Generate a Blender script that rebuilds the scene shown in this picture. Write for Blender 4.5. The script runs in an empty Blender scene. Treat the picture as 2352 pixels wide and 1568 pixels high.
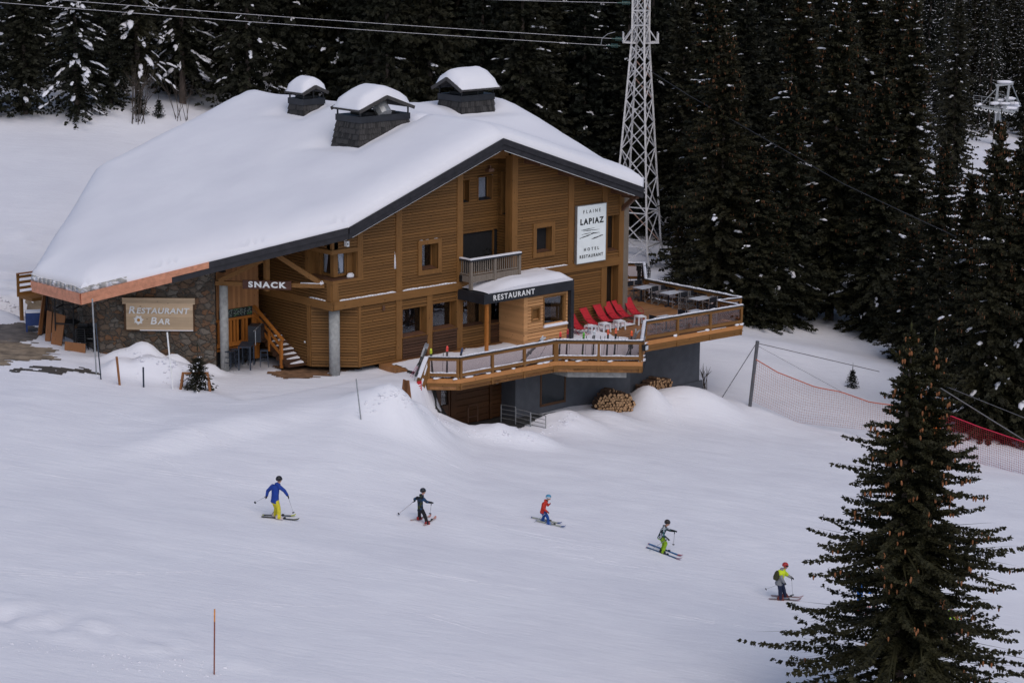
import bpy, bmesh, math, random
import numpy as np
from mathutils import Vector, Matrix, noise as mnoise
R_ = math.radians
random.seed(7)
SC = bpy.context.scene
COL = SC.collection

# ------------------------------------------------------------------ camera model (pixels of a 2352 x 1568 view)
FPX = 5400.0; PITCH = R_(12.0); ROLL = .009; DIST = 108.0
_r0 = np.array([1., 0, 0]); FW = np.array([0, math.cos(PITCH), -math.sin(PITCH)]); _u0 = np.array([0, math.sin(PITCH), math.cos(PITCH)])
RT = math.cos(ROLL)*_r0 + math.sin(ROLL)*_u0
UP = math.cos(ROLL)*_u0 - math.sin(ROLL)*_r0
def ray(px, py):
    d = FW*FPX + RT*(px-1176) - UP*(py-784); return d/np.linalg.norm(d)
CAM = -ray(768, 849)*DIST
def atz(px, py, z): d = ray(px, py); return CAM + d*((z-CAM[2])/d[2])
def aty(px, py, y): d = ray(px, py); return CAM + d*((y-CAM[1])/d[1])
def Zw(x0, y0, w, tw=2352.):
    s = w/tw
    return lambda x, y: ((x0+x*s)*.6125, (y0+y*s)*.6125)
def pxpm(p): return FPX/float((np.array(p)-CAM)@FW)
TH = R_(47.0)
UU = np.array([math.sin(TH), math.cos(TH), 0]); WW = np.array([-math.cos(TH), math.sin(TH), 0])
PHI = R_(43.0)                                   # turn of the hotel's own axes (u along the gable front, v into the building)
def W(u, v, z): return UU*u + WW*v + np.array([0, 0, z])
def uvof(p): p = np.asarray(p, float); return float(p@UU), float(p@WW)
def fac(px, py, v):
    d = ray(px, py); q = CAM + d*((v-CAM@WW)/(d@WW)); return q
def pu(px, py, u):
    d = ray(px, py); return CAM + d*((u-CAM@UU)/(d@UU))

cam = bpy.data.cameras.new('camera'); cam_o = bpy.data.objects.new('camera', cam); COL.objects.link(cam_o)
cam.sensor_width = 36; cam.sensor_fit = 'HORIZONTAL'; cam.lens = FPX/2352*36; cam.clip_end = 3000; cam.clip_start = 1
m = Matrix.Identity(4)
for i in range(3):
    m[i][0] = RT[i]; m[i][1] = UP[i]; m[i][2] = -FW[i]; m[i][3] = CAM[i]
cam_o.matrix_world = m
SC.camera = cam_o

# ------------------------------------------------------------------ object helpers
def tag(o, label=None, cat=None, group=None, kind=None):
    if label: o['label'] = label
    if cat: o['category'] = cat
    if group: o['group'] = group
    if kind: o['kind'] = kind
    return o
def empty(name, loc=(0, 0, 0), rz=0, label=None, cat=None, group=None):
    o = bpy.data.objects.new(name, None); COL.objects.link(o)
    o.location = tuple(loc); o.rotation_euler = (0, 0, rz); o.empty_display_size = .3
    return tag(o, label, cat, group)
def link(name, me, parent=None, loc=None):
    o = bpy.data.objects.new(name, me); COL.objects.link(o)
    if parent is not None: o.parent = parent
    if loc is not None: o.location = tuple(loc)
    return o
KIDS = {}
def copy_tree(o, loc=None, rz=None, label=None, parent=None, scale=None):
    c = o.copy(); COL.objects.link(c)
    if parent is not None: c.parent = parent
    if loc is not None: c.location = tuple(loc)
    if rz is not None: c.rotation_euler = (0, 0, rz)
    if scale is not None: c.scale = scale
    if label: c['label'] = label
    for ch in list(o.children): copy_tree(ch, parent=c)
    return c

class MB:
    """collects faces with a material slot each and links them as one mesh object"""
    def __init__(s): s.v = []; s.f = []; s.m = []; s.sm = False
    def add(s, vs, fs, m=0):
        b = len(s.v); s.v.extend([tuple(float(c) for c in p) for p in vs]); s.f.extend([tuple(b+i for i in f) for f in fs]); s.m.extend([m]*len(fs)); return s
    def box(s, x0, x1, y0, y1, z0, z1, m=0):
        return s.add([(x0,y0,z0),(x1,y0,z0),(x1,y1,z0),(x0,y1,z0),(x0,y0,z1),(x1,y0,z1),(x1,y1,z1),(x0,y1,z1)],
                     [(0,3,2,1),(4,5,6,7),(0,1,5,4),(1,2,6,5),(2,3,7,6),(3,0,4,7)], m)
    def hexa(s, b, t, m=0):
        return s.add(list(b)+list(t), [(3,2,1,0),(4,5,6,7),(0,1,5,4),(1,2,6,5),(2,3,7,6),(3,0,4,7)], m)
    def beam(s, p, q, w, h, m=0, up=(0, 0, 1)):
        p = Vector(p); q = Vector(q); d = (q-p).normalized(); u = Vector(up)
        if abs(d.dot(u)) > .98: u = Vector((0, 1, 0))
        x = d.cross(u).normalized(); y = x.cross(d)
        c = [(-w/2,-h/2),(w/2,-h/2),(w/2,h/2),(-w/2,h/2)]
        return s.hexa([p+x*a+y*b for a, b in c], [q+x*a+y*b for a, b in c], m)
    def tube(s, pts, r, n=6, m=0, cap=True):
        pts = [Vector(p) for p in pts]; k = len(pts); rs = r if isinstance(r, (list, tuple)) else [r]*k
        vs = []
        ref = None
        for i, p in enumerate(pts):
            d = (pts[min(i+1, k-1)]-pts[max(i-1, 0)]).normalized()
            if ref is None or abs(d.dot(ref)) > .97:
                ref = Vector((0, 0, 1)) if abs(d.z) < .9 else Vector((1, 0, 0))
            x = d.cross(ref).normalized(); y = x.cross(d)
            for j in range(n):
                a = 2*math.pi*j/n; vs.append(p+(x*math.cos(a)+y*math.sin(a))*rs[i])
        fs = [(i*n+j, i*n+(j+1) % n, (i+1)*n+(j+1) % n, (i+1)*n+j) for i in range(k-1) for j in range(n)]
        if cap: fs += [tuple(range(n))[::-1], tuple((k-1)*n+j for j in range(n))]
        return s.add(vs, fs, m)
    def prism(s, poly, z0, z1, m=0):
        n = len(poly); z0f = z0 if callable(z0) else (lambda x, y: z0); z1f = z1 if callable(z1) else (lambda x, y: z1)
        vs = [(x, y, z0f(x, y)) for x, y in poly]+[(x, y, z1f(x, y)) for x, y in poly]
        return s.add(vs, [tuple(range(n))[::-1], tuple(n+i for i in range(n))]+[(i, (i+1) % n, n+(i+1) % n, n+i) for i in range(n)], m)
    def ball(s, c, r, m=0, nu=8, nv=5, jit=0., seed=0):
        rx, ry, rz = r if isinstance(r, (tuple, list)) else (r, r, r); rnd = random.Random(seed)
        vs = [(c[0], c[1], c[2]-rz)]
        for i in range(1, nv):
            t = math.pi*i/nv-math.pi/2
            for j in range(nu):
                a = 2*math.pi*j/nu; k = 1+rnd.uniform(-jit, jit)
                vs.append((c[0]+rx*k*math.cos(t)*math.cos(a), c[1]+ry*k*math.cos(t)*math.sin(a), c[2]+rz*k*math.sin(t)))
        vs.append((c[0], c[1], c[2]+rz))
        fs = [(0, 1+(j+1) % nu, 1+j) for j in range(nu)]
        for i in range(nv-2):
            for j in range(nu): fs.append((1+i*nu+j, 1+i*nu+(j+1) % nu, 1+(i+1)*nu+(j+1) % nu, 1+(i+1)*nu+j))
        l = len(vs)-1; b = 1+(nv-2)*nu
        fs += [(b+j, b+(j+1) % nu, l) for j in range(nu)]
        return s.add(vs, fs, m)
    def mesh(s, name, mats, smooth=False):
        me = bpy.data.meshes.new(name); me.from_pydata(s.v, [], s.f)
        for mt in (mats if isinstance(mats, (list, tuple)) else [mats]): me.materials.append(mt)
        if any(s.m): me.polygons.foreach_set('material_index', s.m)
        if smooth: me.polygons.foreach_set('use_smooth', [True]*len(s.f))
        me.update(); return me
    def build(s, name, mats, parent=None, smooth=False, loc=None):
        return link(name, s.mesh(name, mats, smooth), parent, loc)

def np_mesh(name, V, F, mats, smooth=False, mi=None):
    me = bpy.data.meshes.new(name); V = np.asarray(V, np.float32); F = np.asarray(F, np.int32)
    n, k = F.shape
    me.vertices.add(len(V)); me.vertices.foreach_set('co', V.ravel())
    me.loops.add(n*k); me.loops.foreach_set('vertex_index', F.ravel())
    me.polygons.add(n); me.polygons.foreach_set('loop_start', np.arange(0, n*k, k, dtype=np.int32)); me.polygons.foreach_set('loop_total', np.full(n, k, np.int32))
    for mt in (mats if isinstance(mats, (list, tuple)) else [mats]): me.materials.append(mt)
    if mi is not None: me.polygons.foreach_set('material_index', np.asarray(mi, np.int32))
    if smooth: me.polygons.foreach_set('use_smooth', np.ones(n, bool))
    me.update(calc_edges=True); me.validate(); return me

def text_mesh(body, size, depth=.01, bold=0., shear=0., space=1., align='CENTER', sx=1.):
    cu = bpy.data.curves.new('lettering', 'FONT'); cu.body = body; cu.size = size; cu.extrude = depth; cu.offset = bold; cu.shear = shear
    cu.space_character = space; cu.align_x = align; cu.align_y = 'CENTER'; cu.resolution_u = 3
    o = bpy.data.objects.new('lettering', cu); COL.objects.link(o)
    me = bpy.data.meshes.new_from_object(o.evaluated_get(bpy.context.evaluated_depsgraph_get()))
    bpy.data.objects.remove(o); bpy.data.curves.remove(cu)
    if sx != 1.: me.transform(Matrix.Diagonal((sx, 1, 1, 1)))
    return me

# ------------------------------------------------------------------ materials
def nodes(name):
    mt = bpy.data.materials.new(name); mt.use_nodes = True; nt = mt.node_tree; return mt, nt, nt.nodes['Principled BSDF']
def N(nt, typ, **kw):
    n = nt.nodes.new(typ)
    for k, v in kw.items():
        if k in n.inputs: n.inputs[k].default_value = v
        else: setattr(n, k, v)
    return n
def mix_rgb(nt, fac_, a, b):
    n = nt.nodes.new('ShaderNodeMix'); n.data_type = 'RGBA'
    for i, x in ((0, fac_), (6, a), (7, b)):
        if hasattr(x, 'is_linked'): nt.links.new(x, n.inputs[i])
        elif isinstance(x, (tuple, list)): n.inputs[i].default_value = (*x[:3], 1)
        else: n.inputs[i].default_value = x
    return n.outputs[2]
def ramp(nt, src, a, b):
    n = nt.nodes.new('ShaderNodeMapRange'); n.inputs[1].default_value = a; n.inputs[2].default_value = b; nt.links.new(src, n.inputs[0]); return n.outputs[0]
def coords(nt, scale=(1, 1, 1), rot=(0, 0, 0), gen='Object'):
    tc = nt.nodes.new('ShaderNodeTexCoord'); mp = nt.nodes.new('ShaderNodeMapping'); mp.inputs['Scale'].default_value = scale; mp.inputs['Rotation'].default_value = rot
    nt.links.new(tc.outputs[gen], mp.inputs[0]); return mp.outputs[0]
def noise_t(nt, vec, scale, detail=4, rough=.55):
    n = nt.nodes.new('ShaderNodeTexNoise'); n.inputs['Scale'].default_value = scale; n.inputs['Detail'].default_value = detail; n.inputs['Roughness'].default_value = rough
    nt.links.new(vec, n.inputs['Vector']); return n.outputs['Fac']
def bump(nt, bs, h, strength, dist=.02, prev=None):
    b = nt.nodes.new('ShaderNodeBump'); b.inputs['Strength'].default_value = strength; b.inputs['Distance'].default_value = dist
    nt.links.new(h, b.inputs['Height'])
    if prev is not None: nt.links.new(prev, b.inputs['Normal'])
    nt.links.new(b.outputs[0], bs.inputs['Normal']); return b.outputs[0]
def setp(bs, rough=.7, metal=0., spec=.4):
    bs.inputs['Roughness'].default_value = rough; bs.inputs['Metallic'].default_value = metal; bs.inputs['Specular IOR Level'].default_value = spec
def plain(name, col, rough=.6, metal=0., var=.12, scale=6., spec=.35, bmp=0., stretch=(1, 1, 1)):
    mt, nt, bs = nodes(name); setp(bs, rough, metal, spec)
    v = coords(nt, stretch); f = noise_t(nt, v, scale, 5)
    d = tuple(max(0, c*(1-var*1.6)) for c in col); l = tuple(min(1, c*(1+var*1.6)) for c in col)
    nt.links.new(mix_rgb(nt, ramp(nt, f, .3, .7), d, l), bs.inputs['Base Color'])
    if bmp: bump(nt, bs, f, bmp, .02)
    return mt
def wood(name, col, axis=0, grain=1., rough=.65, var=.22, boards=0., joint=0.):
    """timber with grain along an axis (0,1,2); boards: width of planks across, told apart by tone"""
    mt, nt, bs = nodes(name); setp(bs, rough, 0, .25)
    st = [9., 9., 9.]; st[axis] = .7
    v = coords(nt, tuple(s*grain for s in st)); f = noise_t(nt, v, 2.2, 6, .6)
    v2 = coords(nt, (.6, .6, .6)); f2 = noise_t(nt, v2, 1.3, 3)
    d = tuple(c*(1-var*1.5) for c in col); l = tuple(min(1, c*(1+var)) for c in col)
    c1 = mix_rgb(nt, ramp(nt, f, .3, .7), d, l)
    c2 = mix_rgb(nt, ramp(nt, f2, .35, .7), tuple(c*.78 for c in col), tuple(min(1, c*1.12) for c in col))
    c = mix_rgb(nt, .45, c1, c2)
    if boards:
        tc = nt.nodes.new('ShaderNodeTexCoord'); sx = nt.nodes.new('ShaderNodeSeparateXYZ'); nt.links.new(tc.outputs['Object'], sx.inputs[0])
        ax = {0: 2, 1: 0, 2: 0}[axis] if boards > 0 else 1
        dv = N(nt, 'ShaderNodeMath', operation='DIVIDE'); dv.inputs[1].default_value = abs(boards); nt.links.new(sx.outputs[ax], dv.inputs[0])
        fl = N(nt, 'ShaderNodeMath', operation='FLOOR'); nt.links.new(dv.outputs[0], fl.inputs[0])
        wn = nt.nodes.new('ShaderNodeTexWhiteNoise'); wn.noise_dimensions = '1D'; nt.links.new(fl.outputs[0], wn.inputs['W'])
        c = mix_rgb(nt, .5, c, mix_rgb(nt, wn.outputs['Value'], tuple(x*.62 for x in col), tuple(min(1, x*1.35) for x in col)))
        if joint:
            fr = N(nt, 'ShaderNodeMath', operation='FRACT'); nt.links.new(dv.outputs[0], fr.inputs[0])
            lt = N(nt, 'ShaderNodeMath', operation='LESS_THAN'); lt.inputs[1].default_value = joint; nt.links.new(fr.outputs[0], lt.inputs[0])
            inv = N(nt, 'ShaderNodeMath', operation='SUBTRACT'); inv.inputs[0].default_value = 1; nt.links.new(lt.outputs[0], inv.inputs[1])
            bump(nt, bs, inv.outputs[0], .9, .02)
    kn = nt.nodes.new('ShaderNodeTexVoronoi'); kn.inputs['Scale'].default_value = 1.; kst = [5., 5., 5.]; kst[axis] = 2.2
    nt.links.new(coords(nt, tuple(kst)), kn.inputs['Vector'])
    c = mix_rgb(nt, ramp(nt, kn.outputs['Distance'], .13, .07), c, tuple(x*.35 for x in col))
    nt.links.new(c, bs.inputs['Base Color'])
    return mt
def snow_mat(name, fine=1., tracks=False, dirt=0.):
    mt, nt, bs = nodes(name); setp(bs, .75, 0, .25)
    v = coords(nt); f = noise_t(nt, v, .35, 4); f2 = noise_t(nt, v, 5., 6, .65)
    c = mix_rgb(nt, ramp(nt, f, .3, .7), (.785, .775, .825), (.84, .832, .875))
    h = f2; p = None
    if tracks:
        wob = nt.nodes.new('ShaderNodeTexNoise'); wob.inputs['Scale'].default_value = .11; wob.inputs['Detail'].default_value = 2
        tc = nt.nodes.new('ShaderNodeTexCoord'); nt.links.new(tc.outputs['Object'], wob.inputs['Vector'])
        for rz, st, amt, w in ((-.06, (.6, 2.6, .3), .5, .2), (.45, (.7, 3.0, .3), .35, .25), (-.5, (.6, 2.6, .3), .35, .25)):
            mp = nt.nodes.new('ShaderNodeMapping'); mp.inputs['Rotation'].default_value = (0, 0, rz); mp.inputs['Scale'].default_value = st
            ad = nt.nodes.new('ShaderNodeVectorMath'); ad.operation = 'MULTIPLY_ADD'; ad.inputs[1].default_value = (w*2, w*2, 0)
            nt.links.new(wob.outputs['Color'], ad.inputs[0]); nt.links.new(tc.outputs['Object'], ad.inputs[2]); nt.links.new(ad.outputs[0], mp.inputs[0])
            t = noise_t(nt, mp.outputs[0], .9, 6, .68)
            p = bump(nt, bs, t, amt, .07, p)
        p = bump(nt, bs, f2, .35, .03, p)
        f3 = noise_t(nt, v, 22., 3, .7); bump(nt, bs, f3, .35, .012, p)
    else:
        p = bump(nt, bs, f2, .35*fine, .03); f3 = noise_t(nt, v, 26., 3, .7); bump(nt, bs, f3, .3*fine, .01, p)
    if dirt:
        g = noise_t(nt, coords(nt, (1, 1, 3)), 2.4, 6, .7)
        c = mix_rgb(nt, ramp(nt, g, .62-dirt*.3, .72-dirt*.3), c, (.36, .34, .32))
    nt.links.new(c, bs.inputs['Base Color'])
    return mt
def glass_mat(name, tint=(.55, .57, .6), refl=.12, rough=.03):
    mt, nt, bs = nodes(name); out = nt.nodes['Material Output']
    tr = nt.nodes.new('ShaderNodeBsdfTransparent'); tr.inputs[0].default_value = (*tint, 1)
    gl = nt.nodes.new('ShaderNodeBsdfGlossy'); gl.inputs['Roughness'].default_value = rough; gl.inputs[0].default_value = (1, 1, 1, 1)
    fr = nt.nodes.new('ShaderNodeLayerWeight'); fr.inputs[0].default_value = .35
    mr = nt.nodes.new('ShaderNodeMapRange'); mr.inputs[3].default_value = refl*.6; mr.inputs[4].default_value = min(1, refl*4); nt.links.new(fr.outputs['Fresnel'], mr.inputs[0])
    mx = nt.nodes.new('ShaderNodeMixShader'); nt.links.new(mr.outputs[0], mx.inputs[0]); nt.links.new(tr.outputs[0], mx.inputs[1]); nt.links.new(gl.outputs[0], mx.inputs[2])
    nt.links.new(mx.outputs[0], out.inputs[0]); nt.nodes.remove(bs); return mt
def stone_mat(name):
    mt, nt, bs = nodes(name); setp(bs, .85, 0, .3)
    tc = nt.nodes.new('ShaderNodeTexCoord'); mp = nt.nodes.new('ShaderNodeMapping'); mp.inputs['Scale'].default_value = (2.9, 2.9, 4.0); nt.links.new(tc.outputs['Object'], mp.inputs[0])
    nz = nt.nodes.new('ShaderNodeTexNoise'); nz.inputs['Scale'].default_value = 2.; nt.links.new(mp.outputs[0], nz.inputs['Vector'])
    ad = nt.nodes.new('ShaderNodeVectorMath'); ad.operation = 'MULTIPLY_ADD'; ad.inputs[1].default_value = (.5, .5, .5); nt.links.new(nz.outputs['Color'], ad.inputs[0]); nt.links.new(mp.outputs[0], ad.inputs[2])
    vo = nt.nodes.new('ShaderNodeTexVoronoi'); vo.inputs['Scale'].default_value = 1.; nt.links.new(ad.outputs[0], vo.inputs['Vector'])
    ve = nt.nodes.new('ShaderNodeTexVoronoi'); ve.feature = 'DISTANCE_TO_EDGE'; ve.inputs['Scale'].default_value = 1.; nt.links.new(ad.outputs[0], ve.inputs['Vector'])
    sp = nt.nodes.new('ShaderNodeSeparateColor'); nt.links.new(vo.outputs['Color'], sp.inputs[0])
    c = mix_rgb(nt, sp.outputs[0], (.075, .058, .046), (.18, .125, .085))
    c = mix_rgb(nt, ramp(nt, sp.outputs[1], .55, .95), c, (.22, .11, .055))
    c = mix_rgb(nt, ramp(nt, sp.outputs[2], .6, 1.0), c, (.20, .18, .155))
    fine = noise_t(nt, coords(nt), 14, 5, .65)
    c = mix_rgb(nt, ramp(nt, fine, .3, .75), mix_rgb(nt, .4, c, (.04, .035, .03)), c)
    c = mix_rgb(nt, ramp(nt, ve.outputs['Distance'], .06, .02), c, (.075, .07, .062))
    nt.links.new(c, bs.inputs['Base Color'])
    p = bump(nt, bs, ramp(nt, ve.outputs['Distance'], .0, .16), 1., .05); bump(nt, bs, fine, .5, .02, p)
    return mt
def cells(name, cols, scale, rough=.7, stretch=(1, 1, 1)):
    """fabric print: irregular patches of several colours"""
    mt, nt, bs = nodes(name); setp(bs, rough, 0, .2)
    vo = nt.nodes.new('ShaderNodeTexVoronoi'); vo.inputs['Scale'].default_value = scale; nt.links.new(coords(nt, stretch), vo.inputs['Vector'])
    sp = nt.nodes.new('ShaderNodeSeparateColor'); nt.links.new(vo.outputs['Color'], sp.inputs[0])
    cr = nt.nodes.new('ShaderNodeValToRGB'); cr.color_ramp.interpolation = 'CONSTANT'; e = cr.color_ramp.elements
    e[0].color = (*cols[0], 1); e[1].color = (*cols[1], 1); e[1].position = 1/len(cols)
    for i, c in enumerate(cols[2:]): x = e.new((i+2)/len(cols)); x.color = (*c, 1)
    nt.links.new(sp.outputs[0], cr.inputs[0]); nt.links.new(cr.outputs[0], bs.inputs['Base Color']); return mt

M = {}
HC = (.185, .088, .027)
M['clad'] = wood('larch cladding', HC, 0, 1, .62, .2, boards=.135)
M['clad_v'] = wood('larch cladding across', HC, 1, 1, .62, .2, boards=.135)
M['timber'] = wood('larch timber', (.215, .102, .031), 0, .8)
M['timber_y'] = wood('larch timber across', (.215, .102, .031), 1, .8)
M['timber_z'] = wood('larch timber upright', (.215, .102, .031), 2, .8)
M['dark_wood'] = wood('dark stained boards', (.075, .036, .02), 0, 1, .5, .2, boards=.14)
M['brown'] = plain('brown stain', (.11, .052, .03), .5)
M['plank'] = wood('knotty spruce planks', (.42, .20, .085), 2, 1, .6, .16, boards=.14, joint=.06)
M['orange_wood'] = wood('orange varnished timber', (.42, .15, .03), 2, .8, .45)
M['fresh'] = wood('fresh pine boards', (.52, .27, .115), 0, 1, .6, .12, boards=.15)
M['sign_wood'] = wood('weathered pine boards', (.60, .44, .29), 0, 1, .7, .2, boards=.16)
M['grey_wood'] = wood('grey weathered wood', (.20, .165, .135), 2, 1, .8, .25)
M['deck'] = wood('deck boards', (.33, .155, .06), 0, .8, .5, .25, boards=-.14, joint=.08)
M['fascia'] = plain('black fascia', (.022, .021, .026), .45, 0, .2, 3)
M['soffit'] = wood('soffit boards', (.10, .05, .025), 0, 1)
M['copper'] = plain('new copper', (.66, .30, .185), .42, .75, .12, 5)
M['charcoal'] = plain('charcoal metal', (.022, .024, .03), .42, .1, .15, 2)
M['grey_wall'] = plain('dark grey render', (.085, .09, .105), .85, 0, .08, 2.5, bmp=.15)
M['concrete'] = plain('concrete', (.33, .33, .32), .85, 0, .15, 5, bmp=.2)
M['asphalt'] = plain('wet asphalt', (.045, .045, .045), .5, 0, .3, 3)
M['interior'] = plain('dark room', (.012, .012, .014), .9)  # near-black colour stands in for the unlit depth behind the panes
M['glass'] = glass_mat('window glass', (.8, .82, .85), .04)
M['tint'] = glass_mat('tinted railing glass', (.80, .74, .72), .04)
M['curtain'] = plain('white curtain', (.72, .74, .8), .9, 0, .14, 14, stretch=(8, 8, .3))
M['snow'] = snow_mat('snow'); M['roof_snow'] = snow_mat('roof snow', .6); M['ground_snow'] = snow_mat('groomed snow', 1, True)
M['old_snow'] = snow_mat('old dirty snow', 1.5, False, .7)
M['tree_snow'] = snow_mat('tree snow', 1.)
M['stone'] = stone_mat('rubble stone')
M['shingle'] = wood('grey wooden shingles', (.062, .058, .057), 2, 1, .85, .3, boards=.22)
M['shingle_dark'] = wood('dark wooden shingles', (.036, .034, .034), 2, 1, .85, .3, boards=.22)
M['black_metal'] = plain('black metal', (.02, .02, .022), .5, .3)
M['steel'] = plain('galvanised steel', (.36, .37, .38), .45, .6, .12, 8)
M['dark_steel'] = plain('dark blue steel', (.035, .045, .065), .5, .3)
M['aluminium'] = plain('aluminium tube', (.42, .42, .43), .4, .6)
M['pylon'] = plain('white painted steel', (.62, .60, .60), .6, .1, .14, 5)
M['rust'] = plain('rusted steel', (.42, .26, .20), .8, 0, .3, 6)
M['white'] = plain('white paint', (.80, .80, .80), .5, 0, .05)
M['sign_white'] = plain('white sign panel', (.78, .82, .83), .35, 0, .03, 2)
_b = M['sign_white'].node_tree.nodes['Principled BSDF']; _b.inputs['Emission Color'].default_value = (.82, .93, .95, 1); _b.inputs['Emission Strength'].default_value = .04  # faint glow added to brighten the panel
M['edge'] = wood('orange edge boards', (.50, .22, .075), 0, .8, .55, .12)
M['black'] = plain('black paint', (.012, .012, .014), .5)
M['red'] = plain('red canvas', (.47, .018, .026), .75, 0, .1, 8)
M['red_metal'] = plain('red tube', (.34, .012, .03), .4)
M['white_plastic'] = plain('white plastic', (.70, .71, .74), .4, 0, .04)
M['black_fabric'] = plain('black canvas', (.013, .014, .02), .85)
M['table_top'] = plain('pale tabletop', (.55, .56, .60), .4, 0, .05)
M['blue'] = plain('blue plastic', (.02, .045, .16), .45)
M['panel_wood'] = wood('brown tabletop boards', (.27, .115, .045), 2, 1, .5, .15)
M['orange'] = plain('orange padding', (.85, .16, .02), .6)
M['net_red'] = plain('red netting', (.30, .02, .03), .7)
M['zinc'] = plain('dull zinc', (.13, .13, .14), .5, .5, .12, 8)
M['net_pale'] = plain('faded orange netting', (.40, .20, .16), .8)
M['bark'] = plain('spruce bark', (.105, .08, .068), .9, 0, .3, 6, bmp=.4, stretch=(1, 1, .3))
M['log_end'] = plain('cut log ends', (.46, .27, .14), .8, 0, .25, 4)
M['log_bark'] = plain('log bark', (.12, .07, .045), .9, 0, .3, 6)
M['cone'] = plain('spruce cone', (.27, .105, .04), .7, 0, .25, 20)
M['twig'] = plain('bare twigs', (.07, .055, .045), .9)
M['floor_mat'] = plain('trodden brown matting', (.20, .11, .06), .9, 0, .3, 3)
M['path'] = plain('wet gravel path', (.24, .185, .13), .8, 0, .3, 2)
M['chalk'] = plain('black chalkboard', (.012, .018, .018), .6)
M['chalk_white'] = plain('chalk', (.45, .52, .48), .9)
M['chalk_green'] = plain('green chalk', (.25, .5, .2), .9)
M['sign_brown'] = plain('brown sign board', (.075, .026, .017), .5)
M['insulator'] = plain('glass insulators', (.05, .12, .11), .2)
M['lamp_glass'] = plain('lamp glass', (.6, .62, .65), .2)
def needles(name, a, b):
    mt, nt, bs = nodes(name); setp(bs, .7, 0, .25)
    oi = nt.nodes.new('ShaderNodeObjectInfo'); v = coords(nt); f = noise_t(nt, v, 1.1, 4)
    c = mix_rgb(nt, ramp(nt, f, .35, .68), a, b)
    c = mix_rgb(nt, ramp(nt, oi.outputs['Random'], .0, 1.), c, mix_rgb(nt, .5, c, (.032, .026, .010)))
    nt.links.new(c, bs.inputs['Base Color'])
    return mt
M['needle'] = needles('spruce needles', (.007, .009, .007), (.017, .020, .011))
M['needle_mid'] = needles('middle spruce needles', (.010, .012, .007), (.032, .031, .013))
M['needle_near'] = needles('near spruce needles', (.017, .018, .008), (.044, .042, .015))
M['needle_tip'] = needles('young spruce tops', (.05, .06, .018), (.10, .105, .03))
# ------------------------------------------------------------------ terrain
def _h(ix, iy, s):
    n = (ix.astype(np.int64)*374761393 + iy.astype(np.int64)*668265263 + s*974711) & 0x7fffffff
    n = ((n ^ (n >> 13))*1274126177) & 0x7fffffff
    return ((n ^ (n >> 16)) & 0xffff)/65535.
def vn(x, y, s=0):
    ix = np.floor(x); iy = np.floor(y); fx = x-ix; fy = y-iy; fx = fx*fx*(3-2*fx); fy = fy*fy*(3-2*fy)
    a = _h(ix, iy, s); b = _h(ix+1, iy, s); c = _h(ix, iy+1, s); d = _h(ix+1, iy+1, s)
    return (a*(1-fx)+b*fx)*(1-fy)+(c*(1-fx)+d*fx)*fy-.5
def fbm(x, y, s=0, o=4):
    r = 0; a = 1.; f = 1.
    for i in range(o): r = r+a*vn(x*f, y*f, s+i*17); a *= .5; f *= 2.03
    return r
def ss(x, a, b): t = np.clip((x-a)/(b-a), 0, 1); return t*t*(3-2*t)
def nat(x, y):
    x = np.asarray(x, float); y = np.asarray(y, float)
    xs = np.where(x < -18, -18+(x+18)*.35, x)
    z = -1.6-.15*(xs+1)+.02*(np.minimum(y, 60)+18)
    z = z+.085*np.maximum(0, y-14)*ss(x, 6, -12)
    lx = ss(x-(.22*y), 2, 22)                                    # right hand side: a valley, then the far wooded hillside
    z = z+(1-lx)*.16*np.maximum(0, y-62)
    z = z+lx*(-.02*np.clip(y-60, 0, 140)+.42*np.maximum(0, y-235))
    z = z-.55*ss(x, 17, 26)*ss(y, 3, 10)*ss(y, 40, 20)
    return z
BUMPS = []
def bump_at(px, py, y, rx, ry, rough=.15, rot=0., amp=None, p=2.):
    q = aty(px, py, y); BUMPS.append([q[0], y, rx, ry, None if amp is None else amp, rough, rot, p, q[2]])
def base(x, y):
    x = np.asarray(x, float); y = np.asarray(y, float)
    z = nat(x, y); u = x*UU[0]+y*UU[1]; v = x*WW[0]+y*WW[1]
    pa = np.interp(x, [-40, -26, -15, -12, -9, -5, 1.0, 3.5, 6.4, 9, 12, 18, 26, 40], [3.2, 1.7, .95, .8, .35, 0, 0, -.85, -2.35, -2.75, -3.05, -3.9, -5.1, -7.0])
    t = ss(y, -19, -3.5)*ss(y, 30, 12); z = z+t*(pa-z)
    ue = u+np.maximum(0, -v-3.5)*1.6; wp = ss(ue, 3.5, 2.7)*ss(v, -6.2, -4.2)*ss(y, 14, 10)*ss(x, -9, -5)
    z = z+wp*(0-z)
    pit = ss(y, -1.6, -.4)*ss(x, 4.6, 5.8)*ss(x, 12.2, 10.2)*ss(v, 4, 2)
    z = z+pit*(np.minimum(z, -2.95)-z)
    und = ss(v, -3.0, -2.2)*ss(v, 6, 4)*ss(u, 2.7, 3.5)*ss(u, 16.4, 15.2)
    z = z+und*(-3.1-z)
    und = ss(v, -2.4, -1.6)*ss(v, 20, 18)*ss(u, -7, -6)*ss(u, 21.6, 20.8)
    z = z+und*(np.minimum(z, -.25)-z)
    return z
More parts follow.
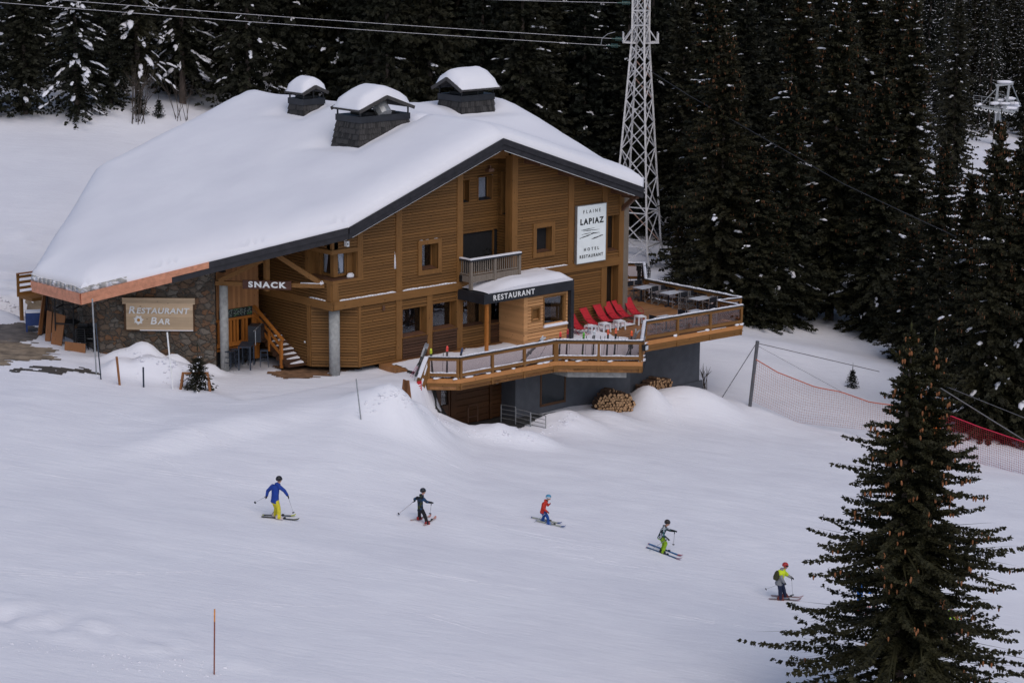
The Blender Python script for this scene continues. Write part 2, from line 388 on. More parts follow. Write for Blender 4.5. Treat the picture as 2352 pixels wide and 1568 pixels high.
# mounds placed by where their crests stand
bump_at(902, 886, -6.4, 1.75, 1.4, .22, 0, p=2.0)                  # ploughed heap beside the terrace stair
bump_at(968, 925, -5.4, 1.1, 1.0, .22)
bump_at(1035, 978, -3.4, 1.2, .8, .2)
bump_at(1150, 972, -2.3, 1.5, .9, .22)
bump_at(1215, 988, -2.6, 1.2, .8, .2)
bump_at(1300, 947, 1.6, 1.6, 1.5, .22)
bump_at(1392, 946, 3.6, 1.6, 1.0, .15)
bump_at(1492, 886, 7.0, 1.15, 1.6, .04, 0, p=2.3)
bump_at(1590, 889, 8.2, 2.6, 1.8, .05)
bump_at(1690, 925, 9.5, 2.4, 2.2, .05)
bump_at(335, 790, -1.2, 1.8, .7, .3, p=2)
bump_at(395, 812, -1.0, 1.2, .7, .3, p=2)                       # heap against the stone wall
bump_at(300, 828, -2.7, 1.0, .7, .22, p=4)
bump_at(370, 824, -2.6, 1.3, .7, .2, p=4)
bump_at(430, 838, -2.2, .9, .7, .1, p=4)
bump_at(478, 836, -.2, .6, .5, .1)
bump_at(20, 655, 22., 3.2, 2.5, .3); bump_at(-40, 690, 17, 3, 2, .3); bump_at(60, 700, 14., 1.9, 1.5, .3); bump_at(15, 735, 12, 2.4, 1.2, .3)
bump_at(90, 1478, -31.5, 6, 1.2, .1, amp=.12); bump_at(330, 1505, -32.5, 5, 1.0, .1, amp=.12); bump_at(530, 1535, -33.6, 4, 1.0, .1, amp=.1)
bump_at(1850, 715, 25, 7, 3, .05, amp=.9); bump_at(1990, 765, 24, 5, 3, .05, amp=.8); bump_at(1760, 735, 22, 4, 3, .04, amp=.5)
bump_at(250, 265, 52, 12, 5, .1, amp=1.); bump_at(1470, 560, 43, 6, 4, .1, amp=.8)
for b in BUMPS:
    if b[4] is None: b[4] = max(.15, b[8]-float(base(b[0], b[1])))
def T(x, y):
    x = np.asarray(x, float); y = np.asarray(y, float); z = base(x, y); rg = np.zeros_like(z); top = np.zeros_like(z)
    for bx, by, rx, ry, am, ro, rt, p, _ in BUMPS:
        d = (np.abs((x-bx)/rx)**p+np.abs((y-by)/ry)**p)**(2/p)
        k = np.exp(-np.minimum(d*1.1, 40)) if p < 2.5 else 1/(1+d**3)
        top = np.maximum(top, am*k); rg = np.maximum(rg, ro*np.minimum(1, k*1.6))
    z = z+top
    near = ss(np.hypot(x-8, y+20), 160, 60)
    z = z+near*(.10*fbm(x*.23, y*.33, 3, 3)+.035*fbm(x*.9, y*1.5, 9, 3))
    z = z+rg*(1.1*fbm(x*1.3, y*1.3, 21, 4)*.6+.9*fbm(x*3.6, y*3.6, 33, 3)*.5)
    ridge = np.exp(-((y+32.3+.14*(x+12))/1.1)**2)*ss(x, 2, -4)
    z = z+ridge*(.28*fbm(x*1.6, y*1.6, 41, 4))
    return z
def tz(x, y):
    if y > 66 and np.hypot(x-8, y+20) > 160: return float(nat(x, y))
    return float(T(np.array([x]), np.array([y]))[0])
def ground(px, py, t0=60.):
    d = ray(px, py); ts = np.arange(t0, 600, .8); P = CAM+d*ts[:, None]; k = np.argmax(P[:, 2] < T(P[:, 0], P[:, 1]))
    if k == 0: return P[-1]
    a, b = ts[k-1], ts[k]
    for _ in range(13):
        mid = (a+b)/2; p = CAM+d*mid
        if p[2] < tz(p[0], p[1]): b = mid
        else: a = mid
    p = CAM+d*b; return np.array([p[0], p[1], tz(p[0], p[1])])
def axis(segs):
    o = [segs[0][0]]
    for a, b, st in segs:
        n = max(1, int(round((b-a)/st))); o += [a+(b-a)*(i+1)/n for i in range(n)]
    return np.array(o)
gx = axis([(-320, -60, 8), (-60, -26, 1.2), (-26, 26, .26), (26, 45, .5), (45, 110, 2), (110, 420, 10)])
gy = axis([(-60, -38, 1), (-38, -14, .36), (-14, 16, .24), (16, 60, .7), (60, 140, 2.5), (140, 300, 5), (300, 520, 12)])
X, Y = np.meshgrid(gx, gy); Zt = T(X.ravel(), Y.ravel())
nx, ny = len(gx), len(gy); idx = np.arange(nx*ny).reshape(ny, nx)
Fq = np.stack([idx[:-1, :-1].ravel(), idx[:-1, 1:].ravel(), idx[1:, 1:].ravel(), idx[1:, :-1].ravel()], 1)
ground_o = link('snowy_ground', np_mesh('snowy_ground', np.stack([X.ravel(), Y.ravel(), Zt], 1), Fq, M['ground_snow'], True))
tag(ground_o, kind='structure')

lm = MB(); r = random.Random(77)
def lumps(px0, px1, py0, py1, n, s0, s1):
    for i in range(n):
        t = r.random(); p = ground(px0+(px1-px0)*t+r.gauss(0, 10), py0+(py1-py0)*t+r.gauss(0, 7)); s = .6*(s0+(s1-s0)*r.random()**3); lm.ball((p[0], p[1], p[2]-s*.05), (s*r.uniform(.8, 1.4), s*r.uniform(.8, 1.3), s*r.uniform(.4, .7)), 0, 6, 4, .4, r.random())
for q in ((820, 900, 955, 890, 45, .04, .14), (900, 1040, 900, 975, 60, .05, .17), (1040, 1270, 988, 992, 60, .04, .15), (1260, 1330, 985, 950, 35, .05, .17), (1085, 1250, 1000, 1010, 40, .03, .1), (1480, 1560, 940, 975, 30, .03, .1),
          (270, 440, 800, 850, 45, .04, .15), (290, 430, 860, 880, 25, .03, .12), (-10, 70, 680, 735, 50, .06, .25), (0, 250, 855, 862, 40, .03, .12), (0, 540, 1475, 1540, 130, .02, .10), (180, 500, 1525, 1550, 60, .02, .1), (1750, 1990, 735, 770, 12, .06, .2)): lumps(*q)
tag(lm.build('snow_lumps', M['snow'], None, True), kind='stuff')
def patch(name, pts, mt, lift, n=26, seed=0, ragged=.25, kind='structure'):
    """an irregular sheet lying a little above the terrain; pts: outline in world x, y"""
    P = np.array(pts, float); x0, y0 = P.min(0)-.3; x1, y1 = P.max(0)+.3; st = max(.12, (x1-x0)/(n*6))
    xs = np.arange(x0, x1, st); ys = np.arange(y0, y1, st); A, B = np.meshgrid(xs, ys); a = A.ravel(); b = B.ravel()
    ins = np.zeros(a.shape, bool); dist = np.full(a.shape, 1e9)
    for i in range(len(P)):
        p, q = P[i], P[(i+1) % len(P)]; c = ((p[1] > b) != (q[1] > b)) & (a < (q[0]-p[0])*(b-p[1])/(q[1]-p[1]+1e-12)+p[0]); ins ^= c
        e = q-p; t = np.clip(((a-p[0])*e[0]+(b-p[1])*e[1])/(e@e), 0, 1); dist = np.minimum(dist, np.hypot(a-p[0]-t*e[0], b-p[1]-t*e[1]))
    sd = np.where(ins, dist, -dist)+ragged*2.2*fbm(a*1.1, b*2.6, 50+seed, 4)
    keep = (sd > 0).reshape(A.shape); z = T(a, b)+lift
    ix = np.arange(a.size).reshape(A.shape); k = keep[:-1, :-1] & keep[:-1, 1:] & keep[1:, :-1] & keep[1:, 1:]
    F = np.stack([ix[:-1, :-1][k], ix[:-1, 1:][k], ix[1:, 1:][k], ix[1:, :-1][k]], 1)
    if not len(F): return None
    us, inv = np.unique(F, return_inverse=True); V = np.stack([a, b, z], 1)[us]
    return tag(link(name, np_mesh(name, V, inv.reshape(F.shape), mt, True)), kind=kind)
def outl(pix): return [tuple(ground(*p)[:2]) for p in pix]
patch('gravel_path', outl([(-60, 745), (60, 742), (95, 755), (92, 775), (60, 785), (-60, 790)]), plain('dark wet path', (.13, .11, .095), .6, 0, .3, 2), .03, seed=1)
patch('brown_ground', outl([(-60, 785), (80, 780), (110, 790), (150, 805), (120, 822), (30, 838), (-60, 840)]), M['path'], .03, seed=2, ragged=1.1)
patch('bare_slope', outl([(50, 735), (62, 690), (100, 672), (118, 690), (112, 740)]), M['path'], .05, seed=3)
patch('muddy_strip', outl([(10, 845), (110, 842), (215, 850), (220, 858), (110, 856), (12, 853)]), plain('bare mud', (.07, .06, .05), .7), .03, seed=4, ragged=.35)
patch('entrance_matting', outl([(598, 845), (690, 836), (790, 838), (850, 838), (790, 856), (720, 872), (640, 872)]), M['floor_mat'], .02, seed=5, ragged=.42)
pf = MB(); P0 = [W(2.3, -4.6, 0), W(8.6, -5.6, 0), W(9.5, -4.5, 0), W(9.5, -2.0, 0), W(2.3, -2.0, 0)]
patch('basement_yard', [(p[0], p[1]) for p in P0], M['asphalt'], .03, seed=6, ragged=.2)

tk = MB(); r = random.Random(12)
for i in range(26):                                              # faint ridges pushed up by passing skis
    x = r.uniform(-22, 20); y = r.uniform(-31, -7); hd = r.choice((-.12, -.25, .1, .35, -.5))+r.uniform(-.12, .12); cv = r.uniform(-.03, .03); L = r.uniform(3, 14); n = int(L/.35)
    for off in (0, r.uniform(.18, .4)):
        X_, Y_, h_ = x, y+off, hd; pts = []
        for k in range(n): X_ += .35*math.cos(h_); Y_ += .35*math.sin(h_); h_ += cv*r.uniform(.3, 1.5); pts.append((X_, Y_))
        P_ = np.array(pts); Zs = T(P_[:, 0], P_[:, 1])
        for k in range(n-1):
            if r.random() < .12: continue
            (x0, y0), (x1, y1) = pts[k], pts[k+1]; hh = .022*math.sin(math.pi*min(1, (k+1)/n*1.2)*.9+.1)*r.uniform(.6, 1.2); w_ = .045
            tk.add([(x0, y0-w_, Zs[k]-.01), (x1, y1-w_, Zs[k+1]-.01), (x1, y1, Zs[k+1]+hh), (x0, y0, Zs[k]+hh), (x1, y1+w_, Zs[k+1]-.01), (x0, y0+w_, Zs[k]-.01)], [(0, 1, 2, 3), (3, 2, 4, 5)])
tag(tk.build('ski_tracks', M['ground_snow'], None, True), kind='structure')
# ------------------------------------------------------------------ daylight: overcast, soft sun high behind the hotel
w = bpy.data.worlds.new('World'); SC.world = w; w.use_nodes = True; wn = w.node_tree
sky = wn.nodes.new('ShaderNodeTexSky'); sky.sky_type = 'NISHITA'; sky.sun_disc = False
SUN_EL, SUN_AZ = R_(50), R_(160)                                  # azimuth clockwise from +Y
sky.sun_elevation = SUN_EL; sky.sun_rotation = SUN_AZ; sky.altitude = 1600; sky.air_density = 1.; sky.dust_density = 5.; sky.ozone_density = .6
bg = wn.nodes['Background']; bg.inputs[1].default_value = .085
wn.links.new(sky.outputs[0], bg.inputs[0])
sl = bpy.data.lights.new('sun', 'SUN'); sl.energy = .8; sl.angle = R_(60); sl.color = (1, .92, .84)
so = bpy.data.objects.new('sun', sl); COL.objects.link(so)
sd = Vector((math.sin(SUN_AZ)*math.cos(SUN_EL), math.cos(SUN_AZ)*math.cos(SUN_EL), math.sin(SUN_EL)))
so.rotation_euler = sd.to_track_quat('Z', 'Y').to_euler(); so.location = (0, 0, 80)
SC.view_settings.view_transform = 'Standard'; SC.view_settings.look = 'None'; SC.view_settings.gamma = 1; SC.view_settings.exposure = .46
SC.cycles.max_bounces = 6; SC.cycles.transparent_max_bounces = 12; SC.cycles.use_denoising = True
# ------------------------------------------------------------------ the hotel (own axes: x along the gable front, y into the building)
hotel = empty('hotel', (0, 0, 0), PHI, 'large larch-clad chalet hotel under a thick snow-covered roof', 'hotel')
ZA, UA, VM = 10.09, 8.9, 8.55
def rz(u, v):
    if u < UA: return ZA-.35*(UA-u)
    return max(ZA-.335*(u-UA), ZA-.335*abs(v-VM))
ROOF = [(18.45, -1.6), (-.42, -1.6), (-9.25, 6.5), (-9.25, 10.6), (-.42, 18.7), (18.45, 18.7)]
fac_p = lambda a, o, z: (a, -.3-o, z)
lef_p = lambda a, o, z: (-.35-o, a, z)
def line_p(p, q):
    d = Vector((q[0]-p[0], q[1]-p[1])); L = d.length; d /= L; nrm = Vector((d.y, -d.x))   # outward: right hand side of p -> q
    return (lambda a, o, z: (p[0]+d.x*a+nrm.x*o, p[1]+d.y*a+nrm.y*o, z)), L
def clad(mb, a0, a1, z0, ztop, holes, pl, m=0, step=.135, seg=.5):
    zt = ztop if callable(ztop) else (lambda a: ztop)
    z = z0; zmax = max(zt(a0), zt(a1), zt((a0+a1)/2))
    while z < zmax-.01:
        zj = z+step; zm = z+step*.5; iv = [(a0, a1)]
        for h0, h1, k0, k1 in holes:
            if k0 < zm < k1:
                nv = []
                for s, e in iv:
                    if h1 <= s or h0 >= e: nv.append((s, e)); continue
                    if s < h0: nv.append((s, h0))
                    if e > h1: nv.append((h1, e))
                iv = nv
        for s, e in iv:
            n = max(1, int((e-s)/seg)) if callable(ztop) else 1
            for i in range(n):
                p = s+(e-s)*i/n; q = s+(e-s)*(i+1)/n; tp = min(zj, zt(p)); tq = min(zj, zt(q))
                if tp <= z+.004 and tq <= z+.004: continue
                tp = max(tp, z); tq = max(tq, z); a1_ = min(tp, zj-.034); b1_ = min(tq, zj-.034)
                if a1_ < z+.01: a1_ = tp; b1_ = tq
                mb.add([pl(p, .04, z), pl(q, .04, z), pl(q, .034, b1_), pl(p, .034, a1_), pl(p, -.02, z), pl(q, -.02, z), pl(q, -.02, b1_+.004), pl(p, -.02, a1_+.004), pl(q, -.02, tq), pl(p, -.02, tp)], [(0, 1, 2, 3), (4, 5, 1, 0), (3, 2, 6, 7), (7, 6, 8, 9)], m)
        z = zj
def pbox(mb, pl, a0, a1, o0, o1, z0, z1, m=0):
    t = [z1(a0), z1(a1)] if callable(z1) else [z1, z1]
    b = [pl(a0, o1, z0), pl(a1, o1, z0), pl(a1, o0, z0), pl(a0, o0, z0)]; tt = [pl(a0, o1, t[0]), pl(a1, o1, t[1]), pl(a1, o0, t[1]), pl(a0, o0, t[0])]
    mb.hexa(b, tt, m)
front_top = lambda u: rz(u, -.3)-.16
left_top = lambda v: rz(-.35, v)-.16

# walls
wb = MB()
H1 = (4.95, 5.96, 4.08, 5.29); H2 = (12.33, 13.35, 4.08, 5.32)
CW = (-.36, 1.12, 4.2, 5.42)
clad(wb, -.0, 3.4, 3.25, front_top, [CW], fac_p)
clad(wb, 3.76, 7.17, 3.25, front_top, [H1], fac_p)
clad(wb, 11.06, 14.5, 3.25, front_top, [H2], fac_p)
clad(wb, 14.86, 16.87, 3.25, front_top, [], fac_p)
clad(wb, 17.23, 18.1, 3.25, front_top, [(17.2, 18.2, 3.55, 5.47)], fac_p)
clad(wb, 1.25, 3.4, 0, 2.86, [], fac_p)
clad(wb, 3.76, 5.3, 2.4, 2.86, [], fac_p); clad(wb, 5.63, 7.17, 2.42, 2.86, [], fac_p)
clad(wb, 7.5, 13.0, 2.3, 2.86, [], fac_p)
clad(wb, 13.0, 16.87, -.1, 2.86, [], fac_p)
wb.build('front_wall', M['clad'], hotel)
wl = MB()
clad(wl, -.0, 6.2, 3.24, left_top, [(-.36, 1.36, 4.2, 5.42)], lef_p)
clad(wl, 1.5, 6.2, 0, 2.86, [], lef_p)
wl.build('side_wall', M['clad_v'], hotel)
cp, cl = line_p((-.35, 1.27), (1.22, -.3)); wc = MB(); clad(wc, 0.02, cl-.02, 0, 2.86, [], cp); wc.build('corner_wall', M['clad'], hotel)
# core: dark boxes added inside the cladding to block light from behind
co = MB()
co.prism([(1.3, .95), (16.9, .95), (16.9, 16.5), (1.3, 16.5)], -3.2, lambda u, v: min(rz(u, v)-.4, 6.4))
co.prism([(-6.9, 11.2), (1.3, 8.8), (1.3, 16.5), (-.2, 16.5)], -.5, 3.6)
co.box(11.2, 16.8, .02, .9, -3, 6.2); co.box(3.5, 7.1, .5, .9, -3, 6.2)
co.build('light_block_core', M['interior'], hotel)
# upright posts and bands
def upright(u0, u1, z0, z1, o=.07, pl=fac_p, oi=-.06): q = MB(); pbox(q, pl, u0, u1, oi, o, z0, z1); q.build('upright_post', M['timber_z'], hotel)
for u0, u1, z0 in ((3.4, 3.76, 0), (7.17, 7.53, 0), (10.7, 11.06, 3.25), (14.5, 14.86, 3.2), (16.87, 17.23, 0), (18.1, 18.42, -.1)):
    upright(u0, u1, z0, front_top, .075)
upright(5.3, 5.63, 0, 2.86); upright(1.16, 1.3, 0, 2.86, .05); upright(1.12, 1.43, 4.1, front_top, .06)
upright(-.35, 0, 3.25, 4.12, .05); upright(-.3, .0, 3.25, 4.12, .06, lef_p, -.05)
upright(1.36, 1.6, 4.1, left_top, .06, lef_p); upright(1.27, 1.5, 0, 2.86, .05, lef_p); upright(8.98, 9.34, 0, 2.4); upright(10.42, 10.5, 0, 2.4); upright(10.86, 10.96, 0, 2.3)
for a0_, a1_, z0_, z1_, pl_ in ((-.4, 1.45, 4.06, 4.2, fac_p), (-.37, 1.6, 4.06, 4.2, lef_p), (-.4, 1.15, 5.42, 5.62, fac_p), (-.35, 1.5, 5.42, 5.62, lef_p)): q = MB(); pbox(q, pl_, a0_, a1_, 0, .07, z0_, z1_); q.build('band_board', M['timber'], hotel)
bb = MB(); pbox(bb, fac_p, -.42, 18.15, -.05, .12, 2.86, 3.25); bb.build('floor_beam', M['timber'], hotel)
bb = MB(); pbox(bb, lef_p, -.42, 6.2, -.05, .1, 2.85, 3.235); bb.build('floor_beam', M['timber_y'], hotel)
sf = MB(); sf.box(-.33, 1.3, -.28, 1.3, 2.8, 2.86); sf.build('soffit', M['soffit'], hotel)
sn = MB()
def snow_strip(a0, a1, pl, o0, o1, z, h, seed):
    n = max(3, int((a1-a0)/.18)); r = random.Random(seed); pts = []
    for i in range(n+1):
        a = a0+(a1-a0)*i/n; k = h*(.55+.6*r.random())*(1 if 0 < i < n else .4)
        pts.append((a, k))
    for (a, h0), (b, h1) in zip(pts, pts[1:]):
        sn.hexa([pl(a, o1, z), pl(b, o1, z), pl(b, o0, z), pl(a, o0, z)], [pl(a, o1-.01, z+h0*.7), pl(b, o1-.01, z+h1*.7), pl(b, o0, z+h1), pl(a, o0, z+h0)])
for a0, a1 in ((.05, 3.36), (3.8, 7.1), (11.1, 14.46)): snow_strip(a0, a1, fac_p, -.0, .115, 3.25, .07, int(a0*9))
snow_strip(.1, 1.3, lef_p, 0, .095, 3.235, .06, 5); snow_strip(4.75, 6.1, fac_p, 0, .1, 5.49, .03, 8)
snow_strip(3.31, 3.40, fac_p, 0, .06, 4.35, 1.1, 3)
tag(sn.build('ledge_snow', M['snow'], hotel, True), kind='stuff')

# windows: timber casing, reveal, sill, pane and curtain
def window(pl, a0, a1, z0, z1, dep=.4, casing=.22, curtain=None, sash=.07, sill='brown', room=True, mull=None, proud=.1, low=None):
    f = MB(); s = 0
    if casing:
        for x0, x1, y0, y1 in ((a0-casing, a0, z0-casing, z1+casing), (a1, a1+casing, z0-casing, z1+casing), (a0, a1, z1, z1+casing), (a0, a1, z0-casing, z0)): pbox(f, pl, x0, x1, 0, proud, y0, y1)
    for x0, x1, y0, y1 in ((a0-.03, a0, z0, z1), (a1, a1+.03, z0, z1), (a0, a1, z1, z1+.03), (a0, a1, z0-.03, z0)): pbox(f, pl, x0, x1, -dep-.02, proud*.7, y0, y1)
    for x0, x1, y0, y1 in ((a0, a0+sash, z0, z1), (a1-sash, a1, z0, z1), (a0+sash, a1-sash, z1-sash, z1), (a0+sash, a1-sash, z0, z0+sash)): pbox(f, pl, x0, x1, -dep, -dep+.06, y0, y1)
    for mu in (mull or []): pbox(f, pl, mu-.04, mu+.04, -dep, -dep+.06, z0, z1)
    o = f.build('window', M['timber_z'], hotel)
    g = MB(); pbox(g, pl, a0+.02, a1-.02, -dep+.02, -dep+.03, z0+.02, z1-.02); g.build('pane', M['glass'], o)
    if sill:
        g = MB(); g.hexa([pl(a0+.003, -.01, z0+.004), pl(a1-.003, -.01, z0+.004), pl(a1-.003, -dep+.02, z0+.004), pl(a0+.003, -dep+.02, z0+.004)],
                         [pl(a0+.003, -.01, z0+.02), pl(a1-.003, -.01, z0+.02), pl(a1-.003, -dep+.02, z0+.1), pl(a0+.003, -dep+.02, z0+.1)]); g.build('sill', M[sill], o)
    if room:
        g = MB(); i = -dep-.9
        for q in ([(a0-.3, i, z0-.2), (a1+.3, i, z0-.2), (a1+.3, i, z1+.2), (a0-.3, i, z1+.2)], [(a0-.3, -dep-.01, z0-.2), (a0-.3, i, z0-.2), (a0-.3, i, z1+.2), (a0-.3, -dep-.01, z1+.2)],
                  [(a1+.3, -dep-.01, z0-.2), (a1+.3, i, z0-.2), (a1+.3, i, z1+.2), (a1+.3, -dep-.01, z1+.2)], [(a0-.3, -dep-.01, z0-.2), (a1+.3, -dep-.01, z0-.2), (a1+.3, i, z0-.2), (a0-.3, i, z0-.2)],
                  [(a0-.3, -dep-.01, z1+.2), (a1+.3, -dep-.01, z1+.2), (a1+.3, i, z1+.2), (a0-.3, i, z1+.2)]): g.add([pl(*p) for p in q], [(0, 1, 2, 3)])
        g.build('room', M['interior'], o)
    for c in (curtain or []):                                     # (start, end, width left at the bottom as a share, side pulled to)
        c0, c1, share, side = c; g = MB(); n = 14; rows = [0, .35, .6, .8, 1]
        vs = []
        for ti, t in enumerate(rows):
            k = 1-(1-share)*(t**1.3)
            for i in range(n+1):
                x = i/n; a = (c0+(c1-c0)*x*k) if side == 'l' else (c1-(c1-c0)*(1-x)*k)
                vs.append(pl(a, -dep-.06-.02*math.sin(i*2.2), z1-.04-(z1-z0-.1)*t))
        g.add(vs, [(r*(n+1)+i, r*(n+1)+i+1, (r+1)*(n+1)+i+1, (r+1)*(n+1)+i) for r in range(len(rows)-1) for i in range(n)]); g.build('curtain', M['curtain'], o, True)
    return o
w1 = window(fac_p, 4.95, 5.96, 4.08, 5.29, .42)
window(fac_p, 12.33, 13.35, 4.08, 5.32, .42, curtain=[(12.74, 13.32, .7, 'r')])
window(fac_p, 3.78, 5.28, 1.02, 2.38, .4, 0); window(fac_p, 5.65, 7.15, 1.1, 2.4, .4, 0)
window(fac_p, 7.55, 8.96, 1.0, 2.26, .3, 0); window(fac_p, 9.36, 10.4, .95, 2.2, .3, 0)
window(fac_p, 17.26, 18.08, 3.58, 5.46, .4, .0); window(fac_p, 17.26, 18.08, .1, 3.08, .4, 0)
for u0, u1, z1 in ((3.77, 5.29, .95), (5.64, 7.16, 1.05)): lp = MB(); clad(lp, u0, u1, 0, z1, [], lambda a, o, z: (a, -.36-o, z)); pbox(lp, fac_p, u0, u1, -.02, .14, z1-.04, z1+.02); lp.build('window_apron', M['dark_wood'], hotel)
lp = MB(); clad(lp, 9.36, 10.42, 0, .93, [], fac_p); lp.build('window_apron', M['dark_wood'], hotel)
lp = MB(); clad(lp, 7.55, 8.97, 0, .96, [], fac_p); lp.build('window_apron', M['clad'], hotel)  # lighter than the other aprons: sunlight put into the board colour
dw = MB(); pbox(dw, fac_p, 10.52, 10.86, -.1, -.06, 0.02, 2.2); dw.build('entrance_door', M['black'], hotel)
# corner window: glass on both faces behind a corner post
cwf = MB(); cwf.box(.02, .26, .03, .27, 4.28, 5.45); cwf.box(-.34, -.2, -.31, -.17, 5.6, 6.1)
for x0, x1, y0, y1, z0, z1 in ((.26, 1.12, .1, .17, 4.28, 4.40), (.26, .33, .1, .17, 4.4, 5.42), (.72, .79, .1, .17, 4.4, 5.42), (.09, .16, .27, 1.36, 4.28, 4.40), (.09, .16, .9, .98, 4.4, 5.42), (.79, 1.12, .02, .1, 4.28, 5.42), (-.02, .09, .98, 1.36, 4.28, 5.42)): cwf.box(x0, x1, y0, y1, z0, z1)
cwf.box(1.09, 1.13, -.3, .1, 4.22, 5.42); cwf.box(-.35, .1, 1.34, 1.38, 4.22, 5.42)
cw = cwf.build('corner_window', M['timber_z'], hotel)
g = MB(); g.box(.33, .72, .13, .14, 4.4, 5.42); g.box(.12, .13, .27, .9, 4.4, 5.42); g.build('pane', M['glass'], cw)
g = MB(); g.hexa([(-.37, -.32, 4.2), (1.1, -.32, 4.2), (1.1, 1.36, 4.2), (-.37, 1.36, 4.2)], [(-.37, -.32, 4.22), (1.1, -.32, 4.22), (1.1, 1.36, 4.3), (-.37, 1.36, 4.3)]); g.build('sill', M['brown'], cw)
g = MB(); g.box(.2, 1.2, 1.0, 1.05, 4.2, 5.5); g.box(1.15, 1.2, .15, 1.0, 4.2, 5.5); g.box(.1, 1.2, .1, 1.4, 5.46, 5.5); g.build('room', M['interior'], cw)
for xa, ya, xb, yb, sh, rev in ((.40, .2, .72, .2, .55, 1), (.2, .62, .2, .98, .5, 0)):
    g = MB(); n = 12; vs = []
    for t in (0, .4, .75, 1):
        k = 1-(1-sh)*t**1.4
        for i in range(n+1):
            x = i/n; s = 1-(1-x)*k
            vs.append((xa+(xb-xa)*s+.012*math.sin(i*2.3)*(ya != yb), ya+(yb-ya)*s+.012*math.sin(i*2.3)*(ya == yb), 5.4-1.0*t))
    g.add(vs, [(r*(n+1)+i, r*(n+1)+i+1, (r+1)*(n+1)+i+1, (r+1)*(n+1)+i) for r in range(3) for i in range(n)]); g.build('curtain', M['curtain'], cw, True)
g = MB(); g.ball((.85, -.12, 4.27), (.22, .1, .16), 0, 8, 5, .2, 4); g.build('sill_snow', M['snow'], cw, True)
# loggia under the gable
lg = MB(); lg_p = lambda a, o, z: (a, .9-o, z); ls_p = lambda a, o, z: (10.93-o, a, z)
clad(lg, 7.55, 10.93, 5.3, lambda u: rz(u, .9)-.2, [(9.6, 10.55, 6.78, 7.94), (8.1, 9.0, 6.78, 7.92)], lg_p)
clad(lg, -.3, .9, 3.3, lambda v: rz(10.93, v)-.2, [(.2, .62, 6.0, 8.15)], ls_p)
lg.box(7.5, 10.95, -.28, .9, 3.16, 3.24); lg.build('loggia_wall', M['clad'], hotel)
gm = MB(); gm.box(7.5, 7.56, -.3, .9, 3.2, 9.3); gm.box(10.68, 10.74, -.3, .1, 3.3, 9.0); gm.beam((7.4, .2, 9.2), (10.9, .2, 8.95), .22, .28); gm.beam((8.2, -.1, 9.45), (10.6, -.1, 9.1), .18, .25); gm.build('gable_beam', M['timber_z'], hotel)
window(lg_p, 9.6, 10.5, 6.78, 7.92, .3, 0, curtain=[(9.9, 10.4, .85, 'r')], sill='charcoal'); window(lg_p, 8.1, 9.0, 6.78, 7.9, .3, 0, sill='charcoal')
window(ls_p, .22, .6, 6.02, 8.1, .3, 0, sill='charcoal')
bd = window(lg_p, 7.6, 10.6, 3.3, 5.28, .12, 0, curtain=[(10.0, 10.5, .8, 'r')], mull=[8.95], sill=None)
bl = MB(); bl.box(9.5, 9.56, -.1, .1, 8.45, 8.6); bl.box(9.38, 9.7, -.14, .14, 8.3, 8.45); bl.build('ceiling_lamp', M['brown'], hotel)
# roof slab, fascias, copper edge
def roof_grid(step, extra=0.):
    bm = bmesh.new(); us = np.arange(-9.5-.001, 18.9, step); vs = np.arange(-1.9, 19.1, step)
    G = [[bm.verts.new((u, v, 0)) for v in vs] for u in us]
    for i in range(len(us)-1):
        for j in range(len(vs)-1): bm.faces.new((G[i][j], G[i+1][j], G[i+1][j+1], G[i][j+1]))
    def cut(p, n, clear): bmesh.ops.bisect_plane(bm, geom=bm.verts[:]+bm.edges[:]+bm.faces[:], plane_co=p, plane_no=n, clear_outer=clear, dist=1e-5)
    c = Vector((5, VM))
    for i in range(6):
        p = Vector(ROOF[i]); q = Vector(ROOF[(i+1) % 6]); d = (q-p).normalized(); n = Vector((d.y, -d.x))
        if (c-p).dot(n) > 0: n = -n
        p = p+n*extra; cut((p.x, p.y, 0), (n.x, n.y, 0), True)
    if not extra and step > .5:
        cut((UA, 0, 0), (1, 0, 0), False); cut((UA, VM, 0), (1, 1, 0), False); cut((UA, VM, 0), (1, -1, 0), False); cut((UA, VM, 0), (0, 1, 0), False)
    return bm
bm = roof_grid(1.5)
for v in bm.verts: v.co.z = rz(v.co.x, v.co.y)
r = bmesh.ops.extrude_face_region(bm, geom=bm.faces[:])
for g in r['geom']:
    if isinstance(g, bmesh.types.BMVert): g.co.z -= .13
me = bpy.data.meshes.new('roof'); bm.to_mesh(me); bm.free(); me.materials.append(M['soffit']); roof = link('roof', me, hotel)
def edge_board(name, pts, drop0, drop1, out0, out1, mt, parent, n=1):
    """board along an eave line; pts in roof plan, each at its roof height"""
    mb = MB()
    for a, b in zip(pts, pts[1:]):
        d = Vector((b[0]-a[0], b[1]-a[1])).normalized(); nr = Vector((d.y, -d.x))
        if nr.dot(Vector((5-a[0], VM-a[1]))) > 0: nr = -nr
        za, zb = rz(*a), rz(*b)
        mb.hexa([(a[0]+nr.x*o, a[1]+nr.y*o, za-drop1) for o in (out0,)]+[(b[0]+nr.x*out0, b[1]+nr.y*out0, zb-drop1), (b[0]+nr.x*out1, b[1]+nr.y*out1, zb-drop1), (a[0]+nr.x*out1, a[1]+nr.y*out1, za-drop1)],
                [(a[0]+nr.x*out0, a[1]+nr.y*out0, za-drop0), (b[0]+nr.x*out0, b[1]+nr.y*out0, zb-drop0), (b[0]+nr.x*out1, b[1]+nr.y*out1, zb-drop0), (a[0]+nr.x*out1, a[1]+nr.y*out1, za-drop0)])
    return mb.build(name, mt, parent)
